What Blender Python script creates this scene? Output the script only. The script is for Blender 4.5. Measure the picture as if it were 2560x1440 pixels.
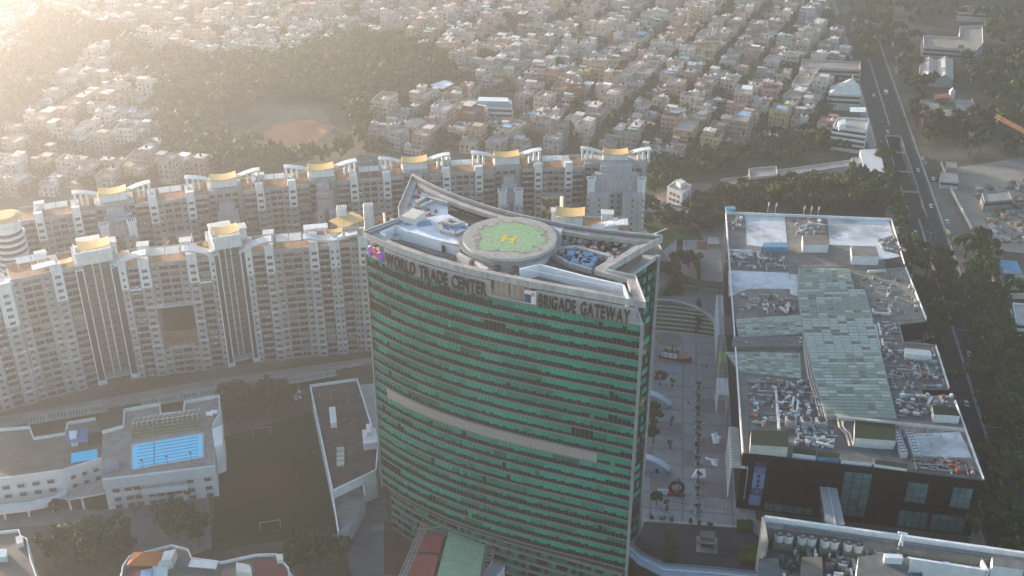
import bpy, math, random, time
import numpy as np
from mathutils import Vector, Matrix
for o in list(bpy.data.objects): bpy.data.objects.remove(o)
R = math.radians
rnd = random.Random(7)
SC = bpy.context.scene
COL = SC.collection

# ------------------------------------------------------------------ camera
CAM_H = 285.0
PITCH = R(29.5)
FPX = 2890.0                      # focal length in pixels of a 2560 px wide frame
cam_d = bpy.data.cameras.new('camera')
cam = bpy.data.objects.new('camera', cam_d); COL.objects.link(cam)
cam.location = (0, 0, CAM_H)
cam.rotation_euler = (math.pi/2 - PITCH, 0, 0)
cam_d.sensor_width = 36.0
cam_d.lens = 36.0*FPX/2560.0
cam_d.clip_start = 1.0
cam_d.clip_end = 8000.0
SC.camera = cam

# ------------------------------------------------------------------ sky, sun, exposure
SUN_AZ = R(48)      # to the left of the viewing direction (+y)
SUN_EL = R(8.5)
world = bpy.data.worlds.new('World'); SC.world = world
world.use_nodes = True
wn = world.node_tree; wn.nodes.clear()
sky = wn.nodes.new('ShaderNodeTexSky'); sky.sky_type = 'NISHITA'
sky.sun_disc = False
sky.sun_elevation = SUN_EL
sky.sun_rotation = -SUN_AZ
sky.air_density = 1.0; sky.dust_density = 0.8; sky.ozone_density = 1.6
bg = wn.nodes.new('ShaderNodeBackground'); bg.inputs['Strength'].default_value = 0.14
wo = wn.nodes.new('ShaderNodeOutputWorld')
wn.links.new(sky.outputs[0], bg.inputs[0]); wn.links.new(bg.outputs[0], wo.inputs[0])
sun_d = bpy.data.lights.new('sun', 'SUN'); sun_d.energy = 5.0; sun_d.angle = R(0.6)
sun_d.color = (1.0, 0.86, 0.73)
sun = bpy.data.objects.new('sun', sun_d); COL.objects.link(sun)
sdir = Vector((-math.sin(SUN_AZ)*math.cos(SUN_EL), math.cos(SUN_AZ)*math.cos(SUN_EL), math.sin(SUN_EL)))
sun.rotation_euler = sdir.to_track_quat('Z', 'Y').to_euler()
sun.location = (-300, 300, 400)
SC.view_settings.view_transform = 'Standard'
SC.view_settings.look = 'None'
SC.view_settings.gamma = 1.0
SC.view_settings.exposure = 1.78
SC.view_settings.use_curve_mapping = False
SC.render.engine = 'CYCLES'
SC.cycles.use_denoising = True
SC.cycles.max_bounces = 5
SC.cycles.diffuse_bounces = 2
SC.cycles.glossy_bounces = 2
SC.cycles.transmission_bounces = 3
SC.cycles.volume_bounces = 0
SC.cycles.use_adaptive_sampling = True
SC.cycles.adaptive_threshold = 0.02

# ------------------------------------------------------------------ surveying
_cp, _sp = math.cos(PITCH), math.sin(PITCH)
def at(px, py, z=0.0):
    """place on the level plane z that the survey photo shows at (px, py)"""
    u = (px-1280)/FPX; v = (720-py)/FPX
    dy = _cp+v*_sp; dz = -_sp+v*_cp
    t = (CAM_H-z)/-dz
    return (u*t, dy*t)
def pol(pts, z=0.0): return [at(x, y, z) for x, y in pts]
def inside(x, y, poly):
    c = False; n = len(poly); j = n-1
    for i in range(n):
        xi, yi = poly[i]; xj, yj = poly[j]
        if (yi > y) != (yj > y) and x < (xj-xi)*(y-yi)/(yj-yi)+xi: c = not c
        j = i
    return c

# ------------------------------------------------------------------ materials
MATS = {}
def mat(name, col, rough=0.85, var=0.12, scale=0.35, metal=0.0, spec=0.3, bump=0.0, stain=0.0, coat=0.0, streak=0.0):
    """plain paint, plaster, concrete, metal: base colour with blotches and fine grain in world space"""
    if name in MATS: return MATS[name]
    m = bpy.data.materials.new(name); m.use_nodes = True
    nt = m.node_tree; b = nt.nodes['Principled BSDF']
    b.inputs['Roughness'].default_value = rough
    b.inputs['Metallic'].default_value = metal
    b.inputs['Specular IOR Level'].default_value = spec
    b.inputs['Coat Weight'].default_value = coat
    m.diffuse_color = (*col, 1)
    if var > 0:
        g = nt.nodes.new('ShaderNodeNewGeometry')
        n1 = nt.nodes.new('ShaderNodeTexNoise'); n1.inputs['Scale'].default_value = scale; n1.inputs['Detail'].default_value = 5
        n1.inputs['Roughness'].default_value = 0.65
        nt.links.new(g.outputs['Position'], n1.inputs['Vector'])
        rp = nt.nodes.new('ShaderNodeValToRGB')
        lo = [c*(1-var*1.6) for c in col]; hi = [min(1, c*(1+var)) for c in col]
        rp.color_ramp.elements[0].position = 0.32; rp.color_ramp.elements[0].color = (*lo, 1)
        rp.color_ramp.elements[1].position = 0.68; rp.color_ramp.elements[1].color = (*hi, 1)
        nt.links.new(n1.outputs['Fac'], rp.inputs[0])
        out = rp.outputs[0]
        if stain > 0:
            n2 = nt.nodes.new('ShaderNodeTexNoise'); n2.inputs['Scale'].default_value = scale*0.45; n2.inputs['Detail'].default_value = 8
            n2.inputs['Roughness'].default_value = 0.75
            nt.links.new(g.outputs['Position'], n2.inputs['Vector'])
            r2 = nt.nodes.new('ShaderNodeValToRGB')
            r2.color_ramp.elements[0].position = 0.5; r2.color_ramp.elements[0].color = (0, 0, 0, 1)
            r2.color_ramp.elements[1].position = 0.62; r2.color_ramp.elements[1].color = (stain, stain, stain, 1)
            nt.links.new(n2.outputs['Fac'], r2.inputs[0])
            mx = nt.nodes.new('ShaderNodeMix'); mx.data_type = 'RGBA'
            nt.links.new(r2.outputs[0], mx.inputs['Factor'])
            nt.links.new(out, mx.inputs['A'])
            mx.inputs['B'].default_value = (col[0]*0.30+0.02, col[1]*0.28+0.018, col[2]*0.25+0.012, 1)
            out = mx.outputs['Result']
        if streak > 0:                       # rain streaks running down the walls
            mp = nt.nodes.new('ShaderNodeMapping'); mp.inputs['Scale'].default_value = (1.0, 1.0, 0.06)
            nt.links.new(g.outputs['Position'], mp.inputs['Vector'])
            n3 = nt.nodes.new('ShaderNodeTexNoise'); n3.inputs['Scale'].default_value = 0.9; n3.inputs['Detail'].default_value = 6
            nt.links.new(mp.outputs[0], n3.inputs['Vector'])
            r4 = nt.nodes.new('ShaderNodeValToRGB'); r4.color_ramp.elements[0].position = 0.42; r4.color_ramp.elements[0].color = (1, 1, 1, 1)
            k_ = 1-streak; r4.color_ramp.elements[1].position = 0.72; r4.color_ramp.elements[1].color = (k_, k_*.98, k_*.95, 1)
            nt.links.new(n3.outputs['Fac'], r4.inputs[0])
            m4 = nt.nodes.new('ShaderNodeMix'); m4.data_type = 'RGBA'; m4.blend_type = 'MULTIPLY'; m4.inputs['Factor'].default_value = 1
            nt.links.new(out, m4.inputs['A']); nt.links.new(r4.outputs[0], m4.inputs['B']); out = m4.outputs['Result']
        nt.links.new(out, b.inputs['Base Color'])
        if bump > 0:
            bp = nt.nodes.new('ShaderNodeBump'); bp.inputs['Strength'].default_value = bump; bp.inputs['Distance'].default_value = 0.3
            nt.links.new(n1.outputs['Fac'], bp.inputs['Height']); nt.links.new(bp.outputs[0], b.inputs['Normal'])
    else:
        b.inputs['Base Color'].default_value = (*col, 1)
    MATS[name] = m
    return m
def leafmat(name, col, var=0.35):
    if name in MATS: return MATS[name]
    m = bpy.data.materials.new(name); m.use_nodes = True
    nt = m.node_tree; b = nt.nodes['Principled BSDF']
    b.inputs['Roughness'].default_value = 0.75; b.inputs['Specular IOR Level'].default_value = 0.15
    g = nt.nodes.new('ShaderNodeNewGeometry')
    n1 = nt.nodes.new('ShaderNodeTexNoise'); n1.inputs['Scale'].default_value = 0.09; n1.inputs['Detail'].default_value = 4
    nt.links.new(g.outputs['Position'], n1.inputs['Vector'])
    rp = nt.nodes.new('ShaderNodeValToRGB')
    rp.color_ramp.elements[0].position = 0.3; rp.color_ramp.elements[0].color = (col[0]*(1-var), col[1]*(1-var), col[2]*(1-var), 1)
    rp.color_ramp.elements[1].position = 0.72; rp.color_ramp.elements[1].color = (col[0]*(1+var*1.3), col[1]*(1+var), col[2]*(1+var*.5), 1)
    nt.links.new(n1.outputs['Fac'], rp.inputs[0]); nt.links.new(rp.outputs[0], b.inputs['Base Color'])
    MATS[name] = m
    return m

white = mat('white_paint', (0.74, 0.75, 0.75), 0.75, 0.08, 0.3, stain=0.14)
cleanwhite = mat('clean_white', (0.80, 0.80, 0.79), 0.6, 0.04, 0.4)
offwhite = mat('off_white', (0.62, 0.60, 0.56), 0.8, 0.1, 0.3, stain=0.15)
concrete = mat('concrete', (0.30, 0.285, 0.265), 0.9, 0.16, 0.25, stain=0.35)
dkconcrete = mat('dark_concrete', (0.17, 0.165, 0.155), 0.9, 0.2, 0.3, stain=0.3)
ltconcrete = mat('light_concrete', (0.42, 0.41, 0.39), 0.88, 0.12, 0.25, stain=0.25)
greymetal = mat('grey_metal', (0.36, 0.37, 0.38), 0.45, 0.1, 0.5, metal=0.4)
ltmetal = mat('light_metal', (0.55, 0.56, 0.57), 0.45, 0.08, 0.5, metal=0.3)
steel = mat('steel_tube', (0.62, 0.63, 0.63), 0.4, 0.08, 0.8, metal=0.5)
black = mat('black_rubber', (0.025, 0.025, 0.028), 0.7, 0.1, 1.0)
darkvoid = mat('dark_opening', (0.03, 0.03, 0.032), 0.6, 0.0)
darkglass = mat('dark_glass', (0.035, 0.040, 0.045), 0.12, 0.15, 0.6, spec=0.6)
wood = mat('timber', (0.25, 0.14, 0.07), 0.7, 0.2, 1.0)
bluesheet = mat('blue_sheet', (0.13, 0.27, 0.42), 0.55, 0.15, 0.4)
orange = mat('orange_canopy', (0.60, 0.385, 0.14), 0.6, 0.10, 0.5)
terracotta = mat('terracotta_deck', (0.36, 0.20, 0.11), 0.85, 0.22, 0.3, stain=0.2)
green_mat = mat('green_matting', (0.016, 0.032, 0.015), 0.9, 0.3, 0.8)
rust = mat('rust_red', (0.27, 0.09, 0.06), 0.8, 0.3, 0.6)

# ------------------------------------------------------------------ mesh builder
class MB:
    def __init__(s): s.v = []; s.f = []; s.m = []
    def face(s, pts, m=0):
        n = len(s.v); s.v += [tuple(p) for p in pts]; s.f.append(tuple(range(n, n+len(pts)))); s.m.append(m)
    def prism(s, pts, z0, z1, m=0, mt=None, bottom=False):
        a = sum(pts[i][0]*pts[(i+1) % len(pts)][1]-pts[(i+1) % len(pts)][0]*pts[i][1] for i in range(len(pts)))
        if a < 0: pts = pts[::-1]
        n = len(s.v); k = len(pts)
        s.v += [(p[0], p[1], z0) for p in pts]+[(p[0], p[1], z1) for p in pts]
        for i in range(k):
            j = (i+1) % k; s.f.append((n+i, n+j, n+k+j, n+k+i)); s.m.append(m)
        s.f.append(tuple(range(n+k, n+2*k))); s.m.append(m if mt is None else mt)
        if bottom: s.f.append(tuple(range(n+k-1, n-1, -1))); s.m.append(m)
    def box(s, cx, cy, z0, sx, sy, sz, a=0.0, m=0, mt=None, bottom=False):
        c, q = math.cos(a), math.sin(a); hx, hy = sx/2, sy/2
        pts = [(cx+x*c-y*q, cy+x*q+y*c) for x, y in ((-hx, -hy), (hx, -hy), (hx, hy), (-hx, hy))]
        s.prism(pts, z0, z0+sz, m, mt, bottom)
    def bx(s, x0, x1, y0, y1, z0, z1, m=0, mt=None, bottom=True):
        s.prism([(x0, y0), (x1, y0), (x1, y1), (x0, y1)], z0, z1, m, mt, bottom)
    def wall(s, p, q, t, z0, z1, m=0, mt=None):
        dx, dy = q[0]-p[0], q[1]-p[1]; l = math.hypot(dx, dy) or 1; nx, ny = -dy/l*t/2, dx/l*t/2
        s.prism([(p[0]+nx, p[1]+ny), (p[0]-nx, p[1]-ny), (q[0]-nx, q[1]-ny), (q[0]+nx, q[1]+ny)], z0, z1, m, mt, True)
    def cyl(s, x, y, z0, z1, r0, r1=None, n=12, m=0, mt=None, bottom=False):
        r1 = r0 if r1 is None else r1; k = len(s.v)
        for z, r in ((z0, r0), (z1, r1)):
            s.v += [(x+r*math.cos(2*math.pi*i/n), y+r*math.sin(2*math.pi*i/n), z) for i in range(n)]
        for i in range(n):
            j = (i+1) % n; s.f.append((k+i, k+j, k+n+j, k+n+i)); s.m.append(m)
        s.f.append(tuple(range(k+n, k+2*n))); s.m.append(m if mt is None else mt)
        if bottom: s.f.append(tuple(range(k+n-1, k-1, -1))); s.m.append(m)
    def tube(s, p, q, r0, r1=None, n=6, m=0, cap=True):
        r1 = r0 if r1 is None else r1
        p = Vector(p); q = Vector(q); d = (q-p)
        if d.length < 1e-6: return
        d.normalize(); a = d.orthogonal().normalized(); b = d.cross(a); k = len(s.v)
        for c, r in ((p, r0), (q, r1)):
            for i in range(n):
                t = 2*math.pi*i/n; w = c+a*(r*math.cos(t))+b*(r*math.sin(t)); s.v.append(tuple(w))
        for i in range(n):
            j = (i+1) % n; s.f.append((k+i, k+j, k+n+j, k+n+i)); s.m.append(m)
        if cap:
            s.f.append(tuple(range(k+n-1, k-1, -1))); s.m.append(m)
            s.f.append(tuple(range(k+n, k+2*n))); s.m.append(m)
    def strip(s, path, width_dir, w, t, m=0):
        """band swept along path (list of xyz), w wide along width_dir (unit xyz), t thick downwards"""
        wd = Vector(width_dir)*(w/2); k = len(s.v); n = len(path)
        for p in path:
            p = Vector(p)
            for q in (p-wd, p+wd, p+wd-Vector((0, 0, t)), p-wd-Vector((0, 0, t))): s.v.append(tuple(q))
        for i in range(n-1):
            a = k+4*i; b = a+4
            for e in range(4):
                g = (e+1) % 4; s.f.append((a+e, a+g, b+g, b+e)); s.m.append(m)
        s.f.append((k+3, k+2, k+1, k)); s.m.append(m)
        e = k+4*(n-1); s.f.append((e, e+1, e+2, e+3)); s.m.append(m)
    def mesh(s, name, mats, off=(0, 0, 0), smooth=False):
        me = bpy.data.meshes.new(name)
        ox, oy, oz = off
        v = s.v if off == (0, 0, 0) else [(x-ox, y-oy, z-oz) for x, y, z in s.v]
        me.from_pydata(v, [], s.f)
        for mm in mats: me.materials.append(mm)
        if len(mats) > 1: me.polygons.foreach_set('material_index', np.array(s.m, dtype=np.int32))
        if smooth: me.polygons.foreach_set('use_smooth', np.ones(len(s.f), dtype=bool))
        me.update()
        return me
    def build(s, name, mats, parent=None, world_xyz=True, smooth=False, **kw):
        if not isinstance(mats, (list, tuple)): mats = [mats]
        off = (0, 0, 0)
        if parent is not None and world_xyz: off = world_loc(parent)
        o = bpy.data.objects.new(name, s.mesh(name, mats, off, smooth)); COL.objects.link(o)
        if parent is not None: o.parent = parent
        for k_, v_ in kw.items(): o[k_] = v_
        return o
def world_loc(o):
    x, y, z = 0., 0., 0.
    while o is not None:
        x += o.location.x; y += o.location.y; z += o.location.z; o = o.parent
    return (x, y, z)
def thing(name, label, cat, loc=(0, 0, 0), rz=0.0, group=None):
    o = bpy.data.objects.new(name, None); COL.objects.link(o); o.empty_display_size = 1
    o.location = loc; o.rotation_euler = (0, 0, rz); o['label'] = label; o['category'] = cat
    if group: o['group'] = group
    return o
def tag(o, label, cat, group=None, kind=None):
    if label: o['label'] = label
    if cat: o['category'] = cat
    if group: o['group'] = group
    if kind: o['kind'] = kind
    return o
def inst(name, me, parent, loc, rz=0.0, scale=None):
    o = bpy.data.objects.new(name, me); COL.objects.link(o); o.parent = parent
    o.location = loc; o.rotation_euler = (0, 0, rz)
    if scale: o.scale = scale
    return o
def copy_thing(src, loc, rz=0.0, label=None, group=None, scale=None):
    r = src.copy(); COL.objects.link(r); r.location = loc; r.rotation_euler = (0, 0, rz)
    if scale: r.scale = scale
    if label: r['label'] = label
    if group: r['group'] = group
    for ch in src.children:
        c = ch.copy(); COL.objects.link(c); c.parent = r
        for g in ch.children:
            d = g.copy(); COL.objects.link(d); d.parent = c
    return r
ORD = ['first', 'second', 'third', 'fourth', 'fifth', 'sixth', 'seventh', 'eighth', 'ninth', 'tenth', 'eleventh', 'twelfth',
       'thirteenth', 'fourteenth', 'fifteenth', 'sixteenth', 'seventeenth', 'eighteenth', 'nineteenth', 'twentieth', 'twenty-first', 'twenty-second', 'twenty-third', 'twenty-fourth', 'twenty-fifth', 'twenty-sixth', 'twenty-seventh', 'twenty-eighth', 'twenty-ninth', 'thirtieth'] + ['%dth' % i for i in range(31, 120)]

# ------------------------------------------------------------------ ground
mb = MB(); S = 4200
# the sheet leaves a slot where the underpass trough dips below the road
_bx, _by = at(2300, 560); _ra = R(9.6)
def slot_pt(s, t): return (_bx+t*math.sin(_ra)+s*math.cos(_ra), _by+t*math.cos(_ra)-s*math.sin(_ra), 0)
_o = [(-S, -S, 0), (S, -S, 0), (S, S, 0), (-S, S, 0)]; _i = [slot_pt(-4.5, 20), slot_pt(4.5, 20), slot_pt(4.5, 128), slot_pt(-4.5, 128)]
for _k in range(4): mb.face([_o[_k], _o[(_k+1) % 4], _i[(_k+1) % 4], _i[_k]])
gm = bpy.data.materials.new('ground_earth'); gm.use_nodes = True
nt = gm.node_tree; b = nt.nodes['Principled BSDF']; b.inputs['Roughness'].default_value = 0.95; b.inputs['Specular IOR Level'].default_value = 0.1
g = nt.nodes.new('ShaderNodeNewGeometry')
n1 = nt.nodes.new('ShaderNodeTexNoise'); n1.inputs['Scale'].default_value = 0.03; n1.inputs['Detail'].default_value = 8
n2 = nt.nodes.new('ShaderNodeTexNoise'); n2.inputs['Scale'].default_value = 0.5; n2.inputs['Detail'].default_value = 6
for q in (n1, n2): nt.links.new(g.outputs['Position'], q.inputs['Vector'])
ad = nt.nodes.new('ShaderNodeMath'); ad.operation = 'MULTIPLY_ADD'; ad.inputs[1].default_value = 0.35
nt.links.new(n2.outputs['Fac'], ad.inputs[0]); nt.links.new(n1.outputs['Fac'], ad.inputs[2])
rp = nt.nodes.new('ShaderNodeValToRGB')
for i, (p, c) in enumerate([(0.45, (0.045, 0.050, 0.026)), (0.6, (0.085, 0.075, 0.05)), (0.75, (0.14, 0.115, 0.085)), (0.9, (0.19, 0.16, 0.125))]):
    if i < 2: e = rp.color_ramp.elements[i]; e.position = p
    else: e = rp.color_ramp.elements.new(p)
    e.color = (*c, 1)
nt.links.new(ad.outputs[0], rp.inputs[0]); nt.links.new(rp.outputs[0], b.inputs['Base Color'])
tag(mb.build('ground', gm), 'dusty brown and green earth under the city', None, kind='structure')

asphalt = mat('asphalt', (0.046, 0.046, 0.050), 0.9, 0.2, 0.12, stain=0.15)
paving = mat('plaza_paving', (0.26, 0.26, 0.265), 0.8, 0.12, 0.25, stain=0.15)
paving2 = mat('plaza_paving_band', (0.185, 0.185, 0.19), 0.8, 0.10, 0.3)
paving3 = mat('plaza_paving_rose', (0.215, 0.18, 0.172), 0.8, 0.12, 0.3)
grassm = mat('lawn', (0.060, 0.095, 0.034), 0.95, 0.35, 0.12, bump=0.3)
earthm = mat('bare_earth', (0.26, 0.19, 0.14), 0.95, 0.25, 0.08)
def sheet(name, pts, z, m, label=None, kind='structure', parent=None):
    b_ = MB(); b_.prism(pts, z-0.06 if z > 0.1 else -0.2, z, 0)
    o = b_.build(name, m, parent)
    if parent is None: tag(o, label, None, kind=kind)
    return o
# ================================================================== glass office tower
ZTOP = 121.5; ZGL = 114.0; ZLOW = 20.0; FH = 4.0
FL, FR = (-46.0, 324.3), (37.0, 280.6)
def arc(p, q, a, b, n, off=0.0):
    """curved line p->q: bulge a (skewed by b) towards the viewer; off moves it out"""
    dx, dy = q[0]-p[0], q[1]-p[1]; l = math.hypot(dx, dy); d = (dx/l, dy/l); nn = (d[1], -d[0])
    if nn[1] > 0: nn = (-nn[0], -nn[1])
    out = []
    for i in range(n+1):
        t = -1+2*i/n; e = a*(1-t*t)+b*t*(1-t*t)+off
        s = (t+1)/2*l
        out.append((p[0]+d[0]*s+nn[0]*e, p[1]+d[1]*s+nn[1]*e))
    return out
NCOL = 66
front = arc(FL, FR, 5.4, -2.7, NCOL)
back_l, back_r = (-33.8, 366.5), (45.6, 321.8)
back = arc(back_l, back_r, 9.3, -0.5, 30)
end_r = [(40.0, 314.6), (28.6, 300.8), (35.6, 296.6)]
end_l = [(-37.0, 343.0), (-36.2, 335.5)]
body = front+end_r[::-1]+back[::-1]+end_l
tower = thing('office_tower', 'tall curved green glass office tower with round helipad on its roof', 'tower', (0, 325, 0))

def glassmat(name, col, rough=0.10, var=0.22, sc=0.05, spec=0.45):
    return mat(name, col, rough, var, sc, spec=spec)
g_bright = glassmat('green_glass_blind', (0.010, 0.36, 0.25))
g_mid = glassmat('green_glass_half', (0.008, 0.26, 0.185))
g_pale = glassmat('green_glass_pale', (0.025, 0.38, 0.285))
g_dull = glassmat('green_glass_dull', (0.012, 0.15, 0.105))
g_dark = glassmat('green_glass_clear', (0.004, 0.022, 0.018), spec=0.25)
spandrel = mat('spandrel_metal', (0.21, 0.205, 0.20), 0.55, 0.08, 0.3, metal=0.15)
mullion = mat('mullion_metal', (0.10, 0.13, 0.12), 0.5, 0.0)
fascia = mat('fascia_panel', (0.50, 0.49, 0.48), 0.6, 0.10, 0.25, stain=0.18, streak=0.3)
blankpanel = mat('blank_panel', (0.36, 0.32, 0.30), 0.7, 0.06, 0.4)

# solid core behind the glass
mb = MB(); mb.prism([(x, y) for x, y in body], 0, ZGL-0.1, 0)
core_off = arc(FL, FR, 5.4, -2.7, NCOL, -0.35)
mb = MB()
mb.prism(core_off+end_r[::-1]+arc(back_l, back_r, 9.3, -0.5, 30, 0.3)[::-1]+end_l, ZLOW, ZGL, 0)
low_front = arc((FL[0]+2.4, FL[1]-0.2), (FR[0]-1.0, FR[1]+0.6), 4.0, -2.7, NCOL, -0.6)
mb.prism(low_front+end_r[::-1]+arc(back_l, back_r, 9.3, -0.5, 30, 0.6)[::-1]+[(-35, 343), (-34.2, 335.5)], 0, ZLOW, 0)
mb.build('core', mat('tower_core', (0.045, 0.055, 0.052), 0.6, 0.0), tower)

# floor bands (spandrels) and mullions on the front
nf = int((ZGL-ZLOW)/FH)       # 23 floors
zf = [ZGL-(k+1)*FH for k in range(nf)]
fo = arc(FL, FR, 5.4, -2.7, NCOL, 0.30); fi = arc(FL, FR, 5.4, -2.7, NCOL, -0.3)
for k in range(nf+1):
    z = ZGL-k*FH
    mb = MB(); mb.prism(fo+fi[::-1], z-0.36, z+0.14, 0, bottom=True); mb.build('spandrel', spandrel, tower)
mb = MB()
fm = arc(FL, FR, 5.4, -2.7, NCOL, 0.08)
for i in range(NCOL+1):
    x, y = fm[i]; w = 0.09 if i % 3 else 0.13
    a = fm[min(i+1, NCOL)]; c = fm[max(i-1, 0)]
    mb.box(x, y, ZLOW, w, 0.24, ZGL-ZLOW, math.atan2(a[1]-c[1], a[0]-c[0]), 0)
mb.build('mullion', mullion, tower, kind='stuff')
# corner posts
mb = MB(); mb.box(FR[0]+.05, FR[1]+.1, 0, .8, 1.2, ZGL+.3, R(-20)); mb.build('corner_post', greymetal, tower)
mb = MB(); mb.box(FL[0]-.1, FL[1]+.1, ZLOW, 0.7, 1.2, ZGL-ZLOW+.3, R(-45)); mb.build('corner_post', spandrel, tower)

# glass panes; each has its blind drawn down to some height
rp_ = random.Random(3)
LV = [0.0, 0.16, 0.3, 0.42, 0.55, 0.66, 0.74, 0.82, 0.92, 1.0]
pane_frac = {}
for k in range(nf):
    base = rp_.choice([0.50, 0.56, 0.62, 0.66, 0.46]); run = 0; shade = 0
    fr = base
    for i in range(NCOL):
        if run <= 0:
            q = rp_.random(); run = rp_.randint(2, 9)
            left = i/NCOL
            if q < 0.02+0.03*(1-left): fr = rp_.choice([0.0, 0.0, 0.16, 0.3])
            elif q < 0.10: fr = rp_.choice([0.42, 0.55])
            else: fr = base
            shade = rp_.choices([0, 1, 2, 3], [0.66, 0.27, 0.04, 0.03])[0]
        run -= 1
        f_ = fr+rp_.uniform(-0.07, 0.07) if fr > 0.05 else 0.0
        if rp_.random() < 0.02: f_ = rp_.choice([0, 1, .3])
        lv = min(range(len(LV)), key=lambda j: abs(LV[j]-f_))
        sh = shade if rp_.random() > 0.06 else rp_.choice([0, 1, 2])
        pane_frac[(k, i)] = (lv, sh)
for i in range(2, 44):                      # top floor: clear strip of glass under the sign
    if i < 34: pane_frac[(0, i)] = (rp_.choice([2, 2, 3, 0]), 1)
BLANK_K = 12
GH = FH-0.52
gl_mats = [g_bright, g_mid, g_pale, g_dull, g_dark]
def pane_quads(mb, p, q, z0, lv, sh):
    h = GH; zs = z0+h*(1-LV[lv])
    if LV[lv] > 0.02: mb.face([(*p, zs), (*q, zs), (*q, z0+h), (*p, z0+h)], sh)
    if LV[lv] < 0.98: mb.face([(*p, z0), (*q, z0), (*q, zs), (*p, zs)], 4)
shared = {}
def pane_mesh(w, lv, sh):
    key = (round(w, 1), lv, sh)
    if key not in shared:
        b_ = MB(); h = GH; zs = h*(1-LV[lv]); x = w/2
        if LV[lv] > 0.02: b_.bx(-x, x, -0.03, 0.03, zs, h, sh)
        if LV[lv] < 0.98: b_.bx(-x, x, -0.03, 0.03, 0, zs-0.004 if LV[lv] > .02 else h, 4)
        shared[key] = b_.mesh('pane', gl_mats)
    return shared[key]
rest = MB()
order = sorted(pane_frac, key=lambda t: (t[0]*4.0+abs(t[1]-44)*1.1))
single = set(order[:300])
for (k, i), (lv, sh) in pane_frac.items():
    p, q = front[i], front[i+1]; z0 = zf[k]+0.15
    if k == BLANK_K and 4 <= i <= 57: continue
    if (k, i) in single:
        w = math.hypot(q[0]-p[0], q[1]-p[1])-0.05
        inst('pane', pane_mesh(w, lv, sh), tower, ((p[0]+q[0])/2, (p[1]+q[1])/2-325, z0), math.atan2(q[1]-p[1], q[0]-p[0]))
    else: pane_quads(rest, p, q, z0, lv, sh)
rest.build('glazing', gl_mats, tower, kind='stuff')
for i in range(4, 58):                       # floor closed with blank panels
    p, q = fm[i], fm[i+1]; z0 = zf[BLANK_K]
    a = math.atan2(q[1]-p[1], q[0]-p[0]); w = math.hypot(q[0]-p[0], q[1]-p[1])-0.07
    mb = MB(); mb.box((p[0]+q[0])/2, (p[1]+q[1])/2, z0+.1, w, 0.3, FH-.3, a); mb.build('blank_panel', blankpanel, tower)
# lower storeys, set back, darker
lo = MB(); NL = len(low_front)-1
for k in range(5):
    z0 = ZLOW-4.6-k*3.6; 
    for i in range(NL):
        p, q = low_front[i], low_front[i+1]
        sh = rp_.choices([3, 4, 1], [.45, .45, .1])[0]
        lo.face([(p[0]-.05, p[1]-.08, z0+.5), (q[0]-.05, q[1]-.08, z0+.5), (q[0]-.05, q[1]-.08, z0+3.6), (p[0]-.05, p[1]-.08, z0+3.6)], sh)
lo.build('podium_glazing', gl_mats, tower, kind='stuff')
lfo = arc((FL[0]+2.4, FL[1]-0.2), (FR[0]-1.0, FR[1]+0.6), 4.0, -2.7, NCOL, 0.1); lfi = arc((FL[0]+2.4, FL[1]-0.2), (FR[0]-1.0, FR[1]+0.6), 4.0, -2.7, NCOL, -1.2)
for k in range(6):
    z = ZLOW-1.0-k*3.6
    mb = MB(); mb.prism(lfo+lfi[::-1], max(z-(0.5 if k else 1.1), 0.05), z+0.3, 0, bottom=True); mb.build('podium_spandrel', spandrel, tower)
# right end: folded glass wall
wall_r = [front[-1]]+end_r[::-1]+[back_r]
eg = MB()
def lerp(p, q, t): return (p[0]+(q[0]-p[0])*t, p[1]+(q[1]-p[1])*t)
for s in range(len(wall_r)-1):
    p, q = wall_r[s], wall_r[s+1]; L = math.hypot(q[0]-p[0], q[1]-p[1]); n = max(1, int(L/1.5))
    nx, ny = (q[1]-p[1])/L*0.12, -(q[0]-p[0])/L*0.12
    for k in range(28):
        z0 = ZGL-(k+1)*FH+0.2
        if z0 < 1: continue
        for i in range(n):
            a, c = lerp(p, q, (i+.04)/n), lerp(p, q, (i+.96)/n); sh = rp_.choices([0, 1, 3, 4], [.18, .2, .22, .4])[0]
            zs = z0+FH*0.35
            eg.face([(a[0]+nx, a[1]+ny, zs), (c[0]+nx, c[1]+ny, zs), (c[0]+nx, c[1]+ny, z0+FH-.5), (a[0]+nx, a[1]+ny, z0+FH-.5)], sh)
            eg.face([(a[0]+nx, a[1]+ny, z0), (c[0]+nx, c[1]+ny, z0), (c[0]+nx, c[1]+ny, zs), (a[0]+nx, a[1]+ny, zs)], 4)
eg.build('end_glazing', gl_mats, tower, kind='stuff')
mb = MB(); mb.box(back_r[0]+.2, back_r[1]-.2, 0, 1.2, 1.4, ZGL+.8, R(40)); mb.build('corner_post', greymetal, tower)
mb = MB()
for s in range(len(wall_r)-1): mb.wall(wall_r[s], wall_r[s+1], 0.5, ZGL-.6, ZGL+.5)
mb.build('end_coping', ltmetal, tower)

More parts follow.
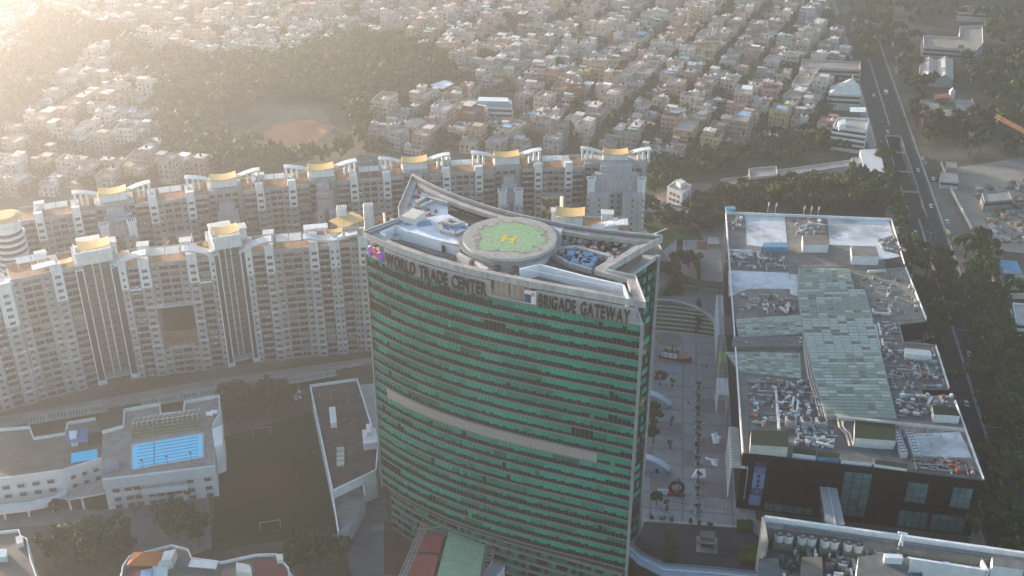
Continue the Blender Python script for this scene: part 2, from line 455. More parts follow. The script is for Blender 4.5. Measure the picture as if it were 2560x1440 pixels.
# ---- crown: ledge, recess for the signs, fascia ring
cr_f = arc((-46.9, 325.4), (37.6, 281.0), 5.6, -2.7, 60)
cr_b = arc((-34.7, 368.8), (46.9, 321.7), 9.3, -0.5, 40)
cr_r = [(40.4, 315.2), (27.6, 300.5), (36.2, 296.4)]
cr_l = [(-37.3, 343.4), (-36.3, 335.0)]
crown = cr_f+cr_r[::-1]+cr_b[::-1]+cr_l
mb = MB()
ledge = arc(FL, FR, 5.4, -2.7, NCOL, 0.25)
mb.prism(ledge+end_r[::-1]+back[::-1]+end_l, ZGL+0.05, ZGL+0.6, 0)
mb.build('ledge', ltconcrete, tower)
rec = arc((FL[0]+3, FL[1]-.5), (FR[0]-2.5, FR[1]+2.5), 4.6, -2.7, 40, -1.6)
rec_poly = rec+[(33.5, 295.8), (27.2, 301), (38.5, 314.5)]+arc((-31, 360), (41, 321), 10.5, -.5, 30)[::-1]+[(-34, 343), (-33, 335)]
mb = MB(); mb.prism(rec_poly, ZGL+.6, 117.3, 0, 1)
mb.build('roof_slab', [mat('sign_recess', (0.16, 0.13, 0.115), 0.8, 0.1, .4), dkconcrete], tower)
# fascia ring: outer upstand + ledge ring on top (open in the middle)
def ring(mb, outer, inner, z0, z1, m=0):
    n = len(outer)
    for i in range(n):
        j = (i+1) % n
        a, b_, c, d = outer[i], outer[j], inner[j], inner[i]
        mb.face([(*a, z0), (*b_, z0), (*b_, z1), (*a, z1)], m)
        mb.face([(*d, z1), (*a, z1), (*b_, z1), (*c, z1)], m)
        mb.face([(*c, z0), (*d, z0), (*d, z1), (*c, z1)], m)
        mb.face([(*a, z0), (*d, z0), (*c, z0), (*b_, z0)], m)
cr_f_in = arc((-46.9, 325.4), (37.6, 281.0), 5.6, -2.7, 60, -2.6)
inner = [(x+(2.4 if i < 6 else 0), y) for i, (x, y) in enumerate(cr_f_in)]
inner = [(min(max(x, -42), 34.6), y) for x, y in inner]
cr_b_in = [(min(max(x, -32.6), 43.5), y) for x, y in arc((-34.7, 368.8), (46.9, 321.7), 9.3, -0.5, 40, 3.4)]
inner = inner+[(33.6, 295.4), (24.4, 300.7), (38.0, 316.6)]+cr_b_in[::-1]+[(-34.6, 343.4), (-33.6, 335.5)]
walk = mat('roof_walkway', (0.40, 0.36, 0.33), 0.9, 0.15, 0.3, stain=0.35)
mb = MB(); ring(mb, crown, inner, 119.5, 120.9); mb.build('crown_ring', walk, tower)
# fascia panels on the front of the ring
for i in range(0, 60):
    p, q = cr_f[i], cr_f[i+1]; a = math.atan2(q[1]-p[1], q[0]-p[0]); w = math.hypot(q[0]-p[0], q[1]-p[1])-0.06
    nx, ny = math.sin(a)*.12, -math.cos(a)*.12
    mb = MB(); mb.box((p[0]+q[0])/2+nx, (p[1]+q[1])/2+ny, 119.5, w, 0.18, 2.1, a, bottom=True); mb.build('fascia_panel', fascia, tower)
for s, seq in (('r', [cr_f[-1]]+cr_r[::-1]+[cr_b[-1]]), ('l', cr_l[::-1][:1] and [cr_f[0]]+cr_l[::-1]+[cr_b[0]])):
    for i in range(len(seq)-1):
        mb = MB(); mb.wall(seq[i], seq[i+1], 0.3, 119.3, 121.6); mb.build('end_fascia', fascia, tower)
mb = MB()
for i in range(40): mb.wall(cr_b[i], cr_b[i+1], 0.35, 119.2, 122.0)
mb.build('rear_parapet', ltconcrete, tower)
mb = MB()                                     # dark rail lines along the rear edge
cb2 = arc((-34.7, 368.8), (46.9, 321.7), 9.3, -0.5, 40, 1.1)
for i in range(40): mb.wall(cb2[i], cb2[i+1], 0.25, 120.9, 121.5)
mb.build('service_rail', dkconcrete, tower)
# brackets carrying the crown
for t in (0.02, 0.2, 0.4, 0.6, 0.8, 0.98):
    x, y = cr_f[int(t*60)]; mb = MB(); mb.tube((x*.97, y+2.2, ZGL+.6), (x*.985, y+.9, 119.5), .35, .5, 8); mb.build('bracket', ltmetal, tower)

# ---- sign letters, bent along the crown
def letters(text, i0, i1, z, size, m, off=1.0):
    path = arc(FL, FR, 5.4, -2.7, 800, off); alen = 95.0
    items = []
    for ch in text:
        if ch == ' ': items.append((None, size*.30, 0)); continue
        cu = bpy.data.curves.new('letter', 'FONT'); cu.body = ch; cu.size = size; cu.extrude = 0.2; cu.offset = 0.13
        o = bpy.data.objects.new('letter', cu); me = bpy.data.meshes.new_from_object(o); bpy.data.objects.remove(o)
        xs = [v.co.x for v in me.vertices]; me.materials.clear(); me.materials.append(m); items.append((me, max(xs)-min(xs), (max(xs)+min(xs))/2))
    gap = size*.10; tot = sum(w for _, w, _ in items)+gap*(len(items)-1); k = (i1-i0)*alen/tot; pos = 0.0
    for me, w, c in items:
        f_ = i0+(pos+w/2)*k/alen; pos += w+gap
        if me is None: continue
        j = min(798, int(f_*800)); p, q = path[j], path[j+1]; a = math.atan2(q[1]-p[1], q[0]-p[0])
        for v in me.vertices: v.co.x -= c
        o = bpy.data.objects.new('letter', me); COL.objects.link(o); o.parent = tower
        o.location = (p[0], p[1]-325, z); o.rotation_euler = (math.pi/2, 0, a); o.scale = (k*.98, 1, 1)
# pale backing strips of the two signs
backm = mat('sign_backing', (.42, .40, .39), .7, .1, .3)
for f0, f1 in ((.09, .505), (.66, .975)):
    pth = arc(FL, FR, 5.4, -2.7, 800, .15)
    for k_ in range(int(f0*800), int(f1*800)-8, 16):
        p, q = pth[k_], pth[k_+16]; mb = MB(); mb.wall(p, q, .2, ZGL+.6, 119.3); mb.build('sign_backing', backm, tower)
signm = mat('sign_black', (0.02, 0.02, 0.024), 0.5, 0.0)
letters('WORLD TRADE CENTER', 0.105, 0.50, ZGL+.45, 6.1, signm)
letters('BRIGADE GATEWAY', 0.675, 0.965, ZGL+.45, 6.0, signm)
path = arc(FL, FR, 5.4, -2.7, 400, 0.5)
# round logo of violet and red balls
lg = MB(); cols = [(0.30, 0.05, 0.42), (0.60, 0.05, 0.10), (0.10, 0.08, 0.42), (0.65, 0.10, 0.05)]
for k, (f_, dz, r_, c_) in enumerate([(0.030, 1.9, 1.75, 0), (0.050, 2.6, 1.2, 3), (0.062, 1.9, 1.2, 1), (0.080, 1.6, 1.8, 0), (0.036, 1.2, .9, 2), (0.088, 1.0, .9, 2)]):
    p, q = path[int(f_*400)], path[int(f_*400)+1]; a = math.atan2(q[1]-p[1], q[0]-p[0])
    n_ = Vector((math.sin(a), -math.cos(a), 0)); c0 = Vector((p[0], p[1], ZGL+.6+dz))
    lg.tube(c0+n_*(.1*k), c0+n_*(.5+.1*k), r_, r_*.8, 14, c_)
lg.build('logo_emblem', [mat('logo%d' % i, c, .5, 0) for i, c in enumerate(cols)], tower)
# square logo before the second sign
p, q = path[int(.645*400)], path[int(.645*400)+2]; a = math.atan2(q[1]-p[1], q[0]-p[0])
lg = MB(); lg.box(p[0], p[1], ZGL+.7, 3.6, .3, 4.2, a, 0)
nx, ny = math.sin(a), -math.cos(a)
lg.box(p[0]-.7*math.cos(a)+nx*.2, p[1]-.7*math.sin(a)+ny*.2, ZGL+.9, 2.0, .1, 2.8, a, 1)
lg.box(p[0]+.9*math.cos(a)+nx*.2, p[1]+.9*math.sin(a)+ny*.2, ZGL+3.3, 1.0, .1, 1.2, a, 2)
lg.build('logo_panel', [cleanwhite, mat('logo_navy', (.04, .07, .20), .5, 0), mat('logo_gold', (.6, .36, .05), .5, 0)], tower)
# blank tan panel between the signs
for f_ in np.linspace(.515, .625, 7):
    j = int(f_*400); p, q = path[j], path[j+7]; a = math.atan2(q[1]-p[1], q[0]-p[0])
    mb = MB(); mb.box((p[0]+q[0])/2+.6, (p[1]+q[1])/2+1.2, ZGL+.65, 1.5, .2, 4.6, a); mb.build('recess_panel', mat('tan_panel', (.36, .28, .22), .8, .08, .4), tower)

# ---- roof top
ZD = 117.3
deckgrey = mat('terrace_grey', (0.17, 0.165, 0.16), 0.85, 0.12, 0.4)
whitewall = mat('roof_white_wall', (0.78, 0.80, 0.83), 0.7, 0.06, 0.3)
whitedeck = mat('roof_white_deck', (0.66, 0.68, 0.71), 0.8, 0.14, 0.22, stain=0.22)
P = lambda L, z: pol(L, z)
# white plant block, left, and its lower steps
mb = MB(); mb.prism(P([(988, 568), (1018, 581), (1103, 603), (1150, 612), (1165, 585), (1170, 560), (1120, 535), (1060, 545), (1010, 545)], 120.9), ZD, 120.9, 0, 1); mb.build('plant_block', [whitewall, whitedeck], tower)
mb = MB(); mb.prism(P([(1003, 535), (1010, 500), (1028, 462), (1050, 460), (1130, 500), (1118, 515), (1120, 540), (1060, 545), (1010, 545)], 119.6), ZD, 119.6, 0, 1); mb.build('upper_deck', [whitewall, whitedeck], tower)
mb = MB(); mb.prism(P([(952, 581), (985, 566), (1010, 577), (1012, 585), (990, 592)], 118.6), ZD, 118.6, 0, 1); mb.build('side_deck', [whitewall, mat('pale_deck', (.34, .37, .40), .85, .1, .3)], tower)
mb = MB()
for a, c in (((950, 580), (990, 562)), ((990, 562), (1017, 576)), ((1017, 576), (1104, 602)), ((950, 582), (964, 588))):
    mb.wall(at(*a, 121.4), at(*c, 121.4), .35, ZD+.1, 121.4)
mb.build('parapet_wall', whitewall, tower)
# front-left terrace floor
mb = MB(); mb.prism(P([(1010, 590), (1098, 612), (1150, 628), (1135, 645), (1085, 636), (1010, 606)], ZD+.3), ZD-.1, ZD+.3); mb.build('terrace', deckgrey, tower)
# cream hut and stair hut
mb = MB(); mb.prism(P([(1003, 540), (1030, 520), (1063, 528), (1036, 548)], 123.2), 119.5, 123.2, 0, 1); mb.build('roof_hut', [offwhite, mat('cream_roof', (.56, .52, .44), .8, .08)], tower)
mb = MB(); mb.prism(P([(1103, 606), (1112, 601), (1158, 612), (1150, 621)], 120.6), ZD, 120.6, 0, 1); mb.build('stair_hut', [white, concrete], tower)
mb = MB(); mb.wall(at(1105, 620, 119), at(1113, 622, 119), .3, ZD, 119.9); mb.build('hut_door', darkvoid, tower)
# helipad
PC = (-0.6, 319.2); 
mb = MB(); mb.cyl(*PC, ZD, 121.6, 13.2, 13.6, 64, 0); mb.build('helipad_drum', whitewall, tower)
mb = MB(); mb.cyl(*PC, 121.2, 121.65, 16.0, 16.0, 72, 0, bottom=True); mb.build('helipad_catwalk', mat('catwalk_mesh', (.20, .20, .20), .7, .15, 1.), tower)
mb = MB(); mb.cyl(*PC, 121.5, 122.35, 14.65, 14.65, 72, 0, bottom=True); mb.build('helipad_rim', ltconcrete, tower)
mb = MB(); mb.cyl(*PC, 122.3, 122.42, 14.3, 14.3, 72, 0); 
mh = bpy.data.materials.new('helipad_paint'); mh.use_nodes = True
nt = mh.node_tree; bs = nt.nodes['Principled BSDF']; bs.inputs['Roughness'].default_value = .9
gg = nt.nodes.new('ShaderNodeNewGeometry')
ln = nt.nodes.new('ShaderNodeVectorMath'); ln.operation = 'DISTANCE'; ln.inputs[1].default_value = (PC[0], PC[1]-.3, 122.42)
nt.links.new(gg.outputs['Position'], ln.inputs[0])
nz = nt.nodes.new('ShaderNodeTexNoise'); nz.inputs['Scale'].default_value = .20; nz.inputs['Detail'].default_value = 8; nz.inputs['Roughness'].default_value = .62
nt.links.new(gg.outputs['Position'], nz.inputs['Vector'])
ma = nt.nodes.new('ShaderNodeMath'); ma.operation = 'MULTIPLY_ADD'; ma.inputs[1].default_value = 14.0
nt.links.new(nz.outputs['Fac'], ma.inputs[0]); nt.links.new(ln.outputs['Value'], ma.inputs[2])
rmp = nt.nodes.new('ShaderNodeValToRGB'); rmp.color_ramp.interpolation = 'LINEAR'
dv = nt.nodes.new('ShaderNodeMath'); dv.operation = 'DIVIDE'; dv.inputs[1].default_value = 21.5
nt.links.new(ma.outputs[0], dv.inputs[0]); nt.links.new(dv.outputs[0], rmp.inputs[0])
rmp.color_ramp.elements[0].position = .81; rmp.color_ramp.elements[0].color = (.235, .37, .20, 1)
e = rmp.color_ramp.elements.new(.815); e.color = (.17, .15, .12, 1)
e = rmp.color_ramp.elements.new(.85); e.color = (.18, .16, .13, 1)
rmp.color_ramp.elements[-1].position = .865; rmp.color_ramp.elements[-1].color = (.33, .315, .285, 1)
nz2 = nt.nodes.new('ShaderNodeTexNoise'); nz2.inputs['Scale'].default_value = .9; nz2.inputs['Detail'].default_value = 6
nt.links.new(gg.outputs['Position'], nz2.inputs['Vector'])
r3 = nt.nodes.new('ShaderNodeValToRGB'); r3.color_ramp.elements[0].position = .3; r3.color_ramp.elements[0].color = (.70, .69, .67, 1); r3.color_ramp.elements[1].position = .6
nt.links.new(nz2.outputs['Fac'], r3.inputs[0])
mm_ = nt.nodes.new('ShaderNodeMix'); mm_.data_type = 'RGBA'; mm_.blend_type = 'MULTIPLY'; mm_.inputs['Factor'].default_value = 1
nt.links.new(rmp.outputs[0], mm_.inputs['A']); nt.links.new(r3.outputs[0], mm_.inputs['B']); nt.links.new(mm_.outputs['Result'], bs.inputs['Base Color'])
mb.build('helipad_deck', mh, tower, label='green painted landing circle flaking off grey concrete')
hm = MB(); yel = mat('helipad_yellow', (.62, .42, .03), .8, .12, .8)
hx, hy = at(1272, 598, 122.4); ha = R(-16)
for sx, sy, w, d in ((-1.5, 0, 1.1, 5.0), (1.5, 0, 1.1, 5.0), (0, 0, 2.4, 1.1)):
    c, s_ = math.cos(ha), math.sin(ha); hm.box(hx+sx*c-sy*s_, hy+sx*s_+sy*c, 122.40, w, d, .06 if w < 2 else .055, ha)
hm.build('helipad_letter', yel, tower)
# right front white wall and terrace
mb = MB()
W = [(1300, 672), (1348, 660), (1462, 690), (1559, 712), (1572, 747)]
for a, c in zip(W[:-1], W[1:]): mb.wall(at(*a, 121.6), at(*c, 121.6), .6, ZD, 121.6)
mb.build('parapet_wall', whitewall, tower)
mb = MB(); mb.prism(P([(1305, 690), (1350, 683), (1388, 690), (1470, 712), (1556, 728), (1560, 742), (1500, 728), (1400, 708)], ZD+.3), ZD-.1, ZD+.3); mb.build('terrace', deckgrey, tower)
mb = MB()
for a, c in (((1388, 690), (1396, 678)), ((1519, 719), (1531, 722)), ((1396, 690), (1402, 692))): mb.wall(at(*a, 119), at(*c, 119), .75, ZD, 119.8)
mb.build('wall_opening', darkvoid, tower)
mb = MB()                                     # thin balustrade of the front terrace
bl = [(1310, 690), (1390, 708), (1480, 726), (1562, 742)]
for a, c in zip(bl[:-1], bl[1:]):
    A, C = at(*a, 119.3), at(*c, 119.3)
    mb.tube((*A, 121.9), (*C, 121.9), .07, n=4)
    for k in range(9): p_ = lerp(A, C, k/9); mb.tube((*p_, 120.8), (*p_, 121.9), .05, n=4)
mb.build('balustrade', cleanwhite, tower)
# raking struts below the pad
for a, c in (((1235, 668), (1248, 660)), ((1262, 685), (1292, 664)), ((1190, 652), (1218, 672)), ((1145, 632), (1175, 648))):
    mb = MB(); mb.wall(at(*a, 120.4), at(*c, 120.4), 1.2, ZD, 120.4); mb.build('buttress', offwhite if a[0] < 1200 else dkconcrete, tower)
mb = MB(); mb.prism(P([(1180, 660), (1215, 655), (1300, 672), (1290, 690)], 118.4), ZD-.1, 118.4); mb.build('inner_terrace', white, tower)
# long plant louvre behind the pad and pit on the right
for L, z0, z1, nm in (([(1128, 505), (1140, 490), (1270, 540), (1258, 552)], ZD, 119.5, 'louvre_box'), ([(1400, 585), (1420, 568), (1580, 598), (1570, 606)], ZD, 119.2, 'louvre_box')):
    mb = MB(); mb.prism(P(L, z1), z0, z1); mb.build(nm, mat('louvre_dark', (.05, .05, .05), .6, .1), tower)
mb = MB(); mb.prism(P([(1420, 596), (1550, 615), (1530, 640), (1420, 618)], 118.2), ZD-.1, 118.2); mb.build('planting_bed', green_mat, tower)
mb = MB(); mb.prism(P([(1108, 533), (1128, 525), (1250, 560), (1200, 566), (1170, 560)], 118.8), ZD-.1, 118.8); mb.build('planting_bed', green_mat, tower)
slab = MB(); 
for k in range(7):
    x, y = at(1432+22*k, 584+4.2*k, 119.4); slab.box(x, y, 118.9, 1.5, 2.2, .3, R(-25))
slab.build('vent_slab', ltmetal, tower, kind='stuff')
mb = MB(); mb.prism(P([(1262, 548), (1300, 540), (1410, 565), (1400, 588), (1388, 575)], 121.0), ZD, 121.0); mb.build('bridge_deck', mat('bridge_white', (.52, .55, .56), .7, .08), tower)
tank = MB()
for x, y, w, d in ((1425, 632, 3.6, 3.2), (1447, 640, 3.2, 3), (1470, 636, 3.4, 3), (1462, 650, 3.6, 3.2), (1480, 645, 3.2, 3), (1470, 658, 3.6, 3.2), (1440, 650, 3, 2.6)):
    tank.box(*at(x, y, 119.6), ZD, w, d, 2.3, R(-14))
tank.build('water_tank', bluesheet, tower, kind='stuff')
tk = MB()
for x, y, w, d, h in ((1120, 565, 4, 3, 2), (1140, 572, 4, 2.6, 2.2), (1150, 562, 3, 2.4, 2.4), (1060, 553, 4.6, 3.6, 1.5), (1022, 553, 3, 2.4, 1.6)): tk.box(*at(x, y, 121.8), 119.5, w, d, h, R(20))
tk.build('water_tank', bluesheet, tower, kind='stuff')
duct = MB()
def ductline(L, z, w=1.1, h=1.0, m=0):
    for a, c in zip(L[:-1], L[1:]): duct.wall(at(*a, z), at(*c, z), w, z-h, z, m)
ductline([(1380, 620), (1440, 615), (1530, 640), (1520, 655), (1490, 672)], 119.9, 1.5, 1.6)
ductline([(1375, 628), (1395, 640), (1420, 655), (1480, 672)], 119.7, 1.2, 1.5)
ductline([(1398, 628), (1415, 622), (1412, 636)], 119.6); ductline([(1445, 628), (1440, 645)], 119.6)
ductline([(1100, 558), (1125, 546), (1160, 556)], 122, 1.5, 2); ductline([(1100, 560), (1105, 574), (1140, 582), (1160, 572)], 122, 1.2, 2)
ductline([(1105, 552), (1130, 560), (1150, 556)], 122.6, 1, 1)
ductline([(1040, 505), (1065, 490), (1120, 505)], 121, 1.2, 1.2); ductline([(1050, 515), (1080, 500)], 121, .8)
duct.build('duct', mat('duct_zinc', (.40, .39, .38), .6, .15, .6, metal=.2), tower, kind='stuff')
mc = MB(); rr = random.Random(5)
for k in range(150):                           # small machines and pipes strewn on the plant decks
    if k < 34: x, y, z = rr.uniform(1015, 1100), rr.uniform(468, 556), 119.6
    elif k < 58: x, y, z = rr.uniform(1395, 1520), rr.uniform(612, 668), ZD
    elif k < 70: x, y, z = rr.uniform(940, 1000), rr.uniform(545, 570), 117.6
    else: t_ = rr.random(); x, y, z = 1400+t_*150, 590+t_*22+rr.uniform(0, 40), 118.0
    w = at(x, y, z+1); 
    if k < 34 and x > 1050 and y < 480: continue
    mc.box(*w, z, rr.uniform(.4, 1.5), rr.uniform(.4, 1.5), rr.uniform(.4, 1.5), rr.uniform(0, 3), rr.randrange(3))
mc.build('machine', [greymetal, rust, concrete], tower, kind='stuff')
mb = MB()
for a, c in (((914, 577), (1000, 546)), ((922, 580), (1004, 550))): mb.wall(at(*a, 121.8), at(*c, 121.8), .7, 120.9, 121.9)
mb.build('gantry_rail', mat('gantry_blue', (.13, .17, .22), .6, .1), tower)
mb = MB(); x, y = at(1655, 585, 122)
mb.tube((x-2, y-1, 120.9), (x-2, y-1, 123), .12); mb.tube((x-3, y-1.4, 122.6), (x+1.5, y+1, 123.4), .12); mb.build('antenna_arm', cleanwhite, tower)
# ================================================================== apartment blocks
apt = mat('apartment_plaster', (0.38, 0.37, 0.365), 0.9, 0.07, 0.12, stain=0.10, streak=0.32)
apt2 = mat('apartment_plaster_cool', (0.41, 0.41, 0.42), 0.9, 0.06, 0.12, streak=0.28)
apt_shade = mat('apartment_recess_shade', (0.13, 0.125, 0.12), 0.9, 0.07, 0.15)  # same plaster with recess shade painted in, for balcony and stair bays
aptw = mat('apartment_white', (0.74, 0.76, 0.76), 0.8, 0.05, 0.2, stain=0.06, streak=0.2)
balm = mat('balcony_parapet', (0.30, 0.275, 0.265), 0.9, 0.08, 0.2)
arcw = mat('arch_white', (0.64, 0.64, 0.65), 0.7, 0.06, 0.4)
winglass = mat('window_glass', (0.05, 0.052, 0.055), 0.2, 0.3, 1.3, spec=0.5)
winframe = mat('window_frame', (0.34, 0.32, 0.31), 0.7, 0.05)
APH = 3.2
_wm = {}
def window_mesh(w, h, n):
    key = (w, h, n)
    if key in _wm: return _wm[key]
    b = MB(); t = .09
    b.bx(-w/2, w/2, -.05, .3, 0, h, 1)
    b.bx(-w/2-.1, w/2+.1, -.16, .05, -.12, 0, 0); b.bx(-w/2-.1, w/2+.1, -.22, .05, h, h+.1, 0)
    for i in range(n+1):
        x = -w/2+w*i/n; b.bx(x-t/2, x+t/2, -.12, .02, 0, h, 0)
    _wm[key] = b.mesh('window', [winframe, winglass]); return _wm[key]
_bm = {}
def balcony_mesh(w, d, sty):
    key = (round(w, 1), d, sty)
    if key in _bm: return _bm[key]
    b = MB(); x = w/2
    b.bx(-x, x, -d, .2, -.15, .1, 0)
    if sty == 0: b.bx(-x, x, -d, -d+.15, .1, 1.05, 0)
    else:
        b.bx(-x, x, -d, -d+.1, .95, 1.08, 1); b.bx(-x, x, -d, -d+.1, .1, .45, 0)
        for i in range(7): q = -x+.1+(w-.2)*i/6; b.bx(q-.04, q+.04, -d, -d+.08, .45, .95, 1)
    _bm[key] = b.mesh('balcony', [balm, aptw]); return _bm[key]
_dm = {}
def door_mesh(w, h, v):
    key = (round(w, 1), h, v)
    if key in _dm: return _dm[key]
    b = MB(); x = w/2
    b.bx(-x, x, -.03, .15, 0, h, 1)
    for i in range(3+v % 2): q = -x+w*i/(2+v % 2); b.bx(q-.06, q+.06, -.08, 0, 0, h, 0)
    b.bx(-x, x, -.08, 0, h*.5-.04, h*.5+.04, 0) if v else None
    _dm[key] = b.mesh('balcony_door', [winframe, [winglass, winglass, mat('curtain_beige', (.30, .26, .22), .8, .2, 1.), mat('curtain_white', (.45, .44, .42), .8, .2, 1.), mat('curtain_red', (.22, .08, .06), .8, .2, 1.)][v]]); return _dm[key]
ra = random.Random(11)
def apt_block(name, label, p0, p1, cols, floors=17, depth=15.0, wtop=4, hole=None, lowest=0, cat='apartment building', group=None, wallm=None, rises=2.6, detail=True, cool=False):
    """slab block: local x along the front from p0 to p1, y into the block. cols = [(type, share), ...]"""
    dx, dy = p1[0]-p0[0], p1[1]-p0[1]; L = math.hypot(dx, dy); a = math.atan2(dy, dx)
    root = thing(name, label, cat, (p0[0], p0[1], 0), a, group)
    tot = sum(w for _, w in cols); H = floors*APH+1.4
    wall = MB(); acs = MB(); corn = MB(); far = MB(); x = 0.0
    YO = dict(col=-.9, wcol=-.9, scol=-.7, win=0, balc=2.0, dbal=1.6, strip=-.5, stair=5.0, gap=7.0, plain=0, bars=-.3)
    info = []
    for ty, sh in cols:
        w = sh/tot*L; x0, x1 = x, x+w; x += w; xm = (x0+x1)/2; y0 = YO[ty]; info.append((ty, x0, x1))
        zlo, zhi = 0, H-1.4 if ty in ('balc', 'dbal', 'win') else H
        if hole and x0 >= hole[0]*L-.5 and x1 <= hole[1]*L+.5:
            wall.bx(x0, x1, y0, depth, 0, hole[2]*APH, 0); wall.bx(x0, x1, y0, depth, hole[3]*APH, zhi, 0)
            skip = lambda f: hole[2] <= f < hole[3]
        else:
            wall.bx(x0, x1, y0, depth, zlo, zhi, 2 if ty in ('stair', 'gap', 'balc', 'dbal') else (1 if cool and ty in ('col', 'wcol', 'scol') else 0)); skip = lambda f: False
        if ty in ('win', 'balc', 'dbal'):     # parapet beam over the bay
            wall.bx(x0, x1, -.15 if ty != 'win' else .0, .5, H-2.0, H-.2, 0)
        for f in range(floors):
            if skip(f): continue
            z = f*APH
            fine = detail and f >= lowest
            if fine and ty in ('win', 'col', 'wcol', 'scol', 'balc') and ra.random() < .3:
                qx = ra.uniform(x0+.6, max(x0+.7, x1-.6)); yy_ = min(y0, 0); acs.bx(qx-.42, qx+.42, yy_-.42, yy_-.04, z+.25, z+.85, 0)
            if ty in ('col', 'wcol'):
                ww = min(2.2, w*.6)
                if fine: inst('window', window_mesh(round(ww, 1), 1.25, 3), root, (xm, y0, z+1.0))
                else: far.bx(xm-ww/2, xm+ww/2, y0-.06, y0+.1, z+1, z+2.25, 0)
            elif ty == 'scol':
                for q in ((xm,) if w < 4 else (xm-w*.25, xm+w*.25)):
                    if fine: inst('window', window_mesh(.9, 1.0, 1), root, (q, y0, z+1.1))
                    else: far.bx(q-.45, q+.45, y0-.06, y0+.1, z+1.1, z+2.1, 0)
            elif ty == 'win':
                ww = min(1.7, w*.6)
                if fine: inst('window', window_mesh(round(ww, 1), 1.2, 2), root, (xm, y0, z+1.0))
                else: far.bx(xm-ww/2, xm+ww/2, y0-.06, y0+.1, z+1, z+2.2, 0)
            elif ty in ('balc', 'dbal'):
                nb = 2 if ty == 'dbal' else 1; bw = w/nb
                for k in range(nb):
                    q = x0+bw*(k+.5)
                    if fine:
                        inst('balcony_door', door_mesh(bw*.74, 2.15, ra.choices([0, 1, 2, 3, 4], [.5, .25, .12, .09, .04])[0]), root, (q, y0, z+.25))
                        inst('balcony', balcony_mesh(bw-.25, 2.1, 0 if ra.random() < .8 else 1), root, (q, y0, z))
                    else:
                        far.bx(q-bw*.37, q+bw*.37, y0-.05, y0+.1, z+.25, z+2.4, 0)
                        wall.bx(q-bw/2+.1, q+bw/2-.1, y0-1.5, y0+.1, z-.15, z+1.0, 3)
            elif ty == 'stair':
                bw = w*.78
                if fine: inst('window', window_mesh(round(bw, 1), 1.5, 4), root, (xm, y0, z+.9))
                else: far.bx(xm-bw/2, xm+bw/2, y0-.06, y0+.1, z+.9, z+2.4, 0)
            elif ty == 'bars' and fine:
                for q in (xm-w*.22, xm+w*.22): inst('window', window_mesh(round(w*.3, 1), 1.6, 2), root, (q, y0, z+.8))
        if ty == 'dbal':
            for q in (x0+.2, xm, x1-.2):
                if not hole or not (x0 >= hole[0]*L-.5 and x1 <= hole[1]*L+.5): wall.bx(q-.18, q+.18, -.45, 1.4, 0, H-1.6, 0)
                else:
                    wall.bx(q-.18, q+.18, -.45, 1.4, 0, hole[2]*APH, 0); wall.bx(q-.18, q+.18, -.45, 1.4, hole[3]*APH, H-1.6, 0)
        if ty == 'wcol' or ty == 'scol':
            zw = (floors-wtop)*APH
            whitef = MB(); whitef.bx(x0+.02, x1-.02, y0-.10, y0+2.4, zw, H+rises, 0); whitef.build('white_pilaster', aptw, root, False)
            for f in range(floors-wtop, floors):   # the windows of the white head
                z = f*APH
                for q in ((xm,) if (ty == 'wcol' or w < 4) else (xm-w*.25, xm+w*.25)):
                    ww = (min(2.2, w*.6) if ty == 'wcol' else .9)
                    inst('window', window_mesh(round(ww, 1), 1.25 if ty == 'wcol' else 1.0, 3 if ty == 'wcol' else 1), root, (q, y0-.12, z+1.0))
        if ty in ('col', 'wcol', 'scol', 'win'):
            for f in range(2, floors-wtop, 3):
                if not skip(f): corn.bx(x0-.08, x1+.08, y0-.22, y0+.1, f*APH-.1, f*APH+.16, 0)
        if ty == 'strip':
            st = MB(); zt = H-1.5
            st.bx(x0, x0+.45, y0-.25, y0+.1, 3, zt); st.bx(x1-.45, x1, y0-.25, y0+.1, 3, zt); st.bx(x0+.45, x1-.45, y0-.25, y0+.1, zt-.5, zt); st.bx(x0-.3, x1+.3, y0-.7, y0+.1, 1.2, 2.9)
            st.build('strip_frame', aptw, root, False)
            st = MB(); st.bx(x0+.46, x1-.46, y0-.08, y0+.05, 3, zt-.5); st.build('glass_strip', darkglass, root, False)
        if ty == 'stair':
            for q in (xm-w*.14, xm+w*.14):
                st = MB(); st.bx(q-.28, q+.28, y0-.55, y0+.1, 3.0, H-1); st.build('stair_fin', aptw, root, False)
            st = MB(); st.bx(x0, x1, .5, y0+.2, 2.2, 3.0); st.build('entrance_canopy', apt2, root, False)
    if hole:
        zt = hole[3]*APH; wall.bx(hole[0]*L-1, hole[1]*L+1, -.7, 1.5, zt-1.3, zt-.05, 1)
        wall.bx(hole[0]*L+2, hole[1]*L-2, -.6, 1.0, hole[2]*APH+.05, hole[2]*APH+1.1, 0)
    wall.build('wall', [wallm or apt, apt2, apt_shade, balm], root, False)
    if hole:
        of = MB(); of.bx(hole[0]*L+.1, hole[1]*L-.1, .4, depth-.1, hole[2]*APH, hole[2]*APH+.08, 0); of.build('opening_floor', terracotta, root, False)
    if acs.f: acs.build('air_conditioner', offwhite, root, False, kind='stuff')
    if corn.f: corn.build('cornice', aptw, root, False, kind='stuff')
    if far.f: far.build('window_row', winglass, root, False, kind='stuff')
    rf = MB(); rf.bx(.5, L-.5, 1.8 if not any(t == 'stair' for t, _ in cols) else 6, depth-.4, H-1.38, H-1.2, 0); rf.build('roof_deck', terracotta, root, False)
    rp2 = MB(); rp2.bx(0, L, depth-.35, depth, H-1.38, H, 0); rp2.build('rear_parapet', apt, root, False)
    root['L'] = L
    return root, info, H, L
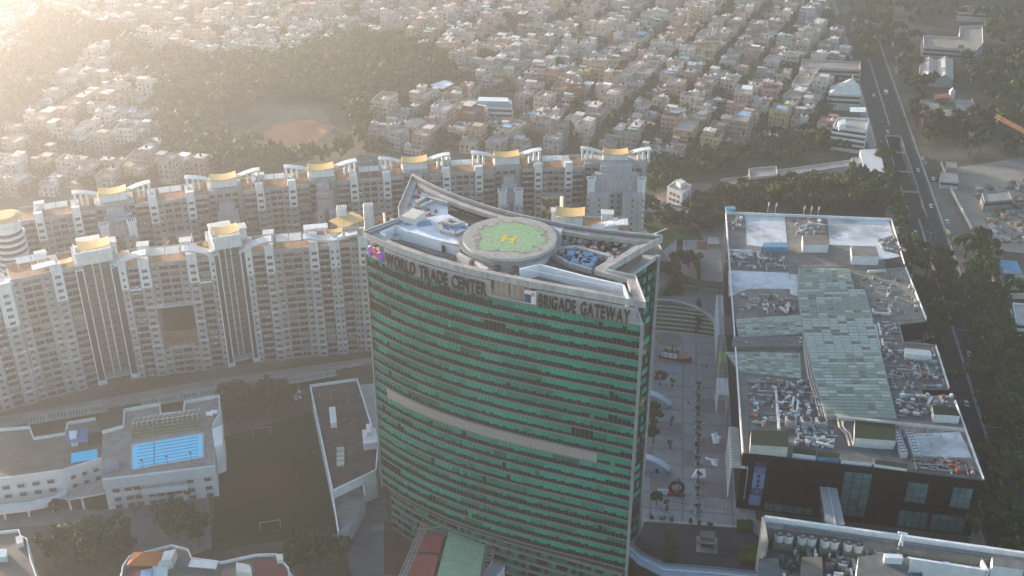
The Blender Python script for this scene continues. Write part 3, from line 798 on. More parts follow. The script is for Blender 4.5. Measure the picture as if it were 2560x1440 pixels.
def sag_canopy(root, x, y, z, w, d, sag=.9, name='roof_canopy', m=None, ang=0.0):
    b = MB(); n = 8; path = []
    for i in range(n+1):
        t = -1+2*i/n; path.append((x+t*w/2*math.cos(ang), y+t*w/2*math.sin(ang), z+sag*t*t))
    b.strip(path, (-math.sin(ang), math.cos(ang), 0), d, .35)
    return b.build(name, m or orange, root, False)
def arch(root, xa, xb, y, za, zb, d=5.0, name='roof_arch', posts=True, z0=0):
    """curved white roof band from (xa, za) rising to (xb, zb)"""
    b = MB(); path = []; n = 10
    for i in range(n+1):
        t = i/n; s = math.sin(t*math.pi/2); path.append((xa+(xb-xa)*t, y, za+(zb-za)*s))
    b.strip(path, (0, 1, 0), d, .55)
    o = b.build(name, arcw, root, False)
    b = MB()                                # ribs showing as thin joints on the band
    for i in range(1, n):
        p = path[i]; b.bx(p[0]-.07, p[0]+.07, y-d/2+.3, y+d/2-.3, p[2]-.1, p[2]+.07, 0)
    b.build('arch_rib', mat('rib_grey', (.55, .55, .56), .7, .05), o, False, kind='stuff')
    return o
def panel_pair(root, x0, x1, y, z, d=5.5, n=2, tilt=.5):
    for k in range(n):
        a = x0+(x1-x0)*k/n+.15; c = x0+(x1-x0)*(k+1)/n-.15
        b = MB(); b.strip([(a, y-d/2+d*j/1, z+tilt*j) for j in (0, 1)], (1, 0, 0), .01, .2)
        b = MB()
        P0 = [(a, y-d/2, z), (c, y-d/2, z), (c, y+d/2, z+tilt), (a, y+d/2, z+tilt)]
        b.face(P0); b.face([(p[0], p[1], p[2]-.18) for p in P0[::-1]])
        for i in range(4):
            p, q = P0[i], P0[(i+1) % 4]; b.face([(p[0], p[1], p[2]-.18), (q[0], q[1], q[2]-.18), q, p])
        o = b.build('pergola_panel', offwhite, root, False)
        b = MB()
        for px_, py_ in ((a+.3, y-d/2+.3), (c-.3, y-d/2+.3), (a+.3, y+d/2-.3), (c-.3, y+d/2-.3)): b.bx(px_-.1, px_+.1, py_-.1, py_+.1, z-3.0, z-.1, 0)
        b.build('pergola_post', offwhite, o, False)
def roof_box(root, x, y, z, w, d, h, m=None, name='roof_house'):
    b = MB(); b.box(x, y, z, w, d, h, 0, 0); b.box(x, y, z+h, w+.7, d+.7, .35, 0, 1); return b.build(name, [m or aptw, offwhite], root, False)

# ---- front row (nearest), from left to right
K0, K1, K2, K3, K4, K5, K6, K7 = (-236, 384), (-203.5, 405.3), (-178.4, 418.8), (-165.6, 423.4), (-126.4, 431.6), (-114.4, 436.0), (-60.0, 446.0), (-20.0, 452)
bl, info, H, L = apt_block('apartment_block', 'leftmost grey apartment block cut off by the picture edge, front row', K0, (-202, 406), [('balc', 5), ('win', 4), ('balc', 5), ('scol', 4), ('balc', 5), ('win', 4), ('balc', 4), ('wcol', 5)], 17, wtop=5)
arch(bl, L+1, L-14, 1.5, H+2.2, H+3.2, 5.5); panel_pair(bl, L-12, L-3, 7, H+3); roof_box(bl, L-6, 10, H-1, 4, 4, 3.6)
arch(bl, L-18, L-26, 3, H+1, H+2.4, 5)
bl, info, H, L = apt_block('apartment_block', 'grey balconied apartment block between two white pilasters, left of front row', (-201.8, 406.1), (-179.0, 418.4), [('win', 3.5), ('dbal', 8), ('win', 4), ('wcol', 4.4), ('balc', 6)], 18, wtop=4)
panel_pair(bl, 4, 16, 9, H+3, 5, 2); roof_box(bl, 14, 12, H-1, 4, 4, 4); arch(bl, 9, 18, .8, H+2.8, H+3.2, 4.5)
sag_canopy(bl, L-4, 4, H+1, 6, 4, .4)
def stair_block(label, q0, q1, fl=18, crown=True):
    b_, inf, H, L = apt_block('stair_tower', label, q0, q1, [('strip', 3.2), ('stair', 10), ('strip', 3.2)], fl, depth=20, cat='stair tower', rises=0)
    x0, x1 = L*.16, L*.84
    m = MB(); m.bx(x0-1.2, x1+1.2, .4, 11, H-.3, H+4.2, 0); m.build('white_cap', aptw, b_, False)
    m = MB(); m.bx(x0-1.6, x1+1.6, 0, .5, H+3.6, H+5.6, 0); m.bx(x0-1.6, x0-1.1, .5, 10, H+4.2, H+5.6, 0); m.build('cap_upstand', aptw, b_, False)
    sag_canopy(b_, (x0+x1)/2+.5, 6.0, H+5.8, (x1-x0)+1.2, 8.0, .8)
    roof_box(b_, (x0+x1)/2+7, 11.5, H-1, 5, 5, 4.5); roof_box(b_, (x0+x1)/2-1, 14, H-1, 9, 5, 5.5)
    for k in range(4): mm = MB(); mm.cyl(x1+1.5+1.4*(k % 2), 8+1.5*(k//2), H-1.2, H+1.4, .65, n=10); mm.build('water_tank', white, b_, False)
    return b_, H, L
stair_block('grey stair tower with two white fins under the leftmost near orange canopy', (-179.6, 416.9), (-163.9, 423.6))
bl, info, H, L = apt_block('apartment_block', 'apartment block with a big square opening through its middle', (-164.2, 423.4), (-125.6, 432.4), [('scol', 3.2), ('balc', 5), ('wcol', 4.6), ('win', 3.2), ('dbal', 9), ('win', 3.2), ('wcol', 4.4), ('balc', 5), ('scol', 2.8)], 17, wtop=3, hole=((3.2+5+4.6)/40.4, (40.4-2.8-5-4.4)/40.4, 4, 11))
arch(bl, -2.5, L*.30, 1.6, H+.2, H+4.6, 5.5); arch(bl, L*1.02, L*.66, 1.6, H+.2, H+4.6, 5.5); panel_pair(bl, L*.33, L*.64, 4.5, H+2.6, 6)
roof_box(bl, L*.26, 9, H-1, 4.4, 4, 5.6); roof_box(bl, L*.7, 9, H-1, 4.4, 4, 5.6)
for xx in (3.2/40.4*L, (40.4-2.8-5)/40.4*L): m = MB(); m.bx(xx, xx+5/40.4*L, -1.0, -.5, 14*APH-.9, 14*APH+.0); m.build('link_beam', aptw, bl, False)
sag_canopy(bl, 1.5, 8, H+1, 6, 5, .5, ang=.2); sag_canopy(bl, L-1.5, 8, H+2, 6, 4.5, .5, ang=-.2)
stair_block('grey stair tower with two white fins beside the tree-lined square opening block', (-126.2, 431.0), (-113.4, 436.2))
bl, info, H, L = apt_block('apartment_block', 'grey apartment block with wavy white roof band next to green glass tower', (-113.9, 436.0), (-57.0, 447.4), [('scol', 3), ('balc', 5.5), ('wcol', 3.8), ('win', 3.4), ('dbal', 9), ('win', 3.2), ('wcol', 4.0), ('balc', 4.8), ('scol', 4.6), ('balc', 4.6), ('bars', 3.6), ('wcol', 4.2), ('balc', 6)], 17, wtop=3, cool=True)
arch(bl, -2.5, L*.20, 1.6, H+.2, H+4.8, 5.5); panel_pair(bl, L*.23, L*.42, 4.5, H+2.8, 6)
b = MB(); path = [(L*(.43+.40*i/16), 1.2, H+3.6+1.0*math.cos(i/16*2*math.pi)) for i in range(17)]; b.strip(path, (0, 1, 0), 5, .8); b.build('roof_wave', arcw, bl, False)
b = MB()
for q in (L*.45, L*.60): b.bx(q-.5, q+.5, 6, 7, H-1, H+5)
b.bx(L*.44, L*.62, 5, 9.5, H+5, H+5.9); b.build('roof_frame', arcw, bl, False)
roof_box(bl, L*.18, 9, H-1, 4, 3.6, 5); 
b = MB(); b.bx(L*.72, L*.85, 5, 13, H-1, H+5.2); b.build('penthouse', aptw, bl, False)
sag_canopy(bl, L*.77, 8, H+7.2, 13, 10, .2, ang=.6); sag_canopy(bl, L*.8, 3.2, H+3.6, 9, 4, .3); sag_canopy(bl, L*.66, 6, H+3.4, 6, 4, .3)
for q in (L*.70, L*.90):
    b = MB(); b.bx(q, q+4.2, 12, 15.5, H-1, H+11)
    b.build('lift_shaft', aptw, bl, False)
    b = MB()
    for k in range(3):
        for j in range(4): b.bx(q+.5+.9*j, q+1.0+.9*j, 12.3+1.0*k, 12.9+1.0*k, H+11, H+11.06, 0)
    b.build('roof_slot', darkvoid, bl, False, kind='stuff')
# part of the same row that shows beyond the tower's right shoulder
hx0, hx1 = at(1335, 560, 57), at(1535, 585, 57)
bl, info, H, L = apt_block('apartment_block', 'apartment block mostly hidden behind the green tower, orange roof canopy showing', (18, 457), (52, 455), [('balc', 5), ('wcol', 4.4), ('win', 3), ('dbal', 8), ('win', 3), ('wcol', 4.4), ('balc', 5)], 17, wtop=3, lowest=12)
c0 = at(1380, 522, H+6)
b = MB(); b.bx(1, 13, 4, 11, H-1, H+4.5); b.build('penthouse', aptw, bl, False)
sag_canopy(bl, 7.5, 7, H+5.6, 13, 9, .8); arch(bl, 17, 33, 2, H+.4, H+4.2, 6); roof_box(bl, 24, 10, H-1, 5, 4, 5.5); roof_box(bl, 3, 12, H-1, 8, 4, 5)

# ---- rear row
rear_px = [(90, 536), (196, 513), (375, 495), (474, 485), (641, 469), (734, 446), (882, 432), (971, 422), (1112, 426), (1199, 426), (1343, 411), (1424, 402)]
rear = [at(x, y, 58.0) for x, y in rear_px]
def extend(p, q, e0, e1):
    l = math.hypot(q[0]-p[0], q[1]-p[1]); d = ((q[0]-p[0])/l, (q[1]-p[1])/l)
    return (p[0]-d[0]*e0, p[1]-d[1]*e0), (q[0]+d[0]*e1, q[1]+d[1]*e1)
def smooth_line():
    pts = np.array(rear); t = np.arange(len(pts)); cx = np.polyfit(pts[:, 0], pts[:, 1], 3); return cx
cx = smooth_line(); ry = lambda x: float(np.polyval(cx, x))
rl = ['rear apartment block nearest the left edge, white pilasters and pergola roof', 'rear apartment block with a framed brown opening, second from the left', 'rear apartment block with pergola panels, third from the left', 'rear apartment block with a tall opening just left of the glass tower', 'rear apartment block seen straight behind the tower roof', 'rear apartment block with an orange-lit opening right of the tower roof']
rear_things = []
for k in range(6):
    xa, xb = rear[2*k][0], rear[2*k+1][0]
    p, q = (xa, ry(xa)), (xb, ry(xb)); p, q = extend(p, q, 7.5, 7.5); L = math.hypot(q[0]-p[0], q[1]-p[1]); w = L-15
    hole = None
    cols = [('balc', 6.2), ('wcol', 3.8), ('win', 2.6), ('dbal', max(6, w-4-6)), ('win', 2.6), ('wcol', 3.8), ('balc', 6.2)]
    if k in (1, 3, 5):
        T = sum(c for _, c in cols); hole = ((6.2+3.8)/T, (T-10)/T, 3, 12 if k != 5 else 13)
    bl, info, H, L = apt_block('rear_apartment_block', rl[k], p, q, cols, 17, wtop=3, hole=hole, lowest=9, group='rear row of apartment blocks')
    panel_pair(bl, L*.34, L*.66, 6 if k != 2 else 7, H+2.2, 5, 2)
    if k % 2 == 0: roof_box(bl, L*.28, 11, H-1, 4, 3, 3.5)
    rear_things.append((bl, p, q))
cl = ['leftmost', 'second', 'third', 'fourth', 'fifth', 'sixth']
gaps = []
for k in range(5): gaps.append((rear_things[k][2], rear_things[k+1][1]))
lastq = rear_things[5][2]
gaps.append((lastq, (lastq[0]+31, lastq[1]-1)))
gl = ['rear stair block with white twin shafts, leftmost orange roof canopy', 'rear stair block with stepped grey terraces, second orange roof canopy', 'rear stair block with roof garden, third orange roof canopy from the left', 'rear stair block behind the tower crown, fourth orange canopy', 'rear stair block with twin white shafts right of tower crown', 'rear end block with tall twin grey wings, rightmost orange canopy']
for k, (p, q) in enumerate(gaps):
    dx, dy = q[0]-p[0], q[1]-p[1]; L = math.hypot(dx, dy); a = math.atan2(dy, dx); H = 17*APH+1.4
    root = thing('rear_stair_block', gl[k], 'apartment building', (p[0], p[1], 0), a, 'rear row stair blocks')
    w = MB(); w.bx(0, L, 3.0, 16, 0, H, 0)
    w.build('wall', [apt], root, False)
    c = L/2
    wing = min(L-4, 20 if k != 5 else 26)
    sb_ = MB()
    for f in range(7, 17):
        for xx in np.arange(1.8, L-1.2, 3.6): sb_.bx(xx-1.3, xx+1.3, 2.9, 3.1, f*APH+.3, f*APH+2.4, 0); sb_.bx(xx-1.5, xx+1.5, 1.9, 2.89, f*APH-.2, f*APH+.9, 1)
    sb_.build('side_balcony', [winglass, balm], root, False, kind='stuff'); x0, x1 = c-wing/2, c+wing/2
    w = MB()                                     # rear wing standing forward of the gap
    hs = {0: 15.5, 1: 14, 2: 15.5, 3: 15.5, 4: 14.5, 5: 16}[k]*APH
    w.bx(x0+1, x1-1, -7, 4, 0, hs, 0); w.bx(x0, x0+wing*.38, -12, -6, 0, hs-5, 0); w.bx(x1-wing*.38, x1, -12, -6, 0, hs-5, 0)
    w.bx(x0+wing*.2, x1-wing*.2, -2, 6, hs, hs+5.5, 0); w.bx(x0+wing*.1, x1-wing*.1, -5, -1.8, hs, hs+2.6, 0)
    w.build('wing', [apt2 if k > 3 else apt], root, False)
    if k in (0, 4, 5):
        for q_ in (x0-1.2, x1-2.6):
            w = MB(); w.bx(q_, q_+3.8, -9.5, -5.6, 0, hs+1.0, 0); w.bx(q_-.3, q_+4.1, -9.8, -5.3, hs+1.0, hs+1.7, 0); w.build('white_shaft', aptw, root, False)
            w = MB()
            for j in range(4): w.bx(q_+.4+.85*j, q_+.85+.85*j, -9.2, -6.2, hs+1.7, hs+1.76, 0)
            w.build('roof_slot', darkvoid, root, False, kind='stuff')
    if k == 0:
        for j, (yy, zz) in enumerate(((-3.5, hs+3.0), (-5.5, hs+1.6))): w = MB(); w.bx(c-1, c+7, yy-1.2, yy+1.2, zz, zz+.15); w.build('awning', mat('awning_blue', (.22, .40, .55), .6, .1), root, False)
    if k in (1, 2):
        w = MB(); w.bx(x0+1.4, x1-1.4, -6.6, -2.4, hs, hs+.12, 0); w.build('roof_terrace', terracotta if k == 2 else concrete, root, False)
    for f in range(6, 15):                       # small windows with sills on the wings
        z = f*APH
        if z > hs-7: break
        for q_ in (x0+wing*.19, x1-wing*.19):
            inst('window', window_mesh(.9, 1.1, 1), root, (q_, -12, z+1)); 
        for q_ in (c-1.6, c+1.6): inst('window', window_mesh(1.4, 1.3, 2), root, (q_, -7, z+1))
    w = MB()
    for f in range(7, 15):
        z = f*APH
        if z > hs-8: break
        for q_ in (x0, x1): w.cyl(q_, -8.5, z, z+1.0, 1.8, n=10, bottom=True)
    w.build('curved_balcony', balm, root, False, kind='stuff')
    # crown: canopy, drum wall and two arches on posts
    zc = H+4.2
    w = MB(); w.bx(c-6.2, c+6.2, 6, 12, H-.2, zc-.2, 0); w.build('crown_wall', aptw, root, False)
    sag_canopy(root, c, 8.5, zc, 12.5, 7.5, .9, 'crown_canopy')
    for sgn in (-1, 1):
        o = arch(root, c+sgn*6.2, c+sgn*17.5, 9, zc-.6, zc+2.0, 4.0, 'crown_arch')
        for q_ in (11.5, 14, 16.6):
            w = MB(); w.bx(c+sgn*q_-.5, c+sgn*q_+.5, 7.6, 10.6, H-1, zc+.5+(q_-11)*.12); w.build('arch_post', aptw, root, False)
        sag_canopy(root, c+sgn*8.2, 8, zc-.4, 4.5, 5, .3, 'crown_flap', ang=sgn*.3)
# left end of the rear row: plain wing and a white rounded tower
p_ = rear_things[0][1]
bl_, info, H, L = apt_block('rear_apartment_block', 'rear apartment wing running off the left picture edge', (p_[0]-34, p_[1]-16), (p_[0]-.3, p_[1]-.4), [('balc', 6), ('wcol', 4), ('win', 3), ('dbal', 8), ('win', 3), ('balc', 6)], 16, wtop=3, lowest=8, group='rear row of apartment blocks')
panel_pair(bl_, 8, 22, 6, H+2.2, 5, 2)
X, Y = at(14, 560, 58); t = thing('rounded_tower', 'white rounded apartment tower with orange cap at the left edge', 'apartment building', (X, Y, 0))
b = MB(); b.cyl(0, 0, 0, 58, 6.2, 6.2, 24, 0); b.build('wall', aptw, t, False)
for f in range(6, 18): b = MB(); b.cyl(0, 0, f*3.1, f*3.1+1.1, 7.2, 7.2, 24, 0, bottom=True); b.build('balcony_ring', aptw, t, False); b = MB(); b.cyl(0, 0, f*3.1+1.15, f*3.1+2.6, 6.26, 6.26, 24, 0); b.build('window_band', winglass, t, False)
b = MB(); b.cyl(0, 0, 58, 61.5, 5.4, 5.4, 20, 0); b.build('cap_drum', aptw, t, False)
b = MB(); b.cyl(0, 0, 61.5, 62.6, 7.6, 5.0, 20, 0, bottom=True); b.build('cap_canopy', orange, t, False)
# glass sign board on the roof of the fourth rear block
bl, p, q = rear_things[3]
b = MB(); n = 8; Ls = bl['L']; pts = [(Ls*.30, 13.4)]
b.bx(Ls*.24, Ls*.66, 13.0, 13.5, 54.6, 60.5, 0)
for i in range(8):
    t0, t1 = i/8, (i+1)/8; b.face([(Ls*(.24+.42*t0), 12.99, 60.5), (Ls*(.24+.42*t1), 12.99, 60.5), (Ls*(.24+.42*t1), 12.99, 60.5+2.4*math.sin(t1*math.pi)), (Ls*(.24+.42*t0), 12.99, 60.5+2.4*math.sin(t0*math.pi))], 0)
o = b.build('sign_board', mat('sign_teal', (.16, .24, .25), .4, .1, .5), bl, False)
b = MB(); b.bx(Ls*.37, Ls*.42, 12.9, 12.98, 61.2, 62.3, 0); b.build('sign_mark', mat('sign_red', (.5, .08, .05), .5, 0), o, False)
cu = bpy.data.curves.new('sign_text', 'FONT'); cu.body = 'BRIGADE\nGATEWAY'; cu.size = 2.0; cu.align_x = 'CENTER'; cu.extrude = .04
t_ = bpy.data.objects.new('sign_tmp', cu); me_ = bpy.data.meshes.new_from_object(t_); me_.materials.clear(); me_.materials.append(offwhite); bpy.data.objects.remove(t_)
t_ = bpy.data.objects.new('sign_text', me_); COL.objects.link(t_); t_.parent = o; t_.location = (Ls*.45, 12.9, 58.6); t_.rotation_euler = (math.pi/2, 0, 0)
# ================================================================== shopping mall
ZM = 24.6
m_fl, m_fr, m_br, m_bl = (84.0, 336.5), (166.3, 320.8), (193.2, 529.5), (110.2, 537.5)
mall = thing('shopping_mall', 'long dark-walled shopping mall with pale green glass roof and cluttered plant decks', 'mall', (138, 430, 0))
mallwall = mat('mall_black_cladding', (0.006, 0.008, 0.012), 0.5, 0.12, 0.3, spec=0.2)
malldeck = mat('mall_roof_concrete', (0.20, 0.185, 0.165), 0.9, 0.22, 0.16, stain=0.45)
mallwhite = mat('mall_white_roof', (0.58, 0.60, 0.62), 0.85, 0.20, 0.10, stain=0.62)
mallgrey = mat('mall_grey_deck', (0.13, 0.135, 0.14), 0.9, 0.2, 0.25, stain=0.3)
edge_px = [(2262, 668), (2316, 803), (2246, 812), (2258, 858), (2338, 866), (2372, 975), (2306, 975), (2312, 999), (2386, 1003)]
edge_w = [at(x, y, ZM) for x, y in edge_px]
mb = MB(); mb.prism([m_fl, m_fr]+edge_w[::-1]+[m_br, m_bl], 0, ZM, 0, 1); mb.build('wall', [mallwall, malldeck], mall)
mb = MB(); mb.prism([lerp(m_fl, m_fr, .6), lerp(m_fr, m_fl, .01), lerp(m_br, m_bl, .02), lerp(m_bl, m_br, .6)], 0, 15.5, 0, 0); mb.build('side_roof', [dkconcrete], mall)
mb = MB()
for p, q in ((m_br, m_bl), (m_bl, m_fl)): mb.wall(p, q, .5, ZM-.1, ZM+1.5)
mb.build('parapet', white, mall)
for p, q in ((edge_w[0], m_br), (edge_w[0], edge_w[1]), (edge_w[4], edge_w[5]), (edge_w[8], m_fr)): mb = MB(); mb.wall(lerp(p, q, .02), lerp(q, p, .02), .4, ZM-.1, ZM+1.2); mb.build('parapet', white, mall)
for p, q in zip(edge_w[1:4], edge_w[2:5]): mb = MB(); mb.wall(p, q, .35, ZM-.1, ZM+.8); mb.build('parapet', concrete, mall)
mb = MB(); mb.wall(m_fl, m_fr, .6, ZM-.2, ZM+1.0); mb.build('parapet', mallwall, mall)
def deck(L, m, h=.12, nm='roof_deck', z=ZM):
    b = MB(); b.prism(pol(L, z+h), z-.05, z+h); return b.build(nm, m, mall)
deck([(1862, 534), (1962, 540), (1968, 606), (1945, 622), (1868, 612)], mallwhite, .10); deck([(2068, 546), (2222, 552), (2248, 642), (2200, 650), (2130, 614), (2075, 612)], mallwhite, .10)
deck([(1820, 676), (1972, 682), (1978, 722), (1870, 722), (1822, 742)], mallwhite, .14); deck([(1974, 686), (1994, 686), (1994, 740), (1976, 735)], mallwhite, .11)
deck([(1818, 622), (1880, 624), (1885, 640), (1820, 640)], mallwhite, .16)
deck([(1865, 640), (1970, 645), (1972, 676), (1820, 672), (1820, 645)], mallgrey, .13); deck([(1980, 640), (2112, 640), (2120, 668), (1985, 668)], mat('tan_deck', (.21, .19, .165), .9, .2, .3, stain=.3), .15)
deck([(2145, 690), (2262, 676), (2312, 800), (2182, 800)], mat('sand_deck', (.23, .215, .185), .9, .25, .2, stain=.35), .12)
deck([(2200, 880), (2340, 870), (2370, 970), (2225, 975)], mallgrey, .12); deck([(2230, 985), (2385, 990), (2410, 1060), (2245, 1045)], mallgrey, .13)
deck([(2265, 1085), (2400, 1080), (2430, 1145), (2300, 1140)], mallwhite, .14); deck([(1870, 950), (2035, 950), (2070, 1045), (2080, 1130), (1870, 1110)], mallgrey, .1)
deck([(2080, 1050), (2245, 1055), (2290, 1150), (2090, 1120)], mallgrey, .14)
# --- glazed roof of the atrium: pitched sheet of panels
pn_mats = [mat('skylight_a', (.22, .27, .215), .5, .08, .4), mat('skylight_b', (.36, .42, .37), .45, .06, .4), mat('skylight_c', (.15, .165, .12), .5, .1, .4), mat('skylight_d', (.31, .37, .30), .5, .08, .4)]
rs = random.Random(21)
def quadlerp(Q, u, v):
    a = lerp(Q[0], Q[1], u); b_ = lerp(Q[3], Q[2], u); return lerp(a, b_, v)
sky_panels = []
def skylight(Q, z, nu, nv, bright, sub=None):
    """Q: four pixel corners far-left, far-right, near-right, near-left"""
    QW = [at(*p, z) for p in Q]
    base = MB(); base.prism([quadlerp(QW, u, v) for u, v in ((-.012, -.004), (1.012, -.004), (1.012, 1.004), (-.012, 1.004))], ZM-.05, z-.25, 0)
    base.build('skylight_frame', mat('skylight_frame', (.30, .33, .31), .6, .1), mall)
    for j in range(nv):
        for i in range(nu):
            g_ = .06
            c = [quadlerp(QW, (i+g_)/nu, (j+g_*1.6)/nv), quadlerp(QW, (i+1-g_)/nu, (j+g_*1.6)/nv), quadlerp(QW, (i+1-g_)/nu, (j+1-g_*1.6)/nv), quadlerp(QW, (i+g_)/nu, (j+1-g_*1.6)/nv)]
            b_ = bright((j+.5)/nv, (i+.5)/nu); r_ = rs.random()
            k = 1 if r_ < b_ else (2 if r_ > .93-.1*b_ else (3 if r_ > .8 else 0))
            sky_panels.append((c, z-.1+rs.uniform(-.02, .05), k))
def br_main(v, u):
    if v < .10: return .06
    if v < .24: return .45 if u > .1 else .2
    if v < .36: return .06
    if v < .58: return .80
    if v < .66: return .40
    if v < .74: return .3
    if v < .88: return .45
    return .05
segs = [((1999, 668), (2122, 670), (2135, 722), (1996, 722)), ((1996, 723), (2160, 722), (2190, 830), (2010, 830)), ((2010, 831), (2190, 831), (2214, 935), (2036, 935)), ((2036, 936), (2214, 936), (2240, 1045), (2066, 1040))]
vs = [0, .16, .45, .72, 1]
nv_ = [9, 16, 14, 13]
for s, Q in enumerate(segs): skylight(Q, ZM+2.0, 8, nv_[s], lambda v, u, s=s: br_main(vs[s]+(vs[s+1]-vs[s])*v, u))
skylight(((1840, 797), (2003, 786), (2011, 832), (1850, 843)), ZM+1.2, 9, 9, lambda v, u: .42)
skylight(((1818, 878), (1998, 882), (2002, 945), (1850, 928)), ZM+1.0, 9, 10, lambda v, u: .35)
sky_panels.sort(key=lambda t: t[0][0][1])
rest = MB()
for n_, (c, z, k) in enumerate(sky_panels):
    if n_ < 300:
        b = MB(); b.prism(c, z-.06, z, 0); b.build('glass_panel', pn_mats[k], mall)
    else: rest.prism(c, z-.06, z, k)
rest.build('glass_panels', pn_mats, mall, kind='stuff')
# pipes along the atrium
pp = MB()
for d_ in (0, 7, 13):
    L_ = [(2007+d_*.6, 850), (2020+d_, 935), (2050+d_, 1040)]
    for a, c in zip(L_[:-1], L_[1:]): pp.tube((*at(*a, ZM+1), ZM+.8), (*at(*c, ZM+1), ZM+.8), .4, n=8)
for d_ in (0, 9): 
    L_ = [(2092+d_, 1040), (2100+d_, 1070), (2115+d_, 1085), (2125+d_, 1115)]
    for a, c in zip(L_[:-1], L_[1:]): pp.tube((*at(*a, ZM+1), ZM+.9), (*at(*c, ZM+1), ZM+.9), .5, n=8)
pp.build('pipe_run', mat('pipe_beige', (.42, .36, .31), .6, .12), mall, kind='stuff')
# white plant houses
def house_on_roof(L, h, top=None, side=None, nm='plant_house', z=ZM):
    b = MB(); b.prism(pol(L, z+h), z, z+h, 0, 1); return b.build(nm, [side or white, top or malldeck], mall)
house_on_roof([(2006, 588), (2066, 588), (2072, 612), (2008, 612)], 4.2); house_on_roof([(2127, 614), (2190, 616), (2198, 642), (2130, 640)], 4.6)
house_on_roof([(1910, 606), (1966, 606), (1968, 618), (1904, 618)], 3, bluesheet, bluesheet, 'blue_shed'); house_on_roof([(2262, 870), (2325, 876), (2330, 890), (2264, 884)], 3, offwhite, white)
house_on_roof([(2258, 1090), (2262, 1085), (2335, 1088), (2330, 1092)], .8, greymetal)
house_on_roof([(1878, 1075), (1972, 1078), (1970, 1118), (1876, 1112)], 5.0, green_mat, offwhite, 'green_roofed_house'); house_on_roof([(2138, 1048), (2238, 1052), (2240, 1102), (2136, 1095)], 4.2, green_mat, mat('ribbed_white', (.5, .52, .54), .7, .15, 1.2), 'green_roofed_house')
house_on_roof([(2330, 1012), (2390, 1018), (2400, 1040), (2335, 1036)], 3.6, green_mat, white, 'green_roofed_house')
house_on_roof([(1985, 1118), (2042, 1126), (2040, 1140), (1982, 1133)], 2.4, green_mat, white, 'white_box'); house_on_roof([(2045, 1127), (2100, 1134), (2098, 1146), (2042, 1141)], 2.3, green_mat, bluesheet, 'blue_box'); house_on_roof([(2105, 1136), (2180, 1146), (2180, 1158), (2103, 1150)], 2.2, mallgrey, white, 'white_box'); house_on_roof([(2188, 1148), (2270, 1160), (2268, 1172), (2186, 1160)], 2.2, green_mat, white, 'white_box')
for L in ([(2212, 648), (2256, 640), (2262, 664), (2215, 668)], [(1808, 788), (1836, 790), (1848, 838), (1812, 838)]):
    house_on_roof(L, .4, black, black, 'dark_terrace')
house_on_roof([(1832, 842), (2000, 842), (2004, 866), (1830, 866)], 1.6, mallgrey, dkconcrete, 'plant_strip')
for L in ([(1820, 540), (1858, 540), (1862, 565), (1822, 570)], [(1990, 545), (2060, 548), (2066, 585), (1990, 580)], [(2195, 600), (2240, 585), (2256, 635), (2210, 625)]):
    house_on_roof(L, .5, malldeck, dkconcrete, 'rubble_deck')
# wavy white canopy on the dark front-left, fan chillers
for k in range(3):
    x, y = at(1978+38*k, 1048+2*k, ZM+3); b = MB(); b.box(x, y, ZM, 4.2, 4.2, 3.0, R(-9), 0); b.cyl(x, y, ZM+3, ZM+3.5, 1.7, 1.6, 18, 0, 1); o = b.build('cooling_unit', [greymetal, black], mall)
for k in range(2):
    A, C = at(2240+32*k, 1072, ZM+3), at(2262+32*k, 1130, ZM+3)
    b = MB(); b.wall(A, C, 2.4, ZM, ZM+2.6, 0); 
    o = b.build('chiller_bank', ltmetal, mall)
    b = MB()
    for j in range(8):
        for s in (-.55, .55):
            p = lerp(A, C, (j+.5)/8); b.cyl(p[0]+s, p[1]+s*.2, ZM+2.6, ZM+2.68, .42, n=10)
    b.build('fan_opening', black, o, kind='stuff')
# long white beam on posts
A, C = at(2095, 1040, ZM+5), at(2412, 1072, ZM+5)
b = MB(); b.wall(A, C, 1.2, ZM+3.9, ZM+4.9)
for k in range(9): p = lerp(A, C, (k+.5)/9); b.box(*p, ZM, .3, .3, 3.9)
b.build('roof_gantry', ltconcrete, mall)
# clutter: ducts, air handlers, tanks, pipes
cl_m = [greymetal, ltmetal, white, rust, concrete, bluesheet, dkconcrete]
clut = MB(); ra_ = random.Random(31)
zones = [([(1830, 545), (1860, 545), (1862, 570), (1832, 575)], 10), ([(1985, 545), (2062, 548), (2068, 585), (1990, 585)], 26), ([(1825, 628), (1965, 632), (1968, 672), (1825, 668)], 30), ([(1850, 735), (1985, 735), (1985, 780), (1850, 780)], 34),
         ([(2145, 690), (2262, 676), (2312, 795), (2190, 800)], 26), ([(2195, 600), (2240, 590), (2254, 635), (2210, 625)], 20), ([(2190, 805), (2235, 805), (2250, 880), (2205, 880)], 16), ([(2205, 880), (2335, 872), (2365, 968), (2228, 975)], 60), ([(2235, 985), (2380, 990), (2400, 1040), (2250, 1040)], 44),
         ([(1875, 950), (2030, 952), (2060, 1035), (1878, 1070)], 85), ([(1990, 1070), (2085, 1075), (2085, 1115), (1990, 1112)], 40), ([(2000, 845), (1845, 845), (1845, 864), (2000, 864)], 18), ([(2280, 1145), (2430, 1150), (2440, 1185), (2290, 1172)], 50)]
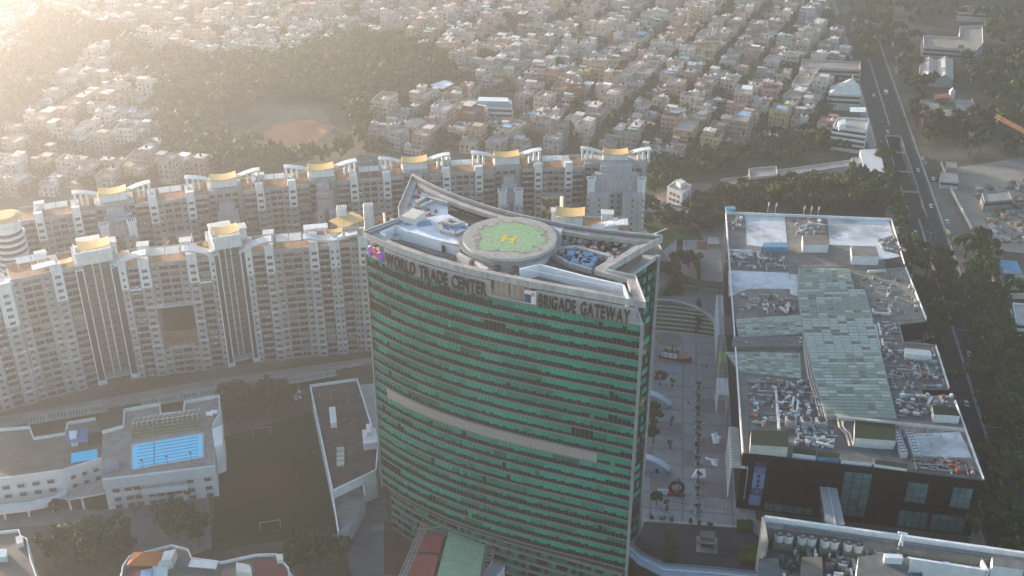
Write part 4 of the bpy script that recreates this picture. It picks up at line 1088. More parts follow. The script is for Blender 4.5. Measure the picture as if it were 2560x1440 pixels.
for L, n in zones:
    Wp = pol(L, ZM+.5); xs = [p[0] for p in Wp]; ys = [p[1] for p in Wp]
    for k in range(int(n*1.7)):
        for _ in range(20):
            x, y = ra_.uniform(min(xs), max(xs)), ra_.uniform(min(ys), max(ys))
            if inside(x, y, Wp): break
        else: continue
        t = ra_.random(); a = R(-8)+ra_.choice([0, math.pi/2]); h = ra_.uniform(.5, 1.8); mi = ra_.choices(range(7), [.36, .16, .06, .10, .18, .01, .13])[0]
        if n == 50: mi = ra_.choice([3, 3, 3, 0, 6])
        if t < .5: clut.box(x, y, ZM, ra_.uniform(.5, 2.0), ra_.uniform(.5, 1.6), h, a, mi)
        elif t < .85:
            l = ra_.uniform(2, 7); clut.box(x, y, ZM+.5, l, ra_.uniform(.25, .6), ra_.uniform(.25, .6), a, ra_.choice([0, 1, 4, 4, 0]), bottom=True)
        else: clut.cyl(x, y, ZM, ZM+ra_.uniform(1, 2.2), ra_.uniform(.5, .9), n=10, m=mi)
clut.build('roof_machinery', cl_m, mall, kind='stuff')
# big white S-ducts
sd = MB()
for L_ in ([(1895, 628), (1897, 642), (1918, 644)], [(1832, 632), (1858, 644)], [(2182, 770), (2184, 780), (2226, 782), (2222, 768)], [(1985, 990), (1978, 1025), (1992, 1028), (1996, 1000)], [(2030, 1092), (2078, 1098), (2080, 1106)], [(2040, 1103), (2085, 1114)], [(1940, 975), (1948, 1070)], [(2290, 985), (2330, 990), (2320, 1008)], [(2250, 1025), (2300, 1032)], [(1950, 765), (1968, 778), (1972, 760)], [(2188, 810), (2200, 868)], [(2196, 806), (2208, 862)], [(2170, 676), (2215, 674)], [(2020, 555), (2058, 560)]):
    for a, c in zip(L_[:-1], L_[1:]): sd.wall(at(*a, ZM+1.6), at(*c, ZM+1.6), .95, ZM+.5, ZM+1.5)
sd.build('white_duct', offwhite, mall, kind='stuff')
# antenna masts on the far edge
for x, y in ((1919, 530), (1938, 532), (2008, 540), (2026, 541), (2044, 542)):
    X, Y = at(x, y, ZM); b = MB(); b.tube((X, Y, ZM), (X, Y, ZM+6), .14, n=5); b.box(X, Y-.3, ZM+3.6, .5, .3, 2.0, .3); b.box(X+.5, Y, ZM+4, .4, .3, 1.6, 1.0); b.build('antenna_mast', ltmetal, mall)
b = MB(); b.box(*at(1826, 525, ZM+1), ZM, 5, 3, 2.4); b.build('water_tank', bluesheet, mall)
# facade glazing on the near end (dark wall)
fdir = (m_fr[0]-m_fl[0], m_fr[1]-m_fl[1]); FLn = math.hypot(*fdir); fa = math.atan2(fdir[1], fdir[0])
def on_front(u, z): p = lerp(m_fl, m_fr, u); return (p[0]+math.sin(fa)*.12, p[1]-math.cos(fa)*.12)
tealg = mat('mall_teal_glass', (.10, .19, .19), .15, .25, .25, spec=.6)
def fglass(u0, u1, z0, z1, nx, nz):
    p, q = on_front(u0, 0), on_front(u1, 0)
    b = MB(); b.wall(p, q, .3, z0, z1); o = b.build('shop_window', mallwall, mall)
    for i in range(nx):
        for j in range(nz):
            a, c = lerp(p, q, (i+.04)/nx), lerp(p, q, (i+.96)/nx); dz = (z1-z0)/nz
            b = MB(); b.wall((a[0]+math.sin(fa)*.14, a[1]-math.cos(fa)*.14), (c[0]+math.sin(fa)*.14, c[1]-math.cos(fa)*.14), .1, z0+dz*(j+.03), z0+dz*(j+.97)); b.build('pane', tealg, o)
fglass(.435, .55, 3, 23, 3, 8); fglass(.70, .785, 12.5, 21.5, 3, 4); fglass(.885, .965, 12.5, 21.5, 3, 4); fglass(.69, .81, 1.0, 8.5, 4, 3); fglass(.825, .965, 1.0, 8.5, 4, 3); fglass(.12, .33, .8, 4.2, 5, 1)
# poster column at the left edge of the front: portraits and blue cards
pz = [(.055, .105, 20.5, 22.6, (.03, .04, .14)), (.055, .105, 17.6, 20.4, (.16, .17, .30)), (.055, .105, 10.6, 17.5, (.26, .36, .55)), (.055, .105, 7.4, 10.3, (.10, .12, .24)), (.05, .1, 2.6, 7.2, (.24, .34, .52))]
ban = thing('hanging_banner', 'tall blue banner with portraits hung on the dark mall wall', 'banner', (*on_front(.08, 0), 0))
for i, (u0, u1, z0, z1, c_) in enumerate(pz):
    b = MB(); p, q = on_front(u0, 0), on_front(u1, 0); b.wall((p[0]+.02, p[1]-.2), (q[0]+.02, q[1]-.2), .12, z0, z1); b.build('banner_panel', mat('banner%d' % i, c_, .6, .05), ban)
b = MB()
for z_ in (16.2, 14, 11.8): 
    p = on_front(.08, 0); b.tube((p[0], p[1]-.27, z_), (p[0], p[1]-.34, z_), .8, n=12)
b.build('banner_emblem', mat('banner_navy', (.03, .05, .16), .5, 0), ban)
b = MB()
for z_ in (18.7, 9.0):
    p = on_front(.08, 0); b.tube((p[0], p[1]-.27, z_), (p[0], p[1]-.33, z_), .85, n=14)
b.build('banner_portrait', mat('banner_skin', (.30, .22, .19), .6, .1), ban)
# white trellis screens on the plaza side
def trellis(px0, py0, px1, py1, z0, z1, off, nvert, nh, m, label, diag=True):
    P0, P1 = at(px0, py0, z1), at(px1, py1, z1)
    t = thing('trellis_screen', label, 'trellis', (*lerp(P0, P1, .5), 0))
    L_ = math.hypot(P1[0]-P0[0], P1[1]-P0[1]); dx, dy = (P1[0]-P0[0])/L_, (P1[1]-P0[1])/L_; nx, ny = dy, -dx
    if nx > 0: nx, ny = -nx, -ny
    b = MB()
    for f in (0, off):
        a, c = (P0[0]-nx*f, P0[1]-ny*f), (P1[0]-nx*f, P1[1]-ny*f)
        for z in (z0, z1): b.tube((*a, z), (*c, z), .16, n=4)
        for k in range(nvert+1): p = lerp(a, c, k/nvert); b.tube((*p, z0), (*p, z1), .13, n=4)
    b.build('frame', m, t)
    for k in range(nh+1):
        p = lerp(P0, P1, k/nh); q = (p[0]-nx*off, p[1]-ny*off); b = MB()
        b.tube((*p, z1), (*q, z1), .11, n=4)
        if diag and k < nh:
            p2 = lerp(P0, P1, (k+1)/nh); q2 = (p2[0]-nx*off, p2[1]-ny*off); b.tube((*p, z1), (*q2, z1), .09, n=4)
        b.build('slat', m, t)
    for k in range(max(3, int((z1-z0)/1.3))):
        z = z0+(z1-z0)*k/max(3, int((z1-z0)/1.3)); b = MB(); b.tube((*P0, z), (*P1, z), .10, n=4); b.build('rail', m, t)
trw = mat('trellis_white', (.62, .66, .66), .6, .06)
trellis(1792, 738, 1796, 836, 8, 22, 2.4, 10, 30, trw, 'narrow white trellis standing along the far half of the mall wall', False)
trellis(1793, 945, 1796, 985, 10, 20, 4, 5, 16, trw, 'white trellis bending round the mall entrance')
trellis(1822, 1068, 1828, 1168, 6, 20, 6, 8, 26, trw, 'widest white trellis of diagonal bars beside the dark mall corner')
trellis(1798, 880, 1800, 905, 13, 21, 2.5, 3, 9, mat('trellis_lime', (.42, .50, .16), .6, .08), 'short lime green trellis ladder on the mall wall', False)

# ================================================================== plaza, paths, lawns
plaza = [(1608, 1300), (1640, 860), (1650, 560), (1745, 520), (1812, 560), (1812, 900), (1860, 1290), (1910, 1290), (1900, 1440), (1560, 1440)]
PZ = pol([(1500, 1440), (1620, 990), (1640, 640), (1668, 545), (1850, 545), (1850, 900), (1890, 1300), (1960, 1320), (1950, 1500), (1480, 1520)], 0)
plz = sheet('plaza', PZ, .012, paving, 'grey paved plaza with dark bands between the tower and the mall')
ax = R(7.4); 
def PL(s, t):  # plaza frame: s across from mall wall to the left, t along
    return (84-s*math.cos(ax)+t*math.sin(ax), 336+s*math.sin(ax)+t*math.cos(ax))
bands = MB(); rose = MB()
for k in range(16):
    t = -22+k*9.2; a, c = PL(0.5, t), PL(46, t); bands.wall(a, c, 1.1, .006, .020)
for s in (1.5, 14, 20, 32, 40): 
    for k in range(15):
        t = -22+k*9.2; bands.wall(PL(s, t+.55), PL(s, t+8.65), 1.0, .006, .0205)
for s0, s1, k in ((2, 13.5, 3), (2, 13.5, 6), (14.5, 19.5, 5), (20.5, 31.5, 7), (2, 13.5, 9), (20.5, 31.5, 3), (32.5, 39.5, 5)):
    t = -22+k*9.2+.55; rose.prism([PL(s0, t), PL(s1, t), PL(s1, t+8.1), PL(s0, t+8.1)], .006, .018)
bands.build('paving_band', paving2, plz, kind='stuff'); rose.build('paving_field', paving3, plz, kind='stuff')
sheet('drop_off_lane', pol([(1612, 1305), (1870, 1322), (1905, 1345), (1900, 1470), (1540, 1450), (1580, 1370)], 0), .030, asphalt, 'dark asphalt drop-off lane at the foot of the plaza')
sheet('lane_kerb', pol([(1608, 1298), (1872, 1316), (1876, 1321), (1610, 1303)], 0), .14, ltconcrete, 'kerb between plaza and drop-off lane')
lawn1 = sheet('lawn', pol([(1600, 545), (1655, 548), (1735, 560), (1760, 600), (1690, 600), (1640, 640), (1590, 600)], 0), .02, grassm, 'green lawn behind the tower right shoulder')
# amphitheatre: terraced lawn with stone steps
amph = thing('amphitheatre', 'round terraced lawn with pale stone steps beside the plaza', 'amphitheatre', (*at(1690, 785), 0))
C_ = at(1655, 834); rr_ = 25.0; ca_, sa_ = math.cos(R(-9)), math.sin(R(-9))
def AM(x, y): return (C_[0]+x*ca_-y*sa_, C_[1]+x*sa_+y*ca_)
def bow(y, w, n=14): return [(-w+2*w*i/n, y+1.6*(1-(2*i/n-1)**2)) for i in range(n+1)]
for k in range(8):
    y0, y1 = k*3.3, (k+1)*3.3; w0 = math.sqrt(max(1, rr_**2-y0**2)); w1 = math.sqrt(max(1, rr_**2-min(y1, rr_-.5)**2)); h = .35+.38*k
    if k < 7:
        b = MB(); b.prism([AM(*p) for p in bow(y0, w0)]+[AM(*p) for p in bow(y1, w1)][::-1], 0, h, 0); b.build('lawn_step', grassm, amph)
        b = MB(); b.prism([AM(*p) for p in bow(y0-.35, w0)]+[AM(*p) for p in bow(y0+.35, w0)][::-1], 0, h+.1, 0); b.build('stone_step', ltconcrete, amph)
rim = [(rr_*math.cos(R(a_)), 1.0+rr_*math.sin(R(a_))) for a_ in range(0, 181, 9)]; rim2 = [((rr_+1.6)*math.cos(R(a_)), 1.0+(rr_+1.6)*math.sin(R(a_))) for a_ in range(0, 181, 9)]
b = MB(); b.prism([AM(*p) for p in rim]+[AM(*p) for p in rim2][::-1], 0, 3.2, 0); b.build('rim_wall', ltconcrete, amph)
# garden strip north of the terraced lawn
gp_ = thing('podium_roof', 'pale sloping podium roof against the tower right edge', 'roof', (*at(1660, 660), 0)); b = MB(); b.prism(pol([(1600, 560), (1648, 610), (1692, 682), (1640, 730), (1590, 700)], 6), 0, 6, 0, 1); b.build('slab', [concrete, mat('podium_tan', (.24, .20, .185), .9, .12, .2)], gp_)
b = MB(); b.wall(at(1648, 610, 7), at(1692, 682, 7), .5, 5.8, 7); b.build('parapet', ltconcrete, gp_)
sheet('garden_canal', pol([(1692, 598), (1708, 598), (1706, 648), (1688, 648)], 0), .03, mat('canal_water', (.02, .03, .025), .1, .1), 'dark straight water channel in the garden')
b = MB()
for L_ in ([(1689, 598), (1691, 598), (1687, 648), (1685, 648)], [(1709, 598), (1711, 598), (1709, 648), (1707, 648)]): b.prism(pol(L_, .4), 0, .4)
tag(b.build('canal_edge', ltconcrete), 'pale stone edges of the garden water channel', None, kind='structure')
b = MB(); b.prism(pol([(1742, 603), (1768, 605), (1768, 622), (1742, 622)], .3), 0, .3); tag(b.build('garden_deck', mat('deck_red', (.22, .09, .065), .9, .12)), 'dark red square deck at the far plaza end', 'deck')
t = thing('garden_shelter', 'small white open shelter beside the red deck', 'shelter', (*at(1783, 612), 0)); b = MB(); b.prism(pol([(1770, 593), (1798, 594), (1798, 610), (1769, 609)], 3), 2.7, 3, 0, bottom=True); b.build('roof', ltconcrete, t)
b = MB()
for q in ((1771, 609), (1797, 610), (1771, 595), (1797, 596)): b.box(*at(*q, 2), 0, .3, .3, 2.7)
b.build('post', ltconcrete, t)
t = thing('garden_bridge', 'dark covered walkway slanting from the garden to the mall wall', 'walkway', (*at(1750, 705), 0)); b = MB(); A_ = [at(1690, 686, 5), at(1745, 706, 5), at(1806, 712, 5)]
for p, q in zip(A_[:-1], A_[1:]): b.wall(p, q, 5.5, 4.2, 5.0)
b.build('roof', mat('bridge_dark', (.06, .065, .06), .7, .15), t)
b = MB()
for p, q in zip(A_[:-1], A_[1:]): b.wall((p[0], p[1]-2.9), (q[0], q[1]-2.9), .3, 4.2, 5.6)
for p in A_: b.box(*lerp(p, A_[1], .1), 0, .6, .6, 4.2)
b.build('edge_beam', dkconcrete, t)
sheet('garden_path', pol([(1716, 648), (1735, 648), (1748, 665), (1746, 700), (1722, 690)], 0), .025, mat('path_tan', (.27, .21, .16), .9, .12, .2), 'tan curved path in the garden')
# round pebble bed
b = MB(); X, Y = at(1672, 850); b.cyl(X, Y, 0, .5, 6.5, 6.3, 32, 0, 1); o = b.build('round_planter', [ltconcrete, mat('gravel_bed', (.20, .17, .15), .95, .2, .5)]); tag(o, 'round pebble bed with low stone rim north of the play ship', 'planter')
# ------------- play ship
sx_, sy_ = at(1685, 898)
ship = thing('play_ship', 'red and white wooden play ship moored on the plaza paving', 'play structure', (sx_, sy_, 0), R(-18))
hull = MB(); n_ = 12; sec = []
for i in range(n_+1):
    t = i/n_; x = -7+15*t; w = 2.4*(1-max(0, (t-.55)/.45)**2)*(.8+.2*min(1, t*4)); sheer = 1.9+.9*abs(t-.4)**1.5*2
    sec.append([(x, -w*.55, .1), (x, -w, sheer), (x, w, sheer), (x, w*.55, .1)])
for a_, c_ in zip(sec[:-1], sec[1:]):
    for e in range(3): hull.face([a_[e], c_[e], c_[e+1], a_[e+1]], 1 if e == 1 else 0)
hull.face([sec[0][3], sec[0][2], sec[0][1], sec[0][0]], 0)
hull.build('hull', [mat('ship_red', (.24, .05, .04), .6, .15), mat('ship_deck', (.34, .20, .15), .8, .15)], ship, False)
b = MB(); b.bx(-5.5, 1.5, -2.3, -2.1, 2.0, 4.2); b.bx(-5.5, 1.5, 2.1, 2.3, 2.0, 4.2); b.bx(-5.5, -5.3, -2.1, 2.1, 2.0, 4.2); b.build('cabin_wall', cleanwhite, ship, False)
for q in (-4.6, -2.4, -.2): b = MB(); b.tube((q, -2.34, 3.2), (q, -2.5, 3.2), .6, n=14, m=0); b.tube((q, -2.5, 3.2), (q, -2.56, 3.2), .4, n=12, m=1); b.build('porthole', [black, offwhite], ship, False)
b = MB()
for q in range(9): b.bx(-6+q*.9, -5.4+q*.9, -1.5+(q % 3)*.9, -.9+(q % 3)*.9, 2.2, 4.8+(q % 2)*.8, q % 2)
b.tube((-1, 0, 2), (-1, 0, 8), .14); b.build('rigging', [MATS['ship_red'], wood], ship, False)
b = MB(); b.prism(pol([(1668, 920), (1695, 912), (1700, 922), (1680, 930)], 0), .02, .12); o = b.build('ground_tarp', bluesheet); tag(o, 'bright blue tarpaulin lying below the play ship', 'tarpaulin')
# ------------- planters with small trees down the plaza (trees added later)
planter_px = [(1746, 972), (1745, 1003), (1745, 1038), (1745, 1070), (1745, 1100), (1744, 1130), (1744, 1162), (1745, 1205), (1744, 1238), (1680, 968), (1677, 1065), (1675, 1123), (1667, 1275), (1745, 1283)]
pm = MB(); pm.box(0, 0, 0, 2.6, 2.6, .35, 0, 0); pm.box(0, 0, .35, 1.7, 1.7, .75, 0, 1)
pmesh = pm.mesh('planter_box', [ltconcrete, dkconcrete])
plbl = {0: 'farthest', 8: 'nearest'}
for i, (x, y) in enumerate(planter_px):
    X, Y = at(x, y); o = bpy.data.objects.new('stone_planter', pmesh); COL.objects.link(o); o.location = (X, Y, 0.02); o.rotation_euler = (0, 0, -ax)
    lab = (ORD[i]+' square stone planter of the middle plaza row, counted from the ship') if i < 9 else ['square stone planter alone by the upper white canopy', 'square stone planter between two bollard strips', 'square stone planter before the lower white canopy', 'square stone planter left of the drop-off kerb', 'square stone planter mid plaza above the bush line'][i-9]
    tag(o, lab, 'planter', 'stone planters on the plaza')
# round clipped bushes along the lane and bollards
bush_px = [(1628, 1298), (1655, 1299), (1681, 1303), (1724, 1308), (1750, 1311), (1775, 1314)]
boll = MB(); boll.cyl(0, 0, 0, .9, .13, .12, 8, 0); bollm = boll.mesh('bollard', [dkconcrete])
for i in range(16):
    x = 1675+i*9.6; X, Y = at(x, 1256+i*1.25); o = bpy.data.objects.new('bollard', bollm); COL.objects.link(o); o.location = (X, Y, .02); tag(o, 'small dark bollard in the line across the lower plaza', 'bollard', 'bollards across the lower plaza')
# ------------- white arched entrance canopies at the tower foot
def shell(px, py, lab):
    X, Y = at(px, py, 3); t = thing('entrance_canopy', lab, 'canopy', (X, Y, 0), R(-14))
    b = MB(); path = [(-9+13*i/10, 0, 6.2-4.6*(max(0, i/10-.15)/.85)**2) for i in range(11)]
    b.strip(path, (0, 1, 0), 3.2, .5); b.build('roof_shell', mat('canopy_pale', (.50, .56, .60), .6, .06), t, False)
    b = MB()
    for i in range(10): b.face([(path[i][0], -1.6, .0), (path[i+1][0], -1.6, .0), (path[i+1][0], -1.6, path[i+1][2]-.5), (path[i][0], -1.6, path[i][2]-.5)], 0)
    b.bx(2.2, 4, -1.6, 1.6, 0, 1.6); b.build('side_wall', mat('canopy_side', (.36, .42, .47), .7, .06), t, False)
    b = MB(); b.bx(-1.4, -.2, -1.72, -1.62, 0, 2.2); b.build('doorway', darkvoid, t, False)
shell(1655, 1000, 'upper white quarter-round canopy at the tower foot'); shell(1650, 1162, 'lower white quarter-round canopy at the tower foot')
# white sheets lying on the paving
shm = mat('sheet_white', (.82, .82, .82), .8, .1, .6)
for i, (L, lab) in enumerate((([(1777, 1085), (1792, 1082), (1795, 1088), (1803, 1092), (1798, 1108), (1783, 1110), (1781, 1096)], 'white cloth spread flat on the plaza, farthest of three'), ([(1762, 1142), (1778, 1148), (1796, 1147), (1794, 1168), (1781, 1162), (1776, 1152), (1766, 1150)], 'white cloth in two flaps on the plaza, middle of three'), ([(1727, 1194), (1740, 1173), (1764, 1172), (1765, 1194), (1745, 1196)], 'white cloth wrapped under a planter tree, nearest of three'))):
    Wp = pol(L, 0); b = MB(); c0 = (sum(p[0] for p in Wp)/len(Wp), sum(p[1] for p in Wp)/len(Wp)); n0 = len(Wp); rz_ = random.Random(i)
    top = [(*p, .10) for p in Wp]; mid = [(*lerp(p, c0, .5), .15+rz_.uniform(.1, .7)) for p in Wp]
    for k in range(n0):
        j = (k+1) % n0; b.face([(*Wp[k], .02), (*Wp[j], .02), top[j], top[k]]); b.face([top[k], top[j], mid[j], mid[k]]); b.face([mid[k], mid[j], (*c0, .5)])
    tag(b.build('cloth_sheet', shm), lab, 'cloth')
# ring sculpture
X, Y = at(1690, 1236); t = thing('ring_sculpture', 'dark upright ring on a red plinth with white panel beside it', 'sculpture', (X, Y, 0), R(-6))
b = MB(); n1_, n2_ = 28, 8; ctr = 3.4
V = [[((2.5+.62*math.cos(2*math.pi*j/n2_))*math.cos(2*math.pi*i/n1_), .62*math.sin(2*math.pi*j/n2_), ctr+(2.5+.62*math.cos(2*math.pi*j/n2_))*math.sin(2*math.pi*i/n1_)) for j in range(n2_)] for i in range(n1_)]
for i in range(n1_):
    for j in range(n2_): b.face([V[i][j], V[(i+1) % n1_][j], V[(i+1) % n1_][(j+1) % n2_], V[i][(j+1) % n2_]])
b.build('ring', black, t, False, smooth=False)
b = MB(); b.bx(-3.2, 3.2, -1.2, .8, 0, .9); b.bx(-.7, .7, -1.6, .6, .9, 1.9); b.build('plinth', mat('plinth_red', (.26, .02, .05), .6, .1), t, False)
b = MB(); b.bx(-7.2, -3.3, -.9, -.6, .2, 2.6); b.build('white_panel', cleanwhite, t, False)
# kiosk
X, Y = at(1767, 1362); t = thing('security_kiosk', 'dark flat-roofed kiosk on a rounded island in the drop-off lane', 'kiosk', (X, Y, 0), R(-8))
b = MB(); b.bx(-3.8, 3.8, -4.4, 4, 0, .16); b.build('island', concrete, t, False)
b = MB(); b.bx(-2.2, 2.2, -1.6, 3.2, .16, 3.0); b.build('wall', darkglass, t, False)
b = MB(); b.bx(-2.6, 2.6, -.2, 3.6, 3.0, 3.3); b.bx(-2.6, -2.3, -.2, 3.6, 3.3, 3.8); b.bx(2.3, 2.6, -.2, 3.6, 3.3, 3.8); b.bx(-3.4, 3.4, -2.8, -.3, 2.7, 2.9); b.build('roof', dkconcrete, t, False)
# covered walkway bending across the bottom
wk = thing('covered_walkway', 'pale blue-grey roofed walkway bending along the drop-off lane', 'walkway', (*at(1650, 1420), 0))
Wz = 9.0
WL = [(1560, 1345), (1600, 1385), (1660, 1415), (1790, 1425), (1905, 1437), (2060, 1460)]
b = MB()
pts1 = [at(x, y-4, Wz) for x, y in WL]; pts2 = [at(x-6, y+24, Wz) for x, y in WL]
b.prism(pts1+pts2[::-1], Wz-.5, Wz, 0); b.build('roof', mat('walkway_roof', (.34, .40, .45), .5, .08, .2), wk)
b = MB()
for a, c in zip(pts1[:-1], pts1[1:]): b.wall(a, c, .4, Wz-.3, Wz+.5)
b.build('edge_trim', mat('walkway_trim', (.14, .20, .24), .5, .05), wk)
b = MB(); pm_ = [lerp(a, c, .45) for a, c in zip(pts1, pts2)]
for a, c in zip(pm_[:-1], pm_[1:]): b.wall(a, c, .25, Wz, Wz+.3)
b.build('roof_ridge', cleanwhite, wk)
b = MB()
for a, c in zip(pts1, pts2):
    for f_ in (.15, .85): p = lerp(a, c, f_); b.box(*p, 0, .6, .6, Wz-.5)
b.build('column', concrete, wk, kind='stuff')
b = MB()
for a, c in zip(pts2[:-1], pts2[1:]): b.wall(a, c, .3, .1, Wz-.6)
b.build('glazing', darkglass, wk)
# hedges and lane island
def hedge(L, h, lab, col=(.045, .09, .02)):
    Wp = pol(L, h); b = MB(); rh = random.Random(len(lab)); xs = [p[0] for p in Wp]; ys = [p[1] for p in Wp]
    c0 = (sum(xs)/len(xs), sum(ys)/len(ys))
    b.prism([lerp(p, c0, .06) for p in Wp], 0, h*.82, 0)
    for k in range(900):
        x, y = rh.uniform(min(xs), max(xs)), rh.uniform(min(ys), max(ys))
        if not inside(x, y, Wp): continue
        z = h*rh.uniform(.75, 1.05); s = rh.uniform(.15, .4); d1 = Vector((rh.uniform(-1, 1), rh.uniform(-1, 1), rh.uniform(-.4, .4))).normalized()*s; d2 = Vector((rh.uniform(-1, 1), rh.uniform(-1, 1), rh.uniform(-.4, .4))).normalized()*s; p = Vector((x, y, z))
        b.face([p-d1, p-d2, p+d1, p+d2])
    o = b.build('hedge', leafmat('hedge_%d' % int(col[1]*1000), col)); tag(o, lab, 'hedge'); return o
hedge([(1666, 1332), (1678, 1328), (1687, 1336), (1688, 1398), (1680, 1404), (1664, 1400)], 1.6, 'long clipped hedge island in the drop-off lane', (.035, .065, .015))
hedge([(1842, 1298), (1882, 1298), (1884, 1322), (1842, 1320)], 1.8, 'square clipped hedge by the dark mall corner', (.05, .10, .02)); hedge([(1848, 1360), (1890, 1358), (1893, 1400), (1850, 1400)], 2.0, 'bright yellow-green clipped bush bed beside the lane', (.10, .14, .02))
hedge([(1722, 630), (1742, 628), (1752, 660), (1752, 700), (1744, 702), (1742, 664)], 2.2, 'long curved hedge along the garden walk', (.03, .055, .016)); hedge([(1650, 700), (1700, 712), (1712, 728), (1650, 730)], 2.4, 'dark hedge mass above the terraced lawn', (.028, .05, .016)); hedge([(1742, 745), (1752, 748), (1756, 800), (1742, 830), (1736, 826), (1746, 795)], 2.0, 'hedge round the right rim of the terraced lawn', (.03, .055, .018))
# footbridge from mall to the hospital block
fb = thing('footbridge', 'grey roofed footbridge from the dark mall wall to the near roof', 'footbridge', (*at(2080, 1270, 15), 0))
b = MB(); Q = [at(2049, 1216, 17), at(2092, 1220, 17), at(2112, 1312, 17), at(2066, 1312, 17)]; b.prism(Q, 12.5, 17, 0, 1); b.build('deck', [tealg, mat('bridge_roof', (.30, .31, .31), .6, .1, .4)], fb)
b = MB(); b.wall(lerp(Q[0], Q[1], .5), lerp(Q[3], Q[2], .5), .4, 17, 17.3); b.build('roof_ridge', ltmetal, fb)
for k in range(2): b = MB(); b.box(*lerp(lerp(Q[0], Q[1], .5), lerp(Q[3], Q[2], .5), .3+.4*k), 0, 1.2, 1.2, 12.5); b.build('pier', concrete, fb)
# ================================================================== trunk road with underpass
RA = R(9.6)
def road_pt(s, t): # t metres along from a base point, s to the right
    bx0, by0 = at(2300, 560); return (bx0+t*math.sin(RA)+s*math.cos(RA), by0+t*math.cos(RA)-s*math.sin(RA))
def rstrip(s0, s1, t0, t1): return [road_pt(s0, t0), road_pt(s1, t0), road_pt(s1, t1), road_pt(s0, t1)]
road = sheet('road', rstrip(-12, 12, -330, 19.9), .010, asphalt, 'wide dark asphalt trunk road running up the right side')
for L_ in (rstrip(-12, 12, 128.1, 420), rstrip(-12, -4.55, 19.9, 128.1), rstrip(4.55, 12, 19.9, 128.1)): sheet('road', L_, .010, asphalt, 'dark asphalt of the trunk road round and beyond the underpass')
sheet('service_lane', rstrip(13.2, 23, -330, 60), .012, mat('dusty_lane', (.17, .15, .13), .95, .2, .1), 'dusty side lane right of the trunk road')
for s in (-12.6, 12.6): sheet('kerb', rstrip(s-.5, s+.5, -330, 400), .14, ltconcrete, 'concrete kerb of the trunk road')
sheet('footpath', rstrip(-17.5, -13.1, -330, 500), .10, concrete, 'footpath between trunk road and mall')
mk = MB(); whitep = mat('road_paint', (.30, .30, .29), .8, .2, .5)
for s in (-6, 6):
    for k in range(18): t = -300+k*17.5; mk.prism(rstrip(s-.09, s+.09, t, t+5), .008, .0155)
for s in (-11.4, 11.4): mk.prism(rstrip(s-.09, s+.09, -330, 400), .008, .0155)
mk.build('lane_marking', whitep, road, kind='stuff')
md = thing('road_median', 'low concrete median dividing the trunk road', 'median', (*road_pt(0, -100), 0))
b = MB(); b.prism(rstrip(-.6, .6, -330, 5), .01, .55, 0); b.prism(rstrip(-.6, .6, 150, 400), .01, .55, 0); b.build('kerb_wall', concrete, md)
# underpass trough: dark ramp between walls with cross beams
up = thing('underpass', 'open underpass trough with cross beams in the trunk road', 'underpass', (*road_pt(0, 90), 0))
b = MB()
for t0_, z0_, t1_, z1_ in ((20, 0, 75, -5.6), (75, -5.6, 128, -5.6)): b.face([(*road_pt(-4.5, t0_), z0_), (*road_pt(4.5, t0_), z0_), (*road_pt(4.5, t1_), z1_), (*road_pt(-4.5, t1_), z1_)])
b.face([(*road_pt(-4.5, 128), -5.6), (*road_pt(4.5, 128), -5.6), (*road_pt(4.5, 128), 0), (*road_pt(-4.5, 128), 0)])
b.build('ramp', asphalt, up)
b = MB()
for s_ in (-4.49, 4.49): b.face([(*road_pt(s_, 20), 0), (*road_pt(s_, 75), -5.6), (*road_pt(s_, 128), -5.6), (*road_pt(s_, 128), 0)])
b.build('trough_wall', concrete, up)
for s in (-4.8, 4.8): b = MB(); b.prism(rstrip(s-.28, s+.28, 8, 130), .01, 1.1); b.build('side_wall', concrete, up)
for t in (40, 70, 100, 128): b = MB(); b.prism(rstrip(-4.4, 4.4, t, t+1.6), .6, 1.15, bottom=True); b.build('cross_beam', concrete, up)
# ================================================================== school with roof pool
schw = mat('school_white', (.70, .70, .69), .85, .08, .2, stain=.12)
schroof = mat('school_roof', (.19, .155, .125), .9, .2, .12, stain=.3)
sc = thing('school', 'white school building with a blue swimming pool on its roof', 'school', (*at(400, 1180), 0))
ZS = 15.0
b = MB(); pool_bld = [(255, 1195), (536, 1162), (533, 1070), (549, 1040), (549, 994), (462, 1010), (460, 1035), (402, 1042), (400, 1015), (312, 1030), (310, 1070), (256, 1085)]
b.prism(pol(pool_bld, ZS), 0, ZS, 0, 1); b.build('pool_wing', [schw, mat('pool_deck', (.26, .235, .215), .9, .15, .3, stain=.25)], sc)
Wp = pol(pool_bld, ZS)
for i in (2, 3, 4, 5, 6, 7, 8, 9, 10): b = MB(); b.wall(Wp[i], Wp[(i+1) % len(Wp)], .4, ZS-.1, ZS+1.5); b.build('parapet', schw, sc)
b = MB(); A, C = at(255, 1200, ZS+1), at(537, 1166, ZS+1); b.wall(A, C, 1.2, ZS-3.2, ZS+1.2); b.build('front_fascia', mat('school_fascia', (.50, .52, .54), .85, .07, .2, stain=.15), sc)
water = bpy.data.materials.new('pool_water'); water.use_nodes = True
nt = water.node_tree; bs = nt.nodes['Principled BSDF']; bs.inputs['Base Color'].default_value = (.02, .64, .95, 1); bs.inputs['Roughness'].default_value = .08
nz = nt.nodes.new('ShaderNodeTexNoise'); nz.inputs['Scale'].default_value = 1.2; gg = nt.nodes.new('ShaderNodeNewGeometry'); nt.links.new(gg.outputs['Position'], nz.inputs['Vector'])
bp = nt.nodes.new('ShaderNodeBump'); bp.inputs['Strength'].default_value = .12; nt.links.new(nz.outputs['Fac'], bp.inputs['Height']); nt.links.new(bp.outputs[0], bs.inputs['Normal'])
